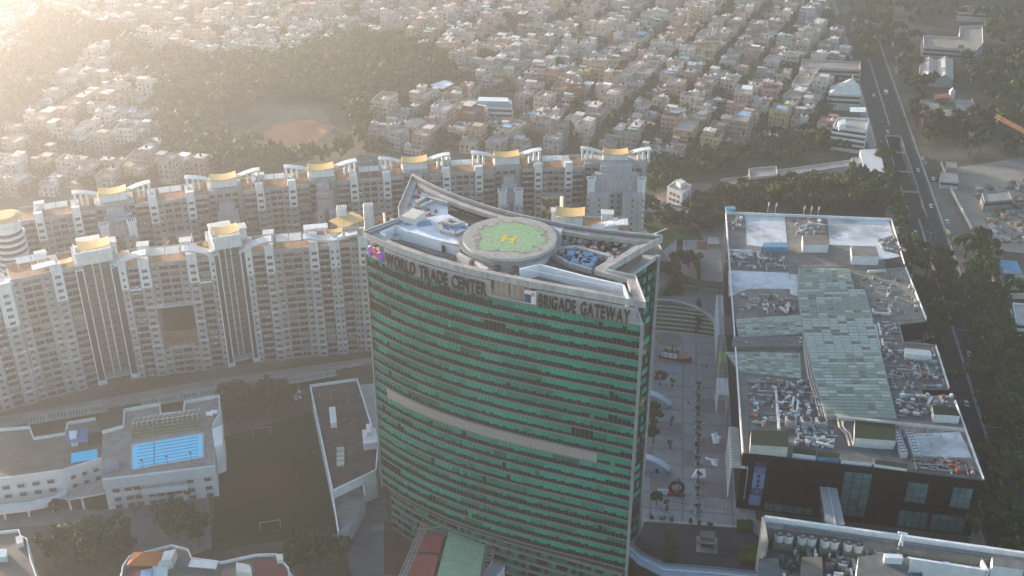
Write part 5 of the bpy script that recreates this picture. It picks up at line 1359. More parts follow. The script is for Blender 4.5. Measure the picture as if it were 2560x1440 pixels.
PQ = pol([(329, 1111), (508, 1082), (509, 1143), (329, 1174)], ZS+.3)
b = MB(); b.prism(PQ, ZS-.05, ZS+.22); b.build('pool_water', water, sc)
b = MB()
for i in range(4): b.wall(PQ[i], PQ[(i+1) % 4], .7, ZS-.05, ZS+.34)
b.build('pool_edge', ltconcrete, sc)
for k in range(7):
    a, c = lerp(PQ[0], PQ[3], (k+1)/7.6), lerp(PQ[1], PQ[2], (k+1)/7.6); a, c = lerp(a, c, .08), lerp(a, c, .93)
    b = MB(); b.wall(a, c, .28, ZS+.1, ZS+.26); b.build('lane_line', mat('lane_navy', (.01, .07, .16), .4, 0), sc)
a, c = lerp(PQ[0], PQ[1], .31), lerp(PQ[3], PQ[2], .31); b = MB(); b.wall(lerp(a, c, .04), lerp(a, c, .96), .3, ZS+.1, ZS+.262); b.build('lane_line', MATS['lane_navy'], sc)
for u in (.13, .47, .80):
    p = lerp(at(335, 1178, ZS), at(515, 1150, ZS), u); b = MB(); b.tube((*p, ZS), (*p, ZS+4.5), .09, n=5); b.box(*p, ZS+4.3, .9, .5, .5); b.build('flood_lamp', dkconcrete, sc)
for k in range(5):     # bleachers
    a, c = at(329, 1090-7*k, ZS+1), at(500, 1064-6*k, ZS+1); b = MB(); b.wall(a, c, 1.3, ZS, ZS+.5+.45*k); b.build('bleacher_row', mat('bleacher', (.20, .19, .13), .9, .15, .4), sc)
b = MB(); A, C = at(328, 1058, ZS+4), at(492, 1034, ZS+4)
for k in range(14): p = lerp(A, C, k/13); b.tube((*p, ZS), (*p, ZS+3.8), .1, n=4); b.tube((*p, ZS+3.8), (p[0]+.5, p[1]+3.2, ZS+4.1), .1, n=4)
b.tube((*A, ZS+3.8), (*C, ZS+3.8), .12, n=4); b.tube((A[0]+.5, A[1]+3.2, ZS+4.1), (C[0]+.5, C[1]+3.2, ZS+4.1), .12, n=4); b.build('pergola_frame', offwhite, sc, kind='stuff')
for x, y in ((524, 1032), (536, 1028)): b = MB(); X, Y = at(x, y, ZS+1.5); b.tube((X-1.3, Y, ZS+1), (X+1.3, Y, ZS+1), .95, n=12); b.build('water_tank', cleanwhite, sc)
b = MB(); b.prism(pol([(530, 1072), (556, 1062), (556, 1110), (536, 1118)], ZS+1), 3, ZS+1, 0); b.build('side_wing', schw, sc)
# windows on the pool wing front
FA, FC = at(262, 1215, ZS-4), at(522, 1183, ZS-4)
FA, FC = at(258, 1199, ZS), at(536, 1165, ZS)
fa_ = math.atan2(FC[1]-FA[1], FC[0]-FA[0])
for r_, z in enumerate((8.6, 4.4, 1.0)):
    for u in (.09, .20, .28, .40, .48, .56, .64, .76, .92):
        if r_ == 0 and .3 < u < .7: continue
        p = lerp(FA, FC, u); q = (p[0]+math.sin(fa_)*.05-sc.location.x, p[1]-math.cos(fa_)*.05-sc.location.y, z)
        inst('window', window_mesh(2.4, 1.5, 4), sc, q, fa_)
b = MB(); b.wall((lerp(FA, FC, .32)[0], lerp(FA, FC, .32)[1]-.9), (lerp(FA, FC, .74)[0], lerp(FA, FC, .74)[1]-.9), 1.8, 6.9, 8.6); b.build('balcony', schw, sc)
for u in np.linspace(.34, .72, 12): p = lerp(FA, FC, u); b = MB(); b.box(p[0], p[1]-.15, 8.8, .5, .2, 2.2, fa_); b.build('pier', mat('school_pier', (.50, .40, .28), .85, .1), sc)
# west wing
ZW = 11.0
b = MB(); ww = [(-90, 1215), (160, 1180), (255, 1150), (255, 1085), (240, 1050), (170, 1062), (165, 1088), (85, 1100), (75, 1072), (-90, 1085)]
b.prism(pol(ww, ZW), 0, ZW, 0, 1); b.build('west_wing', [schw, schroof], sc)
Wp = pol(ww, ZW)
for i in (0, 1, 4, 5, 6, 7, 8): b = MB(); b.wall(Wp[i], Wp[i+1], .45, ZW-.1, ZW+1.3); b.build('parapet', schw, sc)
b = MB(); b.prism(pol([(178, 1133), (243, 1122), (244, 1146), (178, 1157)], ZW+.3), ZW-.05, ZW+.3); b.build('small_pool', water, sc)
b = MB(); b.prism(pol([(163, 1074), (220, 1070), (218, 1104), (166, 1106)], ZW+3.4), ZW+3.1, ZW+3.4, 0, bottom=True); b.build('sun_roof', mat('sunroof_blue', (.11, .17, .36), .7, .1), sc)
b = MB(); b.prism(pol([(172, 1078), (192, 1076), (190, 1092), (174, 1094)], ZW+4.4), ZW, ZW+4.4, 0); b.build('roof_hut', white, sc)
for L in ([(222, 1083), (258, 1078), (258, 1110), (220, 1116)], [(270, 1078), (322, 1070), (320, 1100), (270, 1106)]): b = MB(); b.prism(pol(L, ZW+.2), ZW-.05, ZW+.2); b.build('roof_turf', mat('turf', (.07, .065, .025), .95, .2), sc)
b = MB(); b.prism(pol([(256, 1150), (295, 1138), (296, 1158), (256, 1172)], ZS+2.5), ZW, ZS+2.5, 0, 1); b.build('stair_house', [mat('blue_wall', (.26, .28, .42), .8, .1), concrete], sc)
WA, WC = at(-90, 1216, ZW), at(160, 1181, ZW); wa_ = math.atan2(WC[1]-WA[1], WC[0]-WA[0])
WB = at(255, 1151, ZW); wb_ = math.atan2(WB[1]-WC[1], WB[0]-WC[0])
for z in (7.2, 3.2):
    for u in (.08, .24, .40, .55, .70, .85): p = lerp(WA, WC, u); inst('window', window_mesh(2.4, 1.3, 4), sc, (p[0]+.05-sc.location.x, p[1]-.3-sc.location.y, z), wa_)
    for u in (.2, .5, .8): p = lerp(WC, WB, u); inst('window', window_mesh(1.6, 1.3, 2), sc, (p[0]+.1-sc.location.x, p[1]-.3-sc.location.y, z), wb_)
# porch and curved ramp
b = MB(); b.prism(pol([(160, 1245), (255, 1200), (262, 1232), (170, 1248)], 6), 5.3, 6, 0, 1, True)
for x, y in ((172, 1248), (205, 1246)): b.box(*at(x, y, 5), 0, .7, .7, 5.3)
b.build('porch', [schw, concrete], sc)
b = MB(); pr = [(-60, 1290), (10, 1282), (70, 1275), (130, 1262), (165, 1240)]
P1 = [at(x, y, 3) for x, y in pr]; P2 = [at(x+4, y-22, 3) for x, y in pr]
b.prism(P1+P2[::-1], 2.4, 3, 0, bottom=True)
for a, c in zip(P1[:-1], P1[1:]): b.wall(a, c, .3, 2.4, 4.1)
for p in P1: b.box(*p, 0, .6, .6, 2.4)
b.build('curved_ramp', schw, sc)
# school yard and field
sheet('school_yard', pol([(-200, 1260), (250, 1275), (520, 1225), (530, 1370), (400, 1420), (180, 1310), (-200, 1330)], 0), .012, mat('yard_paving', (.20, .18, .165), .9, .15, .15, stain=.2), 'worn grey paving of the school yard')
fm_ = bpy.data.materials.new('field_turf'); fm_.use_nodes = True
nt = fm_.node_tree; bs = nt.nodes['Principled BSDF']; bs.inputs['Roughness'].default_value = .95; bs.inputs['Specular IOR Level'].default_value = .1
gg = nt.nodes.new('ShaderNodeNewGeometry')
nz = nt.nodes.new('ShaderNodeTexNoise'); nz.inputs['Scale'].default_value = .045; nz.inputs['Detail'].default_value = 5
nz2 = nt.nodes.new('ShaderNodeTexNoise'); nz2.inputs['Scale'].default_value = 1.1; nz2.inputs['Detail'].default_value = 5
for q in (nz, nz2): nt.links.new(gg.outputs['Position'], q.inputs['Vector'])
fx, fy = at(672, 1200)
ds = nt.nodes.new('ShaderNodeVectorMath'); ds.operation = 'DISTANCE'; ds.inputs[1].default_value = (fx, fy, 0); nt.links.new(gg.outputs['Position'], ds.inputs[0])
m1 = nt.nodes.new('ShaderNodeMath'); m1.operation = 'MULTIPLY_ADD'; m1.inputs[1].default_value = -.022; nt.links.new(ds.outputs['Value'], m1.inputs[0]); nt.links.new(nz.outputs['Fac'], m1.inputs[2])
rp = nt.nodes.new('ShaderNodeValToRGB'); rp.color_ramp.elements[0].position = .05; rp.color_ramp.elements[0].color = (.034, .056, .015, 1); rp.color_ramp.elements[1].position = .42; rp.color_ramp.elements[1].color = (.11, .044, .026, 1)
nt.links.new(m1.outputs[0], rp.inputs[0])
mx = nt.nodes.new('ShaderNodeMix'); mx.data_type = 'RGBA'; mx.blend_type = 'MULTIPLY'; mx.inputs['Factor'].default_value = .5; nt.links.new(rp.outputs[0], mx.inputs['A']); nt.links.new(nz2.outputs['Color'], mx.inputs['B'])
nt.links.new(mx.outputs['Result'], bs.inputs['Base Color'])
sheet('sports_field', pol([(545, 1095), (780, 1032), (848, 1332), (530, 1378)], 0), .018, fm_, 'dark worn green and brown playing field beside the school')
gp = MB(); gp.tube((-3.6, 0, 0), (-3.6, 0, 2.4), .05, n=5); gp.tube((3.6, 0, 0), (3.6, 0, 2.4), .05, n=5); gp.tube((-3.6, 0, 2.4), (3.6, 0, 2.4), .06, n=5); gp.tube((-3.6, 0, 2.4), (-3.6, -1.6, 0), .06, n=4); gp.tube((3.6, 0, 2.4), (3.6, -1.6, 0), .06, n=4)
for (x, y), lab in (((676, 1316), 'white goal frame at the near end of the field'), ((655, 1082), 'white goal frame at the far end of the field')):
    o = bpy.data.objects.new('goal_frame', gp.mesh('goal_frame', [cleanwhite])); COL.objects.link(o); o.location = (*at(x, y), .02); o.rotation_euler = (0, 0, R(14)); tag(o, lab, 'goal')
fc = thing('field_fence', 'thin wire fence on posts round the playing field', 'fence', (*at(690, 1360), 0))
FP = pol([(848, 1334), (690, 1360), (528, 1382)], 0)
for a, c in zip(FP[:-1], FP[1:]):
    n = 12
    for k in range(n): p = lerp(a, c, k/n); b = MB(); b.tube((*p, 0), (*p, 4), .08, n=5); b.build('post', dkconcrete, fc)
    b = MB()
    for z in (1.2, 2.6, 3.9): b.tube((*a, z), (*c, z), .04, n=4)
    b.build('rail', dkconcrete, fc)
# long flat-roofed hall between the field and the tower
hl = thing('sports_hall', 'long brown flat-roofed hall with white parapet beside the field', 'hall', (*at(860, 1150), 0))
ZH = 12.0
hp = [(776, 968), (893, 952), (948, 1130), (945, 1190), (900, 1330), (845, 1325), (832, 1270)]
b = MB(); b.prism(pol([(776, 968), (893, 952), (945, 1120), (940, 1180), (832, 1232)], ZH), 0, ZH, 0, 1); b.build('wall', [schw, mat('hall_roof', (.075, .066, .058), .92, .22, .15, stain=.35)], hl)
b = MB(); Wp = pol([(776, 968), (893, 952), (945, 1120), (940, 1180), (832, 1232)], ZH)
for i in range(5): b.wall(Wp[i], Wp[(i+1) % 5], .5, ZH-.1, ZH+1.2)
b.build('parapet', schw, hl)
b = MB(); b.prism(pol([(897, 962), (935, 958), (945, 1030), (915, 1040)], 8), 0, 8, 0, 1); b.build('side_roof', [schw, mat('pale_green_roof', (.33, .36, .32), .8, .1)], hl)
for L, h, nm in (([(822, 1018), (838, 1016), (842, 1056), (826, 1058)], 2.5, 'roof_hut'), ([(905, 1075), (940, 1070), (945, 1105), (908, 1110)], 3.2, 'roof_hut'), ([(915, 1060), (925, 1058), (928, 1080), (917, 1082)], 5, 'roof_hut')):
    b = MB(); b.prism(pol(L, ZH+h), ZH, ZH+h, 0); b.build(nm, schw, hl)
for k in range(4): b = MB(); b.prism(pol([(841, 1118+12*k), (860, 1116+12*k), (861, 1126+12*k), (842, 1128+12*k)], ZH+.8), ZH, ZH+.8); b.build('skylight', mat('skylight_cream', (.40, .42, .36), .5, .08), hl)
pp = MB(); r9 = random.Random(9)
for k in range(26):
    x, y = r9.uniform(795, 925), r9.uniform(975, 1180); p = at(x, y, ZH+.3); a_ = r9.uniform(0, 3.14); l = r9.uniform(1.5, 5); pp.tube((*p, ZH+.25), (p[0]+l*math.cos(a_), p[1]+l*math.sin(a_), ZH+.25), .06, n=4)
pp.build('roof_pipe', ltconcrete, hl, kind='stuff')
# curved white prow of the hall and its yard block
b = MB(); pr = [(832, 1240), (905, 1190), (912, 1235), (870, 1310), (846, 1330)]
b.prism(pol(pr, 9), 0, 9, 0, 1); b.build('curved_prow', [mat('prow_white', (.50, .52, .56), .75, .08), dkconcrete], hl)
b = MB(); Wp = pol(pr, 9.8)
for a, c in ((4, 0), (0, 1), (1, 2)): b.wall(Wp[a], Wp[c], .5, 9, 10.2)
b.build('prow_parapet', white, hl)
b = MB()
for k in range(5): b.box(*at(905+9*k, 1180+4*k, 8), 0, 2.2, 2.2, 7+k % 3*2)
b.build('service_block', concrete, hl, kind='stuff')
sheet('service_yard', pol([(850, 1330), (960, 1230), (985, 1440), (880, 1440)], 0), .014, mat('yard_slab', (.17, .165, .16), .9, .15, .2, stain=.2), 'grey concrete service yard left of the tower foot')
cz = MB()
for k in range(6): cz.prism(pol([(928+6*k, 1312), (931+6*k, 1312), (930+6*k, 1325), (927+6*k, 1325)], 0), .01, .02)
tag(cz.build('zebra_crossing', whitep), 'worn white zebra stripes on the service yard', None, kind='structure')
# ------------- estate road and sheds before the apartments
sheet('estate_road', pol([(-250, 1085), (0, 1043), (500, 955), (935, 893), (935, 908), (500, 978), (0, 1070), (-250, 1115)], 0), .30, mat('estate_slab', (.27, .235, .205), .9, .12, .1, stain=.15), 'raised beige estate road at the foot of the apartments')
b = MB(); A = pol([(-250, 1115), (0, 1071), (500, 979), (935, 909)], 0)
for a, c in zip(A[:-1], A[1:]): b.wall(a, c, .4, 0, 1.6)
tag(b.build('boundary_wall', ltconcrete), 'long low boundary wall in front of the apartment row', 'wall')
shedm = mat('shed_roof', (.30, .32, .29), .85, .1, .3)
for i, (L, lab) in enumerate((([(65, 1038), (268, 1005), (270, 1028), (68, 1062)], 'long low slotted shed at the left behind the school'), ([(348, 997), (560, 962), (565, 985), (352, 1018)], 'long low slotted shed behind the pool'), ([(718, 942), (838, 922), (842, 940), (722, 960)], 'long low slotted shed right, behind the hall'))):
    t = thing('parking_shed', lab, 'shed', (*at(*L[3]), 0)); Wp = pol(L, 3.2)
    b = MB(); b.prism(Wp, 2.9, 3.2, 0, bottom=True); b.build('roof', shedm, t)
    b = MB()
    for p in Wp: b.box(*lerp(p, lerp(Wp[0], Wp[2], .5), .04), 0, .3, .3, 2.9)
    b.build('post', concrete, t)
    n = int(math.hypot(Wp[1][0]-Wp[0][0], Wp[1][1]-Wp[0][1])/1.15)
    b = MB()
    for k in range(n):
        if k % 7 == 6: continue
        a, c = lerp(Wp[0], Wp[1], (k+.5)/n), lerp(Wp[3], Wp[2], (k+.5)/n); b.wall(lerp(a, c, .3), lerp(a, c, .75), .35, 3.2, 3.23)
    b.build('roof_slot', darkvoid, t, kind='stuff')
# ================================================================== red and green roofed canteen at the tower foot
cn = thing('canteen', 'low building with a pale green and a red tin roof at the tower foot', 'canteen', (*at(1110, 1400), 0))
zc = 13.0
grn = mat('green_tin', (.26, .40, .27), .6, .1, .3, stain=.06); red = mat('red_tin', (.36, .10, .08), .7, .12, .4)
base = [(1062, 1288), (1218, 1342), (1200, 1480), (985, 1480)]
b = MB(); b.prism(pol(base, zc-2), 0, zc-2, 0); b.build('wall', dkconcrete, cn)
def tinroof(L, z, m, nm, n):
    Wp = pol(L, z)
    for k in range(n):
        q = [lerp(Wp[0], Wp[3], (k+.01)/n), lerp(Wp[1], Wp[2], (k+.01)/n), lerp(Wp[1], Wp[2], (k+.99)/n), lerp(Wp[0], Wp[3], (k+.99)/n)]
        b = MB(); b.prism(q, z-.25, z-.01*(k % 2), 0); b.build(nm, m, cn)
tinroof([(1128, 1304), (1218, 1340), (1193, 1480), (1082, 1480)], zc+.5, grn, 'roof_sheet', 9)
tinroof([(1054, 1333), (1112, 1337), (1098, 1382), (1040, 1378)], zc-1, red, 'red_sheet', 4); tinroof([(1036, 1384), (1096, 1388), (1078, 1470), (1012, 1470)], zc-1, red, 'red_sheet', 8)
b = MB(); tr = [(1062, 1286), (988, 1460)]
for dx in (0, 9, 18): 
    A, C = at(tr[0][0]+dx, tr[0][1], zc+1), at(tr[1][0]+dx, tr[1][1], zc+1); b.tube((*A, zc+.6), (*C, zc+.6), .18, n=5)
for k in range(16): A, C = lerp(at(1062, 1286, zc+1), at(988, 1460, zc+1), k/15), lerp(at(1080, 1286, zc+1), at(1006, 1460, zc+1), k/15); b.tube((*A, zc+.6), (*C, zc+.6), .12, n=4)
b.tube((*at(1055, 1322, zc+1), zc+.6), (*at(1122, 1312, zc+1), zc+.6), .2, n=5); b.build('steel_truss', mat('truss_grey', (.30, .26, .23), .7, .1), cn, kind='stuff')
for k in range(15):
    A, C = lerp(at(1222, 1345, zc), at(1197, 1480, zc), k/14), lerp(at(1240, 1350, zc), at(1217, 1480, zc), k/14); b = MB(); b.tube((*A, zc), (*C, zc), .16, n=4); b.build('rafter', MATS['truss_grey'], cn)
b = MB()
for dx in (0, 18): b.tube((*at(1222+dx, 1345+dx*.25, zc), zc), (*at(1197+dx, 1480, zc), zc), .2, n=5)
b.build('side_rail', MATS['truss_grey'], cn)
for i, (x, y, w_, d_, h_, m_) in enumerate(((1240, 1415, 5, 12, 7, white), (1270, 1400, 6, 5, 6, white), (1330, 1418, 9, 5, 5.5, white), (1395, 1430, 7, 5, 5, white))):
    t = MB(); t.box(*at(x, y, h_), 0, w_, d_, h_, R(-28), 0, 1); tag(t.build('service_hut', [m_, [bluesheet, shedm, shedm, shedm][i] if i else mat('pale_blue_roof', (.42, .50, .58), .7, .08)]), ['narrow pale blue roofed hut along the canteen side', 'small white hut nearest the canteen at the tower foot', 'middle small white hut at the tower foot', 'right small white hut at the tower foot'][i], 'hut')
b = MB(); b.prism(pol([(960, 1300), (1000, 1330), (1040, 1440), (960, 1440)], 0), .0, .5, 0, 1); tag(b.build('planting_bed', [concrete, mat('bed_earth', (.13, .07, .04), .95, .2)]), 'curved brown earth bed at the tower left foot', 'planter')
sheet('forecourt', pol([(1230, 1380), (1580, 1470), (1560, 1600), (1180, 1600)], 0), .016, mat('brick_court', (.20, .075, .055), .9, .15, .3), 'dark red brick forecourt below the tower')
# ================================================================== near buildings on the bottom edge
def terrace_house(name, lab, outline, z, floors, mats_, extra=None):
    t = thing(name, lab, 'apartment building', (*at(*outline[0], 0), 0))
    Wp = pol(outline, z); b = MB(); b.prism(Wp, 0, z, 0, 1); b.build('wall', mats_, t)
    for i in range(len(Wp)):
        p, q = Wp[i], Wp[(i+1) % len(Wp)]; b = MB(); b.wall(p, q, .35, z, z+1.1); b.build('parapet', mats_[0], t)
    c0 = (sum(p[0] for p in Wp)/len(Wp), sum(p[1] for p in Wp)/len(Wp)); fh = 3.2
    for f in range(floors):
        zz = z-3.2*(f+1)
        if zz < 0: break
        b = MB(); b.prism([lerp(p, c0, -.05) for p in Wp], zz-.15, zz+.95, 0, bottom=True); b.build('balcony_band', mats_[0], t)
        b = MB(); b.prism([lerp(p, c0, -.004) for p in Wp], zz+1.0, zz+2.6, 0); b.build('window_band', darkglass, t)
    return t
t = terrace_house('corner_apartments', 'white stepped-balcony apartment house cut by the lower left corner', [(-90, 1345), (48, 1330), (52, 1345), (68, 1352), (76, 1400), (100, 1470), (-90, 1480)], 24, 6, [white, schroof])
b = MB(); b.prism(pol([(-20, 1372), (18, 1372), (16, 1392), (-22, 1394)], 26.2), 24, 26.2); b.build('roof_sheet', mat('pale_teal', (.45, .56, .58), .7, .1), t)
b = MB(); b.prism(pol([(38, 1342), (56, 1338), (58, 1356), (42, 1360)], 26), 24, 26); b.build('roof_hut', offwhite, t)
t = terrace_house('terrace_apartments', 'white apartment house with dark red roof terraces on the bottom edge', [(308, 1420), (325, 1395), (385, 1380), (430, 1368), (470, 1378), (480, 1400), (555, 1410), (580, 1405), (610, 1398), (640, 1392), (690, 1390), (722, 1425), (725, 1480), (300, 1480)], 20, 3, [white, schroof])
dr = mat('terrace_red', (.17, .055, .055), .9, .12, .3)
for L, z, m_ in (([(315, 1422), (350, 1408), (380, 1412), (372, 1440), (312, 1445)], 20.3, dr), ([(640, 1400), (690, 1396), (715, 1425), (718, 1460), (650, 1450), (635, 1415)], 20.3, dr), ([(452, 1390), (552, 1412), (545, 1440), (440, 1425)], 20.25, mallgrey)):
    b = MB(); b.prism(pol(L, z), 19.9, z); b.build('roof_terrace', m_, t)
b = MB(); X, Y = at(360, 1392, 23); L4 = [(X-5, Y-3, 22), (X+5, Y-3.4, 22), (X+5.4, Y+3.4, 22), (X-4.6, Y+3.4, 22)]
for i in range(4): b.face([L4[i], L4[(i+1) % 4], (X, Y, 25)])
for p in L4: b.tube((p[0], p[1], 20), (p[0], p[1], 22), .12, n=4)
b.build('tent_roof', mat('tent_orange', (.50, .17, .06), .8, .12), t)
for L, z, m_, nm in (([(352, 1425), (382, 1420), (378, 1440), (350, 1444)], 22.5, bluesheet, 'roof_sheet'), ([(385, 1405), (425, 1395), (418, 1440), (375, 1445)], 22.0, mat('pale_teal', (.45, .56, .58), .7, .1), 'roof_sheet'), ([(410, 1378), (440, 1372), (428, 1398), (402, 1402)], 24, offwhite, 'stair_house'), ([(478, 1398), (545, 1402), (540, 1422), (470, 1416)], 22.6, ltmetal, 'solar_panel'), ([(590, 1405), (625, 1412), (630, 1432), (590, 1428)], 23, offwhite, 'roof_hut'), ([(690, 1385), (706, 1384), (708, 1398), (692, 1400)], 22, offwhite, 'roof_hut')):
    b = MB(); b.prism(pol(L, z), z-.3 if 'sheet' in nm or 'solar' in nm else 20, z, 0, bottom=True); b.build(nm, m_, t)
# hospital block, bottom right
hb = thing('hospital_block', 'near grey building with cooling towers and plant on its roof, lower right', 'building', (*at(2200, 1400), 0))
ZB = 28.0
ho_ = [(1905, 1292), (2640, 1395), (2640, 1600), (1890, 1600)]
b = MB(); b.prism(pol([(1913, 1300), (2640, 1402), (2640, 1640), (1895, 1640)], ZB-7), 0, ZB-7, 0, 1); b.build('wall', [mat('hospital_wall', (.22, .23, .24), .85, .1, .2), mat('hospital_deck', (.075, .075, .075), .9, .25, .3, stain=.3)], hb)
A, C = at(1912, 1290, ZB), at(2640, 1392, ZB); b = MB(); b.wall(A, C, 1.0, 0.2, ZB); b.build('parapet', white, hb)
A2, C2 = at(1916, 1302, ZB-1), at(2640, 1406, ZB-1); b = MB(); b.wall(A2, C2, 4.2, ZB-7.1, ZB-1.9); b.build('ledge', concrete, hb)
b = MB(); b.wall(at(1908, 1292, ZB), at(1918, 1352, ZB), .8, 0.2, ZB); b.build('parapet', ltconcrete, hb)
ct = [(1950, 1333), (1972, 1336), (2007, 1339), (2030, 1342), (2064, 1347), (2087, 1350), (2122, 1355), (2147, 1359)]
zt = ZB-1.5
for i in range(0, 8, 2):
    t_ = MB(); (xa, ya), (xb, yb) = at(*ct[i], zt), at(*ct[i+1], zt); t_.box((xa+xb)/2, (ya+yb)/2, ZB-7, 6.4, 3.6, 2.6, R(-9)); cab = t_.build('cooler_frame', mat('cooler_green', (.13, .18, .14), .8, .15), hb)
    for (x, y) in (ct[i], ct[i+1]):
        X, Y = at(x, y, zt); b = MB(); b.cyl(X, Y, ZB-4.4, zt-.6, 1.45, 1.62, 20, 0); b.cyl(X, Y, zt-.6, zt, 1.5, 1.5, 20, 0, 1); o = b.build('cooling_tower', [mat('cooler_white', (.60, .61, .60), .6, .08), black], hb)
        b = MB()
        for k in range(5): b.box(X+.6*math.cos(k*1.257), Y+.6*math.sin(k*1.257), zt, 1.1, .22, .03, k*1.257)
        b.cyl(X, Y, zt, zt+.08, .25, n=8); b.build('fan', greymetal, o)
b = MB(); AA, CC = at(1960, 1318, ZB-1), at(2640, 1420, ZB-1)
for k in range(46): p = lerp(AA, CC, k/45); b.box(*p, ZB-1.6, .25, 1.8, .35, R(-8)); 
b.wall((AA[0], AA[1]+.7), (CC[0], CC[1]+.7), .2, ZB-1.5, ZB-1.2); b.wall((AA[0], AA[1]-.7), (CC[0], CC[1]-.7), .2, ZB-1.5, ZB-1.2); b.build('cable_ladder', dkconcrete, hb, kind='stuff')
for L, z, m0, m1 in (([(2146, 1392), (2205, 1384), (2275, 1396), (2268, 1450), (2140, 1450)], ZB+1.5, white, dkconcrete), ([(1897, 1396), (1945, 1396), (1960, 1450), (1892, 1450)], ZB+.5, offwhite, mallgrey), ([(2005, 1392), (2055, 1392), (2058, 1450), (2000, 1450)], ZB-1, dkconcrete, schroof), ([(2210, 1383), (2255, 1386), (2258, 1396), (2212, 1394)], ZB+4, white, white), ([(2480, 1392), (2560, 1400), (2560, 1425), (2482, 1415)], ZB+1, white, dkconcrete)):
    b = MB(); b.prism(pol(L, z), ZB-7.2, z, 0, 1); b.build('roof_house', [m0, m1], hb)
b = MB(); b.wall(at(2270, 1395, ZB), at(2465, 1425, ZB), .9, ZB-7, ZB+.2); b.build('screen_wall', white, hb)
b = MB(); b.wall(at(2455, 1400, ZB), at(2470, 1428, ZB), .6, ZB-7, ZB+.2); b.build('screen_wall', white, hb)
mc = MB(); r8 = random.Random(88)
for k in range(240):
    x, y = r8.uniform(1940, 2600), r8.uniform(1368, 1450); y = max(y, 1345+(x-1940)*.16)
    p = at(x, y, ZB-6); mc.box(*p, ZB-7, r8.uniform(.5, 3.2), r8.uniform(.4, 1.4), r8.uniform(.6, 2.6), R(-9)+r8.choice([0, 1.57]), r8.randrange(5))
mc.build('roof_machinery', [greymetal, ltmetal, white, dkconcrete, MATS['cooler_green']], hb, kind='stuff')
b = MB(); X, Y = at(2250, 1345, ZB+2); b.tube((X, Y, ZB-3), (X+.6, Y, ZB+4), .28, n=6); b.tube((X+1.4, Y, ZB-2), (X+.6, Y, ZB+4), .28, n=6); b.tube((X-1, Y, ZB+4.4), (X+2, Y-.4, ZB+4), .35, n=6); b.build('davit', cleanwhite, hb)
# ================================================================== the old town: lanes of small houses
WOOD1 = pol([(100, 50), (200, 75), (320, 110), (430, 150), (560, 165), (700, 160), (870, 110), (960, 105), (1130, 165), (1150, 205), (1060, 215), (1080, 255), (980, 270), (930, 330), (905, 380), (860, 385), (840, 350), (830, 300), (790, 265), (690, 260), (600, 310), (560, 345), (640, 370), (800, 370), (880, 400), (700, 440), (560, 440), (430, 400), (400, 340), (395, 210), (260, 150), (160, 190), (110, 260), (60, 330), (0, 350), (-300, 350), (-300, 200), (0, 190), (70, 140)])
WOOD2 = pol([(2150, -60), (2760, -60), (2760, 420), (2420, 395), (2335, 375), (2285, 330), (2250, 215), (2225, 150), (2160, 175), (2130, 110)])
WOOD3 = pol([(1610, 412), (1700, 405), (1830, 388), (2100, 345), (2140, 372), (2000, 398), (1870, 418), (1780, 445), (1700, 460), (1620, 490)])
WOOD4 = pol([(1740, 515), (1850, 492), (1950, 480), (2100, 462), (2205, 478), (2232, 540), (1830, 515), (1805, 560), (1760, 590)])
WOOD5 = pol([(-60, 360), (150, 330), (200, 370), (180, 430), (60, 440), (-60, 440)])
TOWN = pol([(-150, 480), (60, 500), (300, 480), (560, 440), (860, 405), (1180, 385), (1600, 385), (1610, 415), (1720, 404), (1960, 382), (2060, 374), (2168, 350), (2162, 200), (2135, 100), (2130, 0), (2110, -120), (-700, -120), (-300, 300)])
FIELD = pol([(560, 300), (680, 250), (830, 255), (900, 330), (890, 400), (770, 400), (560, 380)])
keep_out = [pol(L) for L in ([(2065, 180), (2165, 180), (2165, 262), (2065, 262)], [(2070, 268), (2180, 268), (2180, 385), (2070, 385)], [(1178, 225), (1300, 225), (1300, 310), (1178, 310)], [(1060, 195), (1150, 195), (1150, 245), (1060, 245)])]
tcols = [((.62, .61, .58), 'white'), ((.56, .53, .46), 'cream'), ((.52, .38, .35), 'pink'), ((.50, .40, .31), 'peach'), ((.44, .42, .39), 'beige'), ((.36, .45, .42), 'mint green'), ((.36, .42, .48), 'pale blue'), ((.33, .32, .31), 'grey'), ((.60, .60, .60), 'whitewashed'), ((.42, .31, .27), 'dusty rose'), ((.50, .44, .27), 'yellow'), ((.26, .13, .11), 'brick red')]
tmats = [mat('town_%s' % n.replace(' ', '_'), tuple(min(.8, v*f) for v, f in zip(c, (1.08, .99, .94))), .9, .14, .12, stain=.28, streak=.3) for c, n in tcols]
rmats = [mat('roof_cement', (.30, .265, .24), .92, .2, .15, stain=.3), mat('roof_lime', (.42, .385, .355), .9, .15, .2, stain=.25), mat('roof_red_tile', (.28, .13, .10), .9, .15, .3, stain=.2), mat('roof_dark', (.19, .17, .16), .92, .2, .2)]
omats = [mat('house_window', (.11, .10, .095), .5, .3, .8), black, cleanwhite, mat('sheet_blue', (.25, .40, .55), .6, .15, .5), mat('sheet_teal', (.30, .46, .42), .6, .15, .5), mat('sheet_red', (.30, .10, .07), .7, .15, .5)]
ALLM = tmats+rmats+omats; NT_, NR_ = len(tmats), len(rmats)
W0, K_, CW, BLU, TEA, REDS = [NT_+NR_+i for i in range(6)]
rh = random.Random(77)
class House: pass
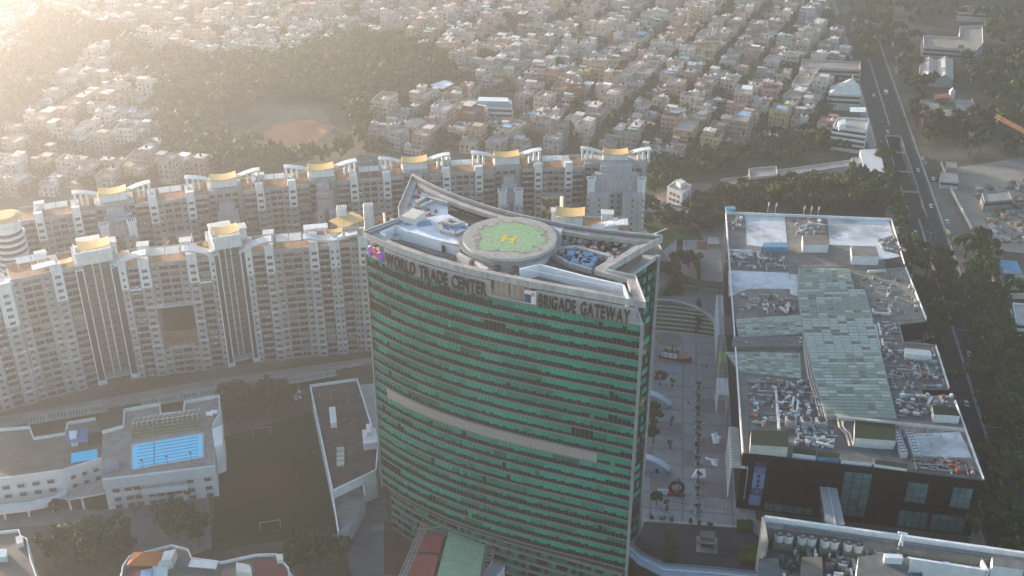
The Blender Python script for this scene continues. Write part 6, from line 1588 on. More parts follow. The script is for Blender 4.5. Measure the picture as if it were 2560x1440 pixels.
def make_house(x, y, a, w, d, fl, ci, ri, near, parts):
    """a: local x axis direction (along the lane). parts: dict of builders by part name"""
    ca, sa = math.cos(a), math.sin(a); T = lambda lx, ly: (x+lx*ca-ly*sa, y+lx*sa+ly*ca)
    fh = 3.1; H = fl*fh
    def bx(b, x0, x1, y0, y1, z0, z1, m, mt=None): b.prism([T(x0, y0), T(x1, y0), T(x1, y1), T(x0, y1)], z0, z1, m, mt, False)
    wl, rf, wn, st, tk = parts['wall'], parts['roof'], parts['window'], parts['stair_house'], parts['tank']
    hx, hy = w/2, d/2
    up = rh.random(); H2 = None
    bx(wl, -hx, hx, -hy, hy, 0, H, ci, NT_+ri)
    pt = .22
    for (x0, x1, y0, y1) in ((-hx, hx, -hy, -hy+pt), (-hx, hx, hy-pt, hy), (-hx, -hx+pt, -hy+pt, hy-pt), (hx-pt, hx, -hy+pt, hy-pt)): bx(rf, x0, x1, y0, y1, H-.02, H+.95, ci)
    if near or rh.random() < .5:                 # floor bands / eaves
        for f in range(1, fl+1): bx(rf, -hx-.35, hx+.35, -hy-.35, hy+.35, f*fh-.22, f*fh-.05, ci if rh.random() < .6 else 0)
    sx = rh.choice([-1, 1]); sy = rh.choice([-1, 1])
    if up < .45:                                 # part-storey on the roof
        uw, ud = w*rh.uniform(.45, .62), d*rh.uniform(.45, .65); cx_, cy_ = sx*(hx-uw/2-.02), sy*(hy-ud/2-.02)
        bx(st, cx_-uw/2, cx_+uw/2, cy_-ud/2, cy_+ud/2, H, H+2.9, ci, NT_+rh.randrange(4)); bx(st, cx_-uw/2-.3, cx_+uw/2+.3, cy_-ud/2-.3, cy_+ud/2+.3, H+2.9, H+3.1, ci if rh.random() < .5 else 0); top = H+3.1
    else:
        cx_, cy_ = sx*(hx-1.6), sy*(hy-2.0); bx(st, cx_-1.5, cx_+1.5, cy_-1.9, cy_+1.9, H, H+2.5, ci, NT_+ri); bx(st, cx_-1.8, cx_+1.8, cy_-2.2, cy_+2.2, H+2.5, H+2.68, ci); top = H+2.68
    if rh.random() < .75:
        p = T(cx_, cy_); tk.cyl(*p, top, top+1.5, .75, .68, 8, rh.choice([K_, K_, CW, CW, BLU]))
    if rh.random() < .26:
        m = rh.choice([BLU, TEA, REDS, NT_+1, CW]); x0 = rh.uniform(-hx, 0); bx(st, x0, x0+w*.45, -hy*.9, hy*.3, H+2.3, H+2.42, m)
    # windows on the four sides
    for s in range(4):
        L = w if s % 2 == 0 else d; n = max(2, int(L/2.7))
        for f in range(fl):
            for k in range(n):
                if rh.random() < (.2 if near else .5): continue
                q = -L/2+L*(k+.5)/n+rh.uniform(-.2, .2); ww = rh.choice([.55, .7, .9]); z0 = f*fh+(.9 if rh.random() < .8 else .1); z1 = f*fh+2.15; e = .04
                if s == 0: c = [T(q-ww, -hy-e), T(q+ww, -hy-e)]
                elif s == 1: c = [T(hx+e, q-ww), T(hx+e, q+ww)]
                elif s == 2: c = [T(q+ww, hy+e), T(q-ww, hy+e)]
                else: c = [T(-hx-e, q+ww), T(-hx-e, q-ww)]
                wn.face([(*c[0], z0), (*c[1], z0), (*c[1], z1), (*c[0], z1)], W0)
    if near and rh.random() < .7:                # projecting balcony
        for f in range(1, fl): bx(rf, -hx*.7, hx*.2, -hy-1.1, -hy, f*fh-.1, f*fh+.85, ci)
def lanes(az, O, u_rng, v_rng, pitch, tagname):
    d = (math.sin(az), math.cos(az)); e = (math.cos(az), -math.sin(az)); out = []
    nl = int((u_rng[1]-u_rng[0])/pitch)
    for k in range(nl):
        uc = u_rng[1]-k*pitch
        for side in (-1, 1):
            v = v_rng[0]+rh.uniform(0, 6)
            while v < v_rng[1]:
                w = rh.choice([6.5, 7.5, 8.5, 9.5, 11, 13.5]); dd = rh.uniform(9.4, 11.4); fl = rh.choices([1, 2, 3, 4, 5], [.14, .36, .30, .14, .06])[0]
                if rh.random() < .05: w, dd, fl = rh.uniform(15, 20), 11.4, rh.choice([3, 4, 5])
                if (v % 92) < 7: v += 7; continue
                u = uc+side*(3.7+dd/2+rh.uniform(-.4, .7)); vv = v+w/2
                X, Y = O[0]+e[0]*u+d[0]*vv, O[1]+e[1]*u+d[1]*vv
                v += w+rh.choice([.3, .4, .9, 1.4])
                out.append((X, Y, math.atan2(d[1], d[0])+rh.gauss(0, .07), w, dd, fl, k, side))
    return out
O1 = at(2165, 352)
cand = lanes(R(24), O1, (-560, -4), (-140, 760), 30.5, 'main')
O2 = at(480, 430)
cand2 = lanes(R(13), O2, (-420, 260), (-120, 600), 30.5, 'left')
split = lambda X, Y: X > -75+(Y-700)*.10
houses = [h for h in cand if split(h[0], h[1]-0)]+[h for h in cand2 if not split(h[0], h[1])]
def ok(X, Y, r=4):
    if Y > 1190 or not inside(X, Y, TOWN): return False
    for W in (WOOD1, WOOD2, WOOD3, FIELD): 
        if inside(X, Y, W): return False
    if inside(X, Y, WOOD5) and rh.random() < .6: return False
    for W in keep_out:
        if inside(X, Y, W): return False
    s = (X-road_pt(0, 0)[0])*math.cos(RA)-(Y-road_pt(0, 0)[1])*math.sin(RA)
    if s > -20: return False
    return True
houses = [h for h in houses if ok(h[0], h[1])]
# gardens: leave some plots to trees
plots = []; built = []
for h in houses: (plots if rh.random() < .13 else built).append(h)
print('houses', len(built))
def dist_cam(h): return math.hypot(h[0], h[1])
def in_frame(h):
    q = Vector((h[0], h[1], 8-CAM_H)); zc_ = q.y*_cp-q.z*_sp; u = 1280+FPX*q.x/zc_; vpx = 720-FPX*(q.y*_sp+q.z*_cp)/zc_
    return -15 < u < 2575 and -10 < vpx < 520
vis = sorted([h for h in built if in_frame(h)], key=dist_cam); near_set = set(id(h) for h in vis[:285])
farb = MB(); fparts = dict(wall=farb, roof=farb, window=farb, stair_house=farb, tank=farb)
lane_count = {}
stw = ['', 'one-storey', 'two-storey', 'three-storey', 'four-storey', 'five-storey']
for h in built:
    X, Y, a, w, dd, fl, k, side = h
    ci = rh.choices(range(12), [.20, .16, .12, .10, .11, .05, .04, .05, .10, .08, .04, .03])[0]; ri = rh.choices(range(4), [.45, .3, .1, .15])[0]
    if id(h) in near_set:
        left = not split(X, Y); key = (left, k, side); lane_count[key] = lane_count.get(key, 0)+1
        lab = '%s %s house, %s on the %s of the %s lane left of trunk road' % (stw[fl], tcols[ci][1], ORD[lane_count[key]-1], 'left' if side < 0 else 'right', ORD[k])
        if left: lab = '%s %s house, %s on the %s of hazy lane %s beyond the wood' % (stw[fl], tcols[ci][1], ORD[lane_count[key]-1], 'left' if side < 0 else 'right', ORD[k])
        t = thing('town_house', lab, 'house', (X, Y, 0), 0, 'houses of the old town')
        pr = {n: MB() for n in ('wall', 'roof', 'window', 'stair_house', 'tank')}
        make_house(X, Y, a, w, dd, fl, ci, ri, True, pr)
        pr['wall'].build('wall', ALLM, t); pr['roof'].build('parapet', ALLM, t); pr['stair_house'].build('stair_house', ALLM, t)
        if pr['tank'].f: pr['tank'].build('water_tank', ALLM, t)
        if pr['window'].f: pr['window'].build('window_opening', ALLM, t, kind='stuff')
    else: make_house(X, Y, a, w, dd, fl, ci, ri, False, fparts)
tag(farb.build('distant_houses', ALLM), 'mass of small pale houses fading into the haze', None, kind='stuff')
# lanes between the houses: dusty asphalt
lane_m = mat('lane_dust', (.15, .135, .12), .95, .2, .1)
lb = MB()
for az, O, k0, v0, v1 in ((R(24), O1, 18, -140, 760), (R(13), O2, 21, -120, 600)):
    d = (math.sin(az), math.cos(az)); e = (math.cos(az), -math.sin(az)); u1 = -4 if az > .3 else 260
    for k in range(k0):
        u = u1-k*30.5; seg = 12
        for j in range(int((v1-v0)/seg)):
            va, vb = v0+j*seg, v0+(j+1)*seg; m_ = (O[0]+e[0]*u+d[0]*(va+6), O[1]+e[1]*u+d[1]*(va+6))
            if not inside(*m_, TOWN) or inside(*m_, WOOD1) or split(*m_) != (az > .3): continue
            lb.prism([(O[0]+e[0]*(u+s)+d[0]*v, O[1]+e[1]*(u+s)+d[1]*v) for s, v in ((-3, va), (3, va), (3, vb), (-3, vb))], -.1, .012)
tag(lb.build('town_lanes', lane_m), 'narrow dusty lanes between the rows of houses', None, kind='structure')
# ------------- landmark buildings of the town
def block(name, lab, L, z, side, top, par=1.0, cat='building', bands=0, base=0):
    Wp = pol(L, z); t = thing(name, lab, cat, (*Wp[0], 0)); b = MB(); b.prism(Wp, base, z, 0, 1); b.build('wall', [side, top], t)
    if par:
        b = MB()
        for i in range(len(Wp)): b.wall(Wp[i], Wp[(i+1) % len(Wp)], .3, z-.1, z+par)
        b.build('parapet', side, t)
    c0 = (sum(p[0] for p in Wp)/len(Wp), sum(p[1] for p in Wp)/len(Wp)); fh = 3.4
    for f in range(bands):
        zz = z-fh*(f+1)+.6
        if zz < .5: break
        b = MB(); b.prism([lerp(p, c0, -.006) for p in Wp], zz+.3, zz+1.9, 0); b.build('window_band', winglass, t)
        b = MB(); b.prism([lerp(p, c0, -.05) for p in Wp], zz-.5, zz-.25, 0, bottom=True); b.build('floor_slab', side, t)
    return t, Wp
t, Wp = block('banded_office', 'white office block with dark window bands beside the trunk road', [(2082, 318), (2095, 296), (2172, 300), (2165, 330)], 15, white, rmats[1], 1, bands=4)
for L, z in (([(2095, 302), (2112, 296), (2115, 308), (2098, 314)], 18.5), ([(2125, 268), (2165, 268), (2165, 280), (2125, 280)], 13)): b = MB(); b.prism(pol(L, z), 13 if z < 14 else 15, z); b.build('roof_house', white, t)
t, Wp = block('tent_roofed_hall', 'white hall with peaked tent roof beside the trunk road', [(2076, 216), (2150, 216), (2152, 240), (2072, 236)], 11, offwhite, rmats[1], .5, 'hall', 2)
X, Y = at(2132, 190, 18); b = MB()
for i in range(4): b.face([(*Wp[i], 11.2), (*Wp[(i+1) % 4], 11.2), (X, Y, 16.5)])
b.tube((X, Y, 16), (X, Y, 19.5), .5, .2, 6); b.build('tent_roof', offwhite, t)
t, Wp = block('long_market', 'long banded pinkish market block above the tent-roofed hall', [(2005, 150), (2150, 158), (2150, 176), (2003, 170)], 12, mat('market_pink', (.46, .40, .37), .9, .1), rmats[0], 1, bands=3)
t, Wp = block('white_house', 'white four-storey house on its own behind the tower right shoulder', [(1668, 470), (1692, 452), (1728, 466), (1706, 486)], 14, mat('house_white', (.66, .64, .60), .85, .06), rmats[1], 1, 'house')
for s, (i, j) in enumerate(((0, 3), (3, 2))):
    a_ = math.atan2(Wp[j][1]-Wp[i][1], Wp[j][0]-Wp[i][0]); 
    for f in range(4):
        for u in (.25, .5, .75) if s == 0 else (.3, .7): p = lerp(Wp[i], Wp[j], u); inst('window', window_mesh(1.4, 1.4, 2), t, (p[0]+math.sin(a_)*.03-Wp[0][0], p[1]-math.cos(a_)*.03-Wp[0][1], f*3.3+1.2), a_)
a_ = math.atan2(Wp[0][1]-Wp[1][1], Wp[0][0]-Wp[1][0])
for f in range(4):
    for u in (.25, .5, .75): p = lerp(Wp[1], Wp[0], u); inst('window', window_mesh(1.2, 1.4, 2), t, (p[0]+math.sin(a_)*.03-Wp[0][0], p[1]-math.cos(a_)*.03-Wp[0][1], f*3.3+1.2), a_)
b = MB(); b.prism(pol([(1690, 452), (1702, 446), (1715, 455), (1702, 460)], 17), 14, 17); b.build('roof_house', offwhite, t); 
t, Wp = block('assembly_hall', 'white hall with sloped blue roof light in the middle of the town', [(1190, 250), (1278, 252), (1280, 272), (1188, 268)], 12, white, rmats[1], .6, 'hall', 2)
b = MB(); b.prism(pol([(1196, 242), (1270, 244), (1272, 254), (1195, 252)], 15.5), 12, 15.5, 0, 1); b.build('roof_light', [omats[3], white], t)
t, Wp = block('pavilion_house', 'low wide white-roofed pavilion at the edge of the wood', [(1074, 212), (1110, 200), (1140, 206), (1105, 222)], 8, offwhite, cleanwhite, 0, 'house', 1)
# station by the road
block('station_roof', 'big plain white shed roof beside the underpass', [(2150, 374), (2200, 372), (2212, 432), (2160, 428)], 9, offwhite, mat('station_white', (.56, .57, .56), .7, .08, .1), 0, 'station')
block('station_platform', 'long narrow cream platform building behind the mall trees', [(1942, 428), (2128, 402), (2132, 414), (1945, 444)], 7, mat('station_cream', (.52, .45, .38), .85, .08), rmats[1], .8, 'station')
block('station_office', 'pinkish two-storey office left of the platform building', [(1802, 450), (1892, 442), (1892, 462), (1800, 472)], 8, mat('station_cream', (.52, .45, .38), .85, .08), rmats[0], .8, 'station', 1); block('station_annex', 'taller pinkish annex between office and platform', [(1872, 424), (1940, 418), (1944, 440), (1874, 446)], 10, mat('station_cream', (.52, .45, .38), .85, .08), rmats[0], .8, 'station', 1)
block('station_hut', 'small cream hut touching the white shed roof', [(2128, 396), (2150, 394), (2152, 408), (2130, 410)], 8, offwhite, rmats[1], .3, 'station')
# buildings in the right-hand wood
block('college_block', 'pale L-shaped building in the wood at upper right', [(2308, 92), (2398, 96), (2400, 70), (2455, 66), (2457, 110), (2440, 128), (2310, 118)], 10, mat('college_pink', (.50, .44, .39), .85, .1), rmats[0], 1.2, 'building', 2)
t, Wp = block('corrugated_hall', 'hall with two pale corrugated gable roofs in the right wood', [(2302, 150), (2382, 148), (2384, 196), (2300, 192)], 7, ltconcrete, rmats[1], 0, 'hall')
for k in range(2):
    Q = [lerp(Wp[0], Wp[1], .03+.5*k), lerp(Wp[0], Wp[1], .45+.5*k), lerp(Wp[3], Wp[2], .45+.5*k), lerp(Wp[3], Wp[2], .03+.5*k)]; r0, r1 = lerp(Q[0], Q[1], .5), lerp(Q[3], Q[2], .5)
    b = MB(); b.face([(*Q[0], 7.1), (*r0, 9.6), (*r1, 9.6), (*Q[3], 7.1)]); b.face([(*r0, 9.6), (*Q[1], 7.1), (*Q[2], 7.1), (*r1, 9.6)]); b.face([(*Q[3], 7.1), (*r1, 9.6), (*Q[2], 7.1)]); b.build('gable_roof', mat('corrugated_beige', (.42, .38, .34), .7, .08, .3), t)
t, Wp = block('courtyard_villa', 'red-roofed villa round a square court in the right wood', [(2304, 246), (2428, 248), (2450, 290), (2310, 296)], 8, mat('villa_red', (.26, .13, .11), .9, .1), rmats[0], .9, 'villa')
b = MB(); b.prism(pol([(2348, 256), (2386, 256), (2392, 272), (2350, 274)], 8.1), 7.9, 8.12); b.build('court', grassm, t)
b = MB(); b.prism(pol([(2336, 236), (2372, 234), (2374, 244), (2338, 246)], 11), 8, 11); b.build('roof_pavilion', omats[5], t)
b = MB(); X, Y = at(2380, 232, 12); b.box(X, Y, 8, 3, 3, 5); b.face([(X-1.8, Y-1.8, 13), (X+1.8, Y-1.8, 13), (X, Y, 16)]); b.face([(X+1.8, Y-1.8, 13), (X+1.8, Y+1.8, 13), (X, Y, 16)]); b.face([(X-1.8, Y+1.8, 13), (X-1.8, Y-1.8, 13), (X, Y, 16)]); b.build('turret', offwhite, t)
block('wood_lodge', 'low pale lodge near the top right corner', [(2398, 14), (2500, 22), (2498, 38), (2395, 32)], 7, offwhite, rmats[2], .6, 'house', 1)
block('grey_shed', 'grey-blue roofed shed at the edge of the right wood', [(2132, 48), (2178, 46), (2180, 58), (2134, 62)], 6, concrete, mat('slate_blue', (.30, .34, .38), .7, .1), 0, 'shed')
# right edge: blue-roofed house, site
block('blue_roof_house', 'house with bright blue tin roof right of the trunk road', [(2478, 648), (2542, 652), (2556, 682), (2492, 680)], 7, offwhite, mat('tin_blue', (.14, .32, .48), .55, .1, .3), 0, 'house', 1)
block('beige_house', 'beige house below the blue-roofed one at the right edge', [(2500, 690), (2600, 692), (2600, 720), (2510, 722)], 6, offwhite, rmats[0], .8, 'house', 1)
block('edge_house', 'white house cut by the right edge beside the trunk road', [(2532, 760), (2640, 770), (2640, 815), (2540, 808)], 8, white, rmats[1], .8, 'house', 2)
block('gate_house', 'small flat-roofed gate house at the building site', [(2352, 432), (2392, 436), (2396, 456), (2352, 452)], 5, offwhite, rmats[1], .4, 'house', 1); block('gate_annex', 'brick hut behind the site gate house', [(2365, 404), (2392, 406), (2392, 420), (2366, 420)], 6, mat('hut_brick', (.34, .25, .2), .9, .1), rmats[1], .3, 'house')
block('kerb_office', 'small dark concrete frame at the building site edge', [(2455, 482), (2520, 478), (2530, 500), (2462, 505)], 6, concrete, concrete, .4, 'building', 1)
sheet('site_ground', pol([(2385, 420), (2640, 380), (2640, 640), (2480, 625), (2420, 560), (2370, 470)], 0), .02, mat('site_dust', (.30, .265, .225), .95, .2, .06, stain=.1), 'pale dusty ground of the building site')
rub = MB(); r5 = random.Random(55); RP = pol([(2440, 480), (2640, 430), (2640, 615), (2500, 605), (2450, 560)])
xs = [p[0] for p in RP]; ys = [p[1] for p in RP]
for k in range(900):
    x, y = r5.uniform(min(xs), max(xs)), r5.uniform(min(ys), max(ys))
    if not inside(x, y, RP): continue
    s = r5.choice([.4, .6, 1, 1.8, 2.6]); rub.box(x, y, -.2, s*r5.uniform(.5, 2), s, s*r5.uniform(.3, 1.0)+.2, r5.uniform(0, 3), r5.randrange(4))
tag(rub.build('rubble', [concrete, ltconcrete, dkconcrete, earthm]), 'heap of broken concrete on the building site', 'rubble', kind='stuff')
b = MB(); A = pol([(2470, 548), (2490, 590), (2530, 602), (2640, 612)], 0)
for a, c in zip(A[:-1], A[1:]): b.wall(a, c, 3.4, 0, .5)
tag(b.build('site_ramp', ltconcrete), None, None, kind='structure')
b = MB(); A = pol([(2352, 410), (2372, 470), (2420, 560), (2440, 600)], 0)
for a, c in zip(A[:-1], A[1:]): b.wall(a, c, .3, 0, 2.2)
tag(b.build('site_wall', offwhite), 'white boundary wall between site and trunk road', 'wall')
# crane jib reaching in from the right
cr = thing('tower_crane', 'orange lattice crane jib reaching in at the right edge', 'crane', (*at(2640, 372, 40), 0))
A, C = Vector((*at(2488, 292, 42), 42)), Vector((*at(2640, 372, 42), 42)); dv_ = (C-A).normalized(); sd_ = dv_.cross(Vector((0, 0, 1))).normalized(); n = 22
crm = mat('crane_orange', (.45, .22, .10), .6, .1); b = MB()
ch_ = [(sd_*.9, ), (sd_*-.9, ), (Vector((0, 0, 1.6)), )]
for (o_,) in ch_: b.tube(A+o_, C+o_, .16, n=5)
b.build('jib_chord', crm, cr)
b = MB()
for k in range(n):
    p, q = A.lerp(C, k/n), A.lerp(C, (k+1)/n)
    b.tube(p+ch_[0][0], q+ch_[1][0], .08, n=4); b.tube(p+ch_[0][0], q+ch_[2][0], .08, n=4); b.tube(p+ch_[1][0], q+ch_[2][0], .08, n=4)
b.build('jib_brace', crm, cr, kind='stuff')
b = MB(); b.box(C.x, C.y, 0, 1.8, 1.8, 46); b.build('mast', crm, cr)
# red earth sports ground in the wood
sheet('red_ground', pol([(630, 352), (695, 308), (780, 298), (822, 318), (800, 348), (745, 368), (670, 368)], 0), .04, mat('red_earth', (.40, .17, .09), .95, .12, .05), 'orange-red earth playing ground beside the wood')
sheet('dry_grass', pol([(590, 345), (690, 275), (800, 270), (835, 320), (780, 365), (610, 372)], 0), .02, mat('dry_turf', (.17, .15, .09), .95, .25, .05), 'dry grass round the red playing ground')
sheet('red_lane', pol([(1610, 495), (1740, 455), (1800, 462), (1800, 478), (1740, 478), (1625, 515)], 0), .02, earthm, 'bare reddish lane behind the apartment end')
# curved bridge road behind the tower right shoulder
cb = thing('curved_viaduct', 'grey curved viaduct on posts behind the tower right shoulder', 'viaduct', (*at(1650, 525), 0))
VP = [(1560, 530), (1600, 518), (1650, 513), (1700, 518), (1735, 528)]; zV = 6
P1 = [at(x, y, zV) for x, y in VP]; P2 = [at(x, y+16, zV) for x, y in VP]
b = MB(); b.prism(P1+P2[::-1], zV-1, zV, 0, bottom=True); b.build('deck', ltconcrete, cb)
b = MB()
for P_ in (P1, P2):
    for a, c in zip(P_[:-1], P_[1:]): b.wall(a, c, .3, zV-.9, zV+1.1)
b.build('parapet', concrete, cb)
for p in P2: b = MB(); b.box(*p, 0, 1, 1, zV-1); b.build('pier', concrete, cb)

# ================================================================== trees
leafs = [leafmat('leaf_deep', (.024, .042, .015)), leafmat('leaf_mid', (.048, .074, .021)), leafmat('leaf_olive', (.10, .112, .030)), leafmat('leaf_dry', (.14, .115, .04))]
bark = mat('bark', (.11, .085, .065), .9, .2, 1.0)
def crown_arrays(seed, n_clump, n_leaf, rx, rz, zc, leaf, lobes=1.0):
    """leaf clumps spread through an uneven crown; returns verts (n,4,3)"""
    g_ = np.random.default_rng(seed); V = []
    cl_ = []
    for _ in range(n_clump):
        d = g_.normal(size=3); d /= np.linalg.norm(d); r = g_.uniform(.35, 1.0)**.6
        if d[2] < -.3: d[2] *= -.4
        cl_.append((d*r*np.array([rx, rx, rz])*g_.uniform(.75, 1.1), g_.uniform(.24, .42)*rx))
    for c, cr_ in cl_:
        k = int(n_leaf/n_clump*g_.uniform(.6, 1.4)); d = g_.normal(size=(k, 3)); d /= np.linalg.norm(d, axis=1)[:, None]
        rad = cr_*g_.uniform(.6, 1.05, size=(k, 1)); p = c+d*rad*np.array([1, 1, .75])+np.array([0, 0, zc])
        nrm = d+g_.normal(size=(k, 3))*.45+np.array([0, 0, .35]); nrm /= np.linalg.norm(nrm, axis=1)[:, None]
        t = np.cross(nrm, g_.normal(size=(k, 3))); t /= np.linalg.norm(t, axis=1)[:, None]; s = np.cross(nrm, t)
        L = leaf*g_.uniform(.6, 1.3, size=(k, 1)); Wd = L*g_.uniform(.55, .9, size=(k, 1))
        V.append(np.stack([p-t*L, p-s*Wd, p+t*L, p+s*Wd], axis=1))
    return np.concatenate(V)
def mesh_from_quads(name, Q, mi, mats_):
    n = len(Q); me = bpy.data.meshes.new(name); me.vertices.add(4*n); me.vertices.foreach_set('co', Q.reshape(-1).astype(np.float32))
    me.loops.add(4*n); me.loops.foreach_set('vertex_index', np.arange(4*n, dtype=np.int32)); me.polygons.add(n)
    me.polygons.foreach_set('loop_start', np.arange(0, 4*n, 4, dtype=np.int32))
    for m in mats_: me.materials.append(m)
    me.polygons.foreach_set('material_index', mi.astype(np.int32)); me.update(calc_edges=True); return me
protos = []
def tree_mesh(seed, rx, rz, zc, h, mixw, n_leaf=760, leaf=.62, n_clump=13):
    Q = crown_arrays(seed, n_clump, n_leaf, rx, rz, zc, leaf); g_ = np.random.default_rng(seed+1)
    mi = np.repeat(g_.choice(3, size=len(Q)//12+1, p=mixw), 12)[:len(Q)]; mi = np.where(g_.random(len(Q)) < .3, g_.choice(3, size=len(Q), p=mixw), mi)
    me = mesh_from_quads('crown', Q, mi, leafs[:3])
    b = MB(); b.tube((0, 0, 0), (.1, 0, zc*.55), .35, .24, 7)
    for k in range(4): a_ = k*1.6+seed; b.tube((.1, 0, zc*.5), (rx*.5*math.cos(a_), rx*.5*math.sin(a_), zc+rz*.2), .2, .07, 5)
    return me, b.mesh('trunk', [bark])
protos = [tree_mesh(1, 4.6, 3.2, 6.4, 9, [.55, .35, .1]), tree_mesh(2, 5.4, 3.4, 6.8, 10, [.35, .45, .2]), tree_mesh(3, 3.6, 4.0, 6.6, 10, [.7, .25, .05]), tree_mesh(4, 5.0, 3.0, 6.0, 9, [.1, .3, .6]), tree_mesh(5, 1.5, 1.4, 2.9, 4, [.4, .5, .1], 260, .30, 8), tree_mesh(6, 2.6, 5.0, 7.2, 12, [.75, .2, .05], 620, .5)]
def tree(px, py, kind, s, label, group=None, world_pos=None, cat='tree', z=0.0):
    X, Y = world_pos or at(px, py, 0)
    t = thing('tree', label, cat, (X, Y, z), rt.uniform(0, 6.28), group); sc_ = s*rt.uniform(.9, 1.1); t.scale = (sc_, sc_, sc_*rt.uniform(.9, 1.15))
    for nm, me in zip(('crown', 'trunk'), protos[kind]): o = bpy.data.objects.new(nm, me); COL.objects.link(o); o.parent = t
    return t
rt = random.Random(4)
for i, (x, y) in enumerate(planter_px):
    X, Y = at(x, y); lab = ('small tree in the %s planter of the middle plaza row' % ORD[i]) if i < 9 else ['small tree in the planter by the upper white canopy', 'small tree in the planter between bollard strips', 'small tree in the planter before the lower white canopy', 'small tree in the planter left of the lane kerb', 'small tree in the planter above the bush line'][i-9]
    tree(0, 0, 4, .85, lab, 'planter trees on the plaza', (X, Y), z=.9)
for i, (x, y) in enumerate(bush_px):
    t = tree(x, y, 4, .75, 'dark round bush, %s from the tower along the lane kerb' % ORD[i], 'round bushes along the lane', cat='bush', z=-1.2)
for (x, y, k, s, lab) in ((1650, 965, 2, .8, 'dark tree above the upper white canopy at the tower foot'), (1628, 1072, 2, 1.0, 'tall dark tree between the two white canopies'), (1634, 1105, 0, .8, 'dark tree just above the lower white canopy'), (1622, 1045, 0, .9, 'dark tree below the upper white canopy'), (1640, 1262, 2, .7, 'dark narrow tree left of the ring sculpture'), (1690, 690, 0, 1.2, 'dark tree behind the terraced lawn'), (1720, 668, 2, 1.0, 'dark tree left of the garden walk'), (1672, 715, 0, 1.3, 'wide dark tree against the tower right edge'), (1700, 728, 3, .8, 'low tree above the amphitheatre rim'), (1748, 655, 2, .6, 'small tree beside the garden walk'), (1746, 775, 5, .5, 'narrow tree at the amphitheatre right rim'), (1742, 812, 5, .5, 'narrow tree at the amphitheatre lower rim'), (1655, 560, 3, .8, 'small tree on the far lawn edge'),
                            (146, 1290, 2, .9, 'round dark tree before the school curved ramp'), (190, 1385, 3, 1.5, 'large yellow-green tree at the school gate'), (238, 1352, 3, 1.35, 'yellow-green tree right of the large gate tree'), (285, 1385, 0, 1.25, 'dark tree right of the gate trees'), (140, 1415, 1, 1.3, 'bushy tree nearest the lower left house'), (330, 1400, 0, 1.1, 'dark tree behind the orange tent'), (240, 1420, 1, 1.3, 'wide tree on the bottom edge left of the red terraces'), (300, 1345, 1, 1.0, 'tree below the school porch'),
                            (408, 1322, 1, .9, 'leftmost tree of the clump beside the field'), (440, 1305, 0, 1.0, 'second tree of the clump beside the field'), (475, 1310, 0, 1.1, 'tallest tree of the clump beside the field'), (505, 1335, 2, 1.0, 'tree of the clump touching the field corner'), (445, 1350, 1, .9, 'nearest tree of the clump beside the field'), (500, 1365, 0, .9, 'low tree at the field fence corner'), (430, 1258, 4, 1.4, 'small tree against the pool wing front, left'), (470, 1248, 4, 1.5, 'small tree against the pool wing front, middle'), (496, 1243, 4, 1.3, 'small tree against the pool wing front, right'),
                            (745, 1410, 1, 1.1, 'bushy tree left of the service yard, farthest left'), (790, 1400, 2, 1.0, 'tree in the middle left of the service yard'), (830, 1415, 1, 1.1, 'tree nearest the service yard on the bottom edge'), (855, 1400, 0, .9, 'dark tree touching the service yard edge'), (770, 1440, 0, 1.2, 'tree cut by the bottom edge below the field'), (700, 1450, 1, 1.0, 'tree behind the red roof terrace')):
    tree(x, y, k, s, lab)
for i in range(12): tree(560+15*i+rt.uniform(-5, 5), 1035-rt.uniform(0, 34)-i*1.5, rt.choice([2, 5, 5, 0]), rt.uniform(.75, 1.15), 'tall dark tree in the row behind the playing field', 'trees behind the playing field')
for i in range(10): tree(580+15*i+rt.uniform(-5, 5), 1060-i*3+rt.uniform(-8, 3), rt.choice([0, 1]), rt.uniform(.5, .75), 'low tree in the row along the far field edge', 'trees along the far field edge')
for i in range(26):
    t_ = -260+i*13.5; X, Y = road_pt(-14.0+rt.uniform(-1.5, 1.5), t_); tree(0, 0, rt.choice([0, 1, 2]), rt.uniform(1.0, 1.35), 'dark street tree between the mall and the trunk road, %s from the near end' % ORD[i], 'street trees along the mall', (X, Y))
def scatter(W, n, rmin, avoid=()):
    xs = [p[0] for p in W]; ys = [p[1] for p in W]; out = []
    for _ in range(n*14):
        if len(out) >= n: break
        x, y = rt.uniform(min(xs), max(xs)), rt.uniform(min(ys), max(ys))
        if not inside(x, y, W) or any(inside(x, y, a_) for a_ in avoid): continue
        if any((x-a_)**2+(y-b_)**2 < rmin**2 for a_, b_ in out): continue
        out.append((x, y))
    return out
W6 = pol([(2392, 640), (2480, 640), (2470, 700), (2530, 740), (2520, 880), (2640, 880), (2640, 1500), (2500, 1500), (2455, 1080), (2425, 860)])
W7 = pol([(2300, 640), (2345, 640), (2390, 850), (2340, 850)])
for X, Y in scatter(W6, 95, 4.6): tree(0, 0, rt.choice([0, 1, 0, 2]), rt.uniform(1.0, 1.5), 'dark tree in the thicket right of the trunk road', 'thicket right of the trunk road', (X, Y))
for X, Y in scatter(W7, 9, 6.5): tree(0, 0, rt.choice([0, 1]), rt.uniform(1.0, 1.4), 'dark tree shading the trunk road beside the mall middle', 'trees over the trunk road', (X, Y))
for X, Y in scatter(WOOD4, 78, 4.4): tree(0, 0, rt.choice([1, 3, 3, 0, 1]), rt.uniform(.9, 1.35), 'full-leaved tree in the grove behind the mall roof', 'grove behind the mall', (X, Y))
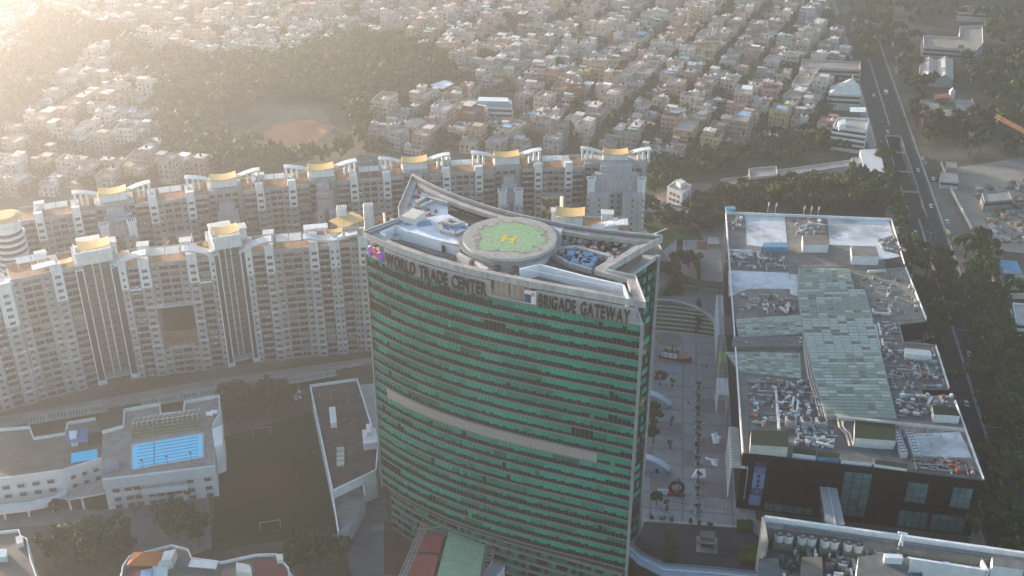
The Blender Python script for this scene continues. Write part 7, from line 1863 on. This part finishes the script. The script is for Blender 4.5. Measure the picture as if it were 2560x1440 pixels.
av2 = [pol(L) for L in ([(2295, 60), (2470, 55), (2470, 150), (2295, 150)], [(2290, 140), (2400, 140), (2400, 218), (2290, 218)], [(2295, 225), (2470, 225), (2470, 312), (2295, 312)], [(2385, 5), (2510, 5), (2510, 46), (2385, 46)])]
w2 = scatter(WOOD2, 420, 6.0, av2); w2.sort(key=lambda p: p[1])
for X, Y in w2[:45]: tree(0, 0, rt.choice([0, 1, 0, 2]), rt.uniform(1.0, 1.5), 'dark tree at the near edge of the upper right wood', 'near edge of the upper right wood', (X, Y))
# palms in the town
pb = MB()
for k in range(13):
    a_ = k*2*math.pi/13; d = Vector((math.cos(a_), math.sin(a_), 0)); s_ = Vector((-math.sin(a_), math.cos(a_), 0)); p0 = Vector((0, 0, 10))
    pts = [p0, p0+d*1.3+Vector((0, 0, .6)), p0+d*2.6+Vector((0, 0, .3)), p0+d*3.6+Vector((0, 0, -.8))]; wd = [.15, .55, .5, .05]
    for i in range(3): pb.face([pts[i]-s_*wd[i], pts[i+1]-s_*wd[i+1], pts[i+1]+s_*wd[i+1], pts[i]+s_*wd[i]])
pcrown = pb.mesh('crown', [leafs[1]]); tb = MB(); tb.tube((0, 0, 0), (.3, .1, 10), .28, .16, 7); ptrunk = tb.mesh('trunk', [bark])
protos.append((pcrown, ptrunk))
pal = rt.sample([p for p in plots if in_frame(p)], min(26, len([p for p in plots if in_frame(p)])))
for h in pal: tree(0, 0, 6, rt.uniform(.9, 1.4), 'coconut palm standing among the town houses', 'coconut palms in the town', (h[0], h[1]))
# woods and town greenery as masses of leaf clumps
far_tpl = [crown_arrays(50+i, 8, 150, rx, rz, zc, 1.15) for i, (rx, rz, zc) in enumerate(((4.6, 3.2, 5.6), (5.4, 3.4, 6.0), (3.4, 3.8, 6.0), (5.0, 3.0, 5.4)))]
def mass(name, pts, label, smin, smax, mixw):
    g_ = np.random.default_rng(len(pts)); Qs = []; M = []
    for (x, y) in pts:
        T_ = far_tpl[g_.integers(4)]; s = g_.uniform(smin, smax); a_ = g_.uniform(0, 6.28); c, sn = math.cos(a_), math.sin(a_)
        R_ = np.array([[c, -sn, 0], [sn, c, 0], [0, 0, g_.uniform(.85, 1.2)]]); Qs.append((T_@R_.T)*s+np.array([x, y, 0]))
        base = g_.choice(4, p=mixw); mm_ = np.full(len(T_), base); fl_ = g_.random(len(T_)) < .25; mm_[fl_] = g_.choice(4, size=fl_.sum(), p=mixw); M.append(mm_)
    me = mesh_from_quads(name, np.concatenate(Qs), np.concatenate(M), leafs); o = bpy.data.objects.new(name, me); COL.objects.link(o); tag(o, label, None, kind='stuff')
mass('left_wood', scatter(WOOD1, 980, 5.0, (FIELD,)), 'broad wood in the haze beyond the apartments', .75, 1.75, [.18, .36, .36, .10])
mass('right_wood', w2[45:], 'dark wood filling the upper right corner', 1.0, 1.6, [.6, .33, .06, .01])
mass('lane_wood', scatter(WOOD3, 80, 4.5)+scatter(WOOD5, 70, 5), 'bushes and trees along the lane behind the apartments', .7, 1.2, [.4, .4, .17, .03])
gardens = [(h[0]+rt.uniform(-3, 3), h[1]+rt.uniform(-3, 3)) for h in plots for _ in range(2) if h not in pal]
for az, O, k0, v0, v1 in ((R(24), O1, 18, -140, 760), (R(13), O2, 21, -120, 600)):
    d = (math.sin(az), math.cos(az)); e = (math.cos(az), -math.sin(az)); u1 = -4 if az > .3 else 260
    for k in range(k0):
        dens = rt.choice([.4, .6, .9]) if az > .3 else .55
        v = v0
        while v < v1:
            v += rt.uniform(3.5, 8)
            if rt.random() > dens: continue
            u = u1-k*30.5+rt.choice([-2.4, 2.4]); X, Y = O[0]+e[0]*u+d[0]*v, O[1]+e[1]*u+d[1]*v
            if inside(X, Y, TOWN) and not inside(X, Y, WOOD1) and not inside(X, Y, FIELD) and split(X, Y) == (az > .3): gardens.append((X, Y))
mass('town_greenery', gardens, 'street and garden trees between the town houses', .6, 1.15, [.5, .33, .15, .02])
edge = []
for k in range(170):
    X, Y = rt.uniform(-230, 140), 0
    Y = ry(max(-220, min(60, X)))+rt.uniform(34, 66); edge.append((X, Y)) if not inside(X, Y, FIELD) else None
mass('estate_trees', edge, 'trees behind the rear apartment row', .8, 1.2, [.5, .35, .13, .02])

# ================================================================== vehicles, people, lamps
def car_mesh(col, nm, truck=False):
    m_ = mat('car_%s' % nm, col, .35, .03, .5, spec=.5, coat=.4); parts_ = []
    b = MB(); L, W_ = (4.2, 1.7) if not truck else (7.5, 2.3)
    prof = [(-.5, .35), (-.5, .8), (-.32, .92), (.28, .9), (.5, .75), (.5, .35)] if not truck else [(-.5, .5), (-.5, 2.6), (.18, 2.6), (.18, 1.0), (.5, 1.0), (.5, .5)]
    k = len(prof); A = [(x*L, -W_/2, z) for x, z in prof]; C = [(x*L, W_/2, z) for x, z in prof]
    b.face(A); b.face(C[::-1])
    for i in range(k): j = (i+1) % k; b.face([A[j], A[i], C[i], C[j]])
    parts_.append(('body', b.mesh('body', [m_])))
    b = MB()
    pr = [(-.34, .9), (-.24, 1.4), (.12, 1.42), (.28, .9)] if not truck else [(.2, 1.0), (.2, 2.3), (.38, 2.3), (.48, 1.0)]
    A = [(x*L, -W_*.44, z) for x, z in pr]; C = [(x*L, W_*.44, z) for x, z in pr]; b.face(A); b.face(C[::-1])
    for i in range(4): j = (i+1) % 4; b.face([A[j], A[i], C[i], C[j]], 1 if i == 1 else 0)
    parts_.append(('cabin', b.mesh('cabin', [darkglass, m_])))
    b = MB(); b.tube((0, -.1, .33), (0, .1, .33), .33, n=12); wh = b.mesh('wheel', [black])
    return parts_, wh, L, W_
def car(px, py, rz_, kind, label, group='cars on the trunk road', pos=None):
    parts_, wh, L, W_ = kind; X, Y = pos or at(px, py); t = thing('car' if L < 5 else 'truck', label, 'car' if L < 5 else 'truck', (X, Y, .02), rz_, group)
    for n_, me in parts_: o = bpy.data.objects.new(n_, me); COL.objects.link(o); o.parent = t
    for sx in (-.31, .31):
        for sy in (-.5, .5): inst('wheel', wh, t, (sx*L, sy*W_, 0))
cw, cs, cd, ct_ = car_mesh((.7, .7, .7), 'white'), car_mesh((.35, .36, .37), 'silver'), car_mesh((.05, .05, .06), 'dark'), car_mesh((.50, .36, .14), 'yellow', True)
cbus = car_mesh((.55, .56, .58), 'bus', True)
ha_ = math.pi/2-RA
for x, y, k, lab in ((2219, 331, cw, 'white car just above the underpass mouth'), (2202, 369, cs, 'silver car beside the white shed roof'), (2184, 240, cw, 'white car farthest up the trunk road, left lane'), (2306, 398, cw, 'white car parked at the site kerb, upper'), (2313, 409, cs, 'silver car parked at the site kerb, lower'), (2333, 449, cw, 'white car parked alone beside the gate house'), (2368, 556, cw, 'white car on the dusty side lane'), (2262, 300, cd, 'dark car on the right lane above the underpass'), (2290, 640, cd, 'dark car on the trunk road beside the mall'), (2330, 840, cs, 'silver car under the street trees near the mall')):
    car(x, y, ha_, k, lab)
car(2367, 588, ha_, ct_, 'yellow truck on the dusty side lane'); car(2214, 235, ha_, cbus, 'pale bus in the right lane far up the trunk road')
for i, (x, y) in enumerate(((736, 970), (739, 984), (741, 998))): car(x, y, R(20), cw if i else cs, ['silver car parked farthest from the field', 'white car parked in the middle beside the hall', 'white car parked nearest the field'][i], 'cars parked beside the hall')
lane_s = (-9, -4.2, 3.8, 8.6)
for i in range(14):
    s_ = lane_s[i % 4]; t_ = -210+i*40+rt.uniform(-8, 8)
    if 5 < t_ < 135 and abs(s_) < 6: s_ = 9
    car(0, 0, ha_ if s_ < 0 else ha_+math.pi, rt.choice([cw, cs, cd, cw]), 'small car under way on the trunk road, %s from the near end' % ORD[i], 'moving cars on the trunk road', road_pt(s_, t_))
# people: one skinned body, shared
def person_mesh(name, shirt, trousers, step):
    me = bpy.data.meshes.new(name)
    V = [(0, 0, .92), (0, 0, 1.12), (0, .01, 1.38), (0, .01, 1.50), (0, .02, 1.60), (0, .02, 1.72), (.10, 0, .88), (.11, step, .48), (.11, step*.6, .06), (.11, step*.6+.14, .04), (-.10, 0, .88), (-.11, -step*.6, .48), (-.11, -step*1.3, .07), (-.11, -step*1.3+.14, .05), (.19, 0, 1.40), (.25, -step*.5, 1.12), (.25, step*.3, .88), (-.19, 0, 1.40), (-.25, step*.5, 1.12), (-.25, step*.9, .88)]
    E = [(0, 1), (1, 2), (2, 3), (3, 4), (4, 5), (0, 6), (6, 7), (7, 8), (8, 9), (0, 10), (10, 11), (11, 12), (12, 13), (2, 14), (14, 15), (15, 16), (2, 17), (17, 18), (18, 19)]
    rad = [.15, .15, .16, .06, .10, .09, .10, .065, .045, .04, .10, .065, .045, .04, .07, .05, .035, .07, .05, .035]
    me.from_pydata(V, E, []); o = bpy.data.objects.new(name, me); COL.objects.link(o)
    md = o.modifiers.new('skin', 'SKIN')
    for i, r_ in enumerate(rad): me.skin_vertices[0].data[i].radius = (r_, r_*.8); me.skin_vertices[0].data[i].use_root = (i == 0)
    dg = bpy.context.evaluated_depsgraph_get(); nm = bpy.data.meshes.new_from_object(o.evaluated_get(dg)); bpy.data.objects.remove(o)
    nm.materials.clear()
    for m_ in (mat('cloth_'+name, shirt, .9, 0), mat('trousers_'+name, trousers, .9, 0), mat('skin_brown', (.22, .13, .09), .7, 0), black): nm.materials.append(m_)
    for p in nm.polygons: z = p.center.z; x_ = abs(p.center.x); p.material_index = 1 if z < .9 and x_ < .2 else (3 if z > 1.66 else (2 if z > 1.46 or z < .95 else 0))
    return nm
pmeshes = [person_mesh('a', (.08, .09, .13), (.04, .04, .05), .18), person_mesh('b', (.40, .38, .36), (.06, .06, .09), .05), person_mesh('c', (.25, .06, .06), (.09, .08, .07), .12)]
ppl = [(1720, 1010, 0, 'person in dark clothes standing by the upper plaza planters'), (1724, 1012, 1, 'person in a pale shirt beside the one by the upper planters'), (1764, 665, 0, 'person in dark clothes walking on the garden walk'), (1768, 668, 1, 'person in a pale shirt walking on the garden walk'), (1765, 922, 0, 'person in dark clothes right of the play ship'), (1727, 1284, 0, 'person in dark clothes left of the lower planter'), (1752, 1282, 2, 'person in red right of the lower planter'), (1713, 1402, 0, 'person in dark clothes crossing the drop-off lane'), (1698, 1222, 0, 'person in dark clothes under the ring sculpture'), (1755, 918, 1, 'person in a pale shirt below the play ship bow'), (1698, 1205, 2, 'person in red above the ring sculpture'), (1730, 725, 0, 'person in dark clothes near the garden canal')]
for i, (x, y, k, lab) in enumerate(ppl):
    o = bpy.data.objects.new('person', pmeshes[k]); COL.objects.link(o); o.location = (*at(x, y), .03); o.rotation_euler = (0, 0, rt.uniform(0, 6)); tag(o, lab, 'person')
lm = MB(); lm.tube((0, 0, 0), (0, 0, 9), .12, .08, 6); lm.tube((0, 0, 9), (2.2, 0, 9.6), .07, n=5); lm.tube((0, 0, 9), (-2.2, 0, 9.6), .07, n=5); lm.box(2.4, 0, 9.5, .8, .3, .15); lm.box(-2.4, 0, 9.5, .8, .3, .15)
lmm = lm.mesh('street_lamp', [greymetal])
for i in range(12):
    X, Y = road_pt(0, -280+i*25 if i < 11 else 160); o = bpy.data.objects.new('street_lamp', lmm); COL.objects.link(o); o.location = (X, Y, .5); o.rotation_euler = (0, 0, -RA); tag(o, 'twin-arm street lamp on the median, %s from the near end' % ORD[i], 'street lamp', 'street lamps on the median')
# road sign board hung over the road
X, Y = road_pt(-8, -95); t = thing('road_sign', 'pale blue overhead sign board beside the mall street trees', 'sign', (X, Y, 0), -RA)
b = MB(); b.tube((0, 0, 0), (0, 0, 7), .15, n=6); b.tube((0, 0, 6.4), (4, 0, 6.4), .1, n=5); b.build('post', greymetal, t, False)
b = MB(); b.bx(1.2, 5.6, -.1, .1, 5.2, 7.4); b.build('board', mat('sign_pale', (.40, .45, .52), .6, .05), t, False)
# ------------------------------------------------------------------ haze: one even body of air round everything
hz = MB(); hz.bx(-900, 900, -150, 1700, -8, 292, 0)
hm_ = bpy.data.materials.new('haze_air'); hm_.use_nodes = True
nt = hm_.node_tree; nt.nodes.clear()
ov = nt.nodes.new('ShaderNodeOutputMaterial'); pv = nt.nodes.new('ShaderNodeVolumePrincipled')
pv.inputs['Color'].default_value = (0.93, 0.93, 0.94, 1)
pv.inputs['Density'].default_value = 0.00043
pv.inputs['Anisotropy'].default_value = 0.80
nt.links.new(pv.outputs[0], ov.inputs['Volume'])
ho = hz.build('haze', hm_); tag(ho, 'warm morning haze filling the air over the city', None, kind='stuff')
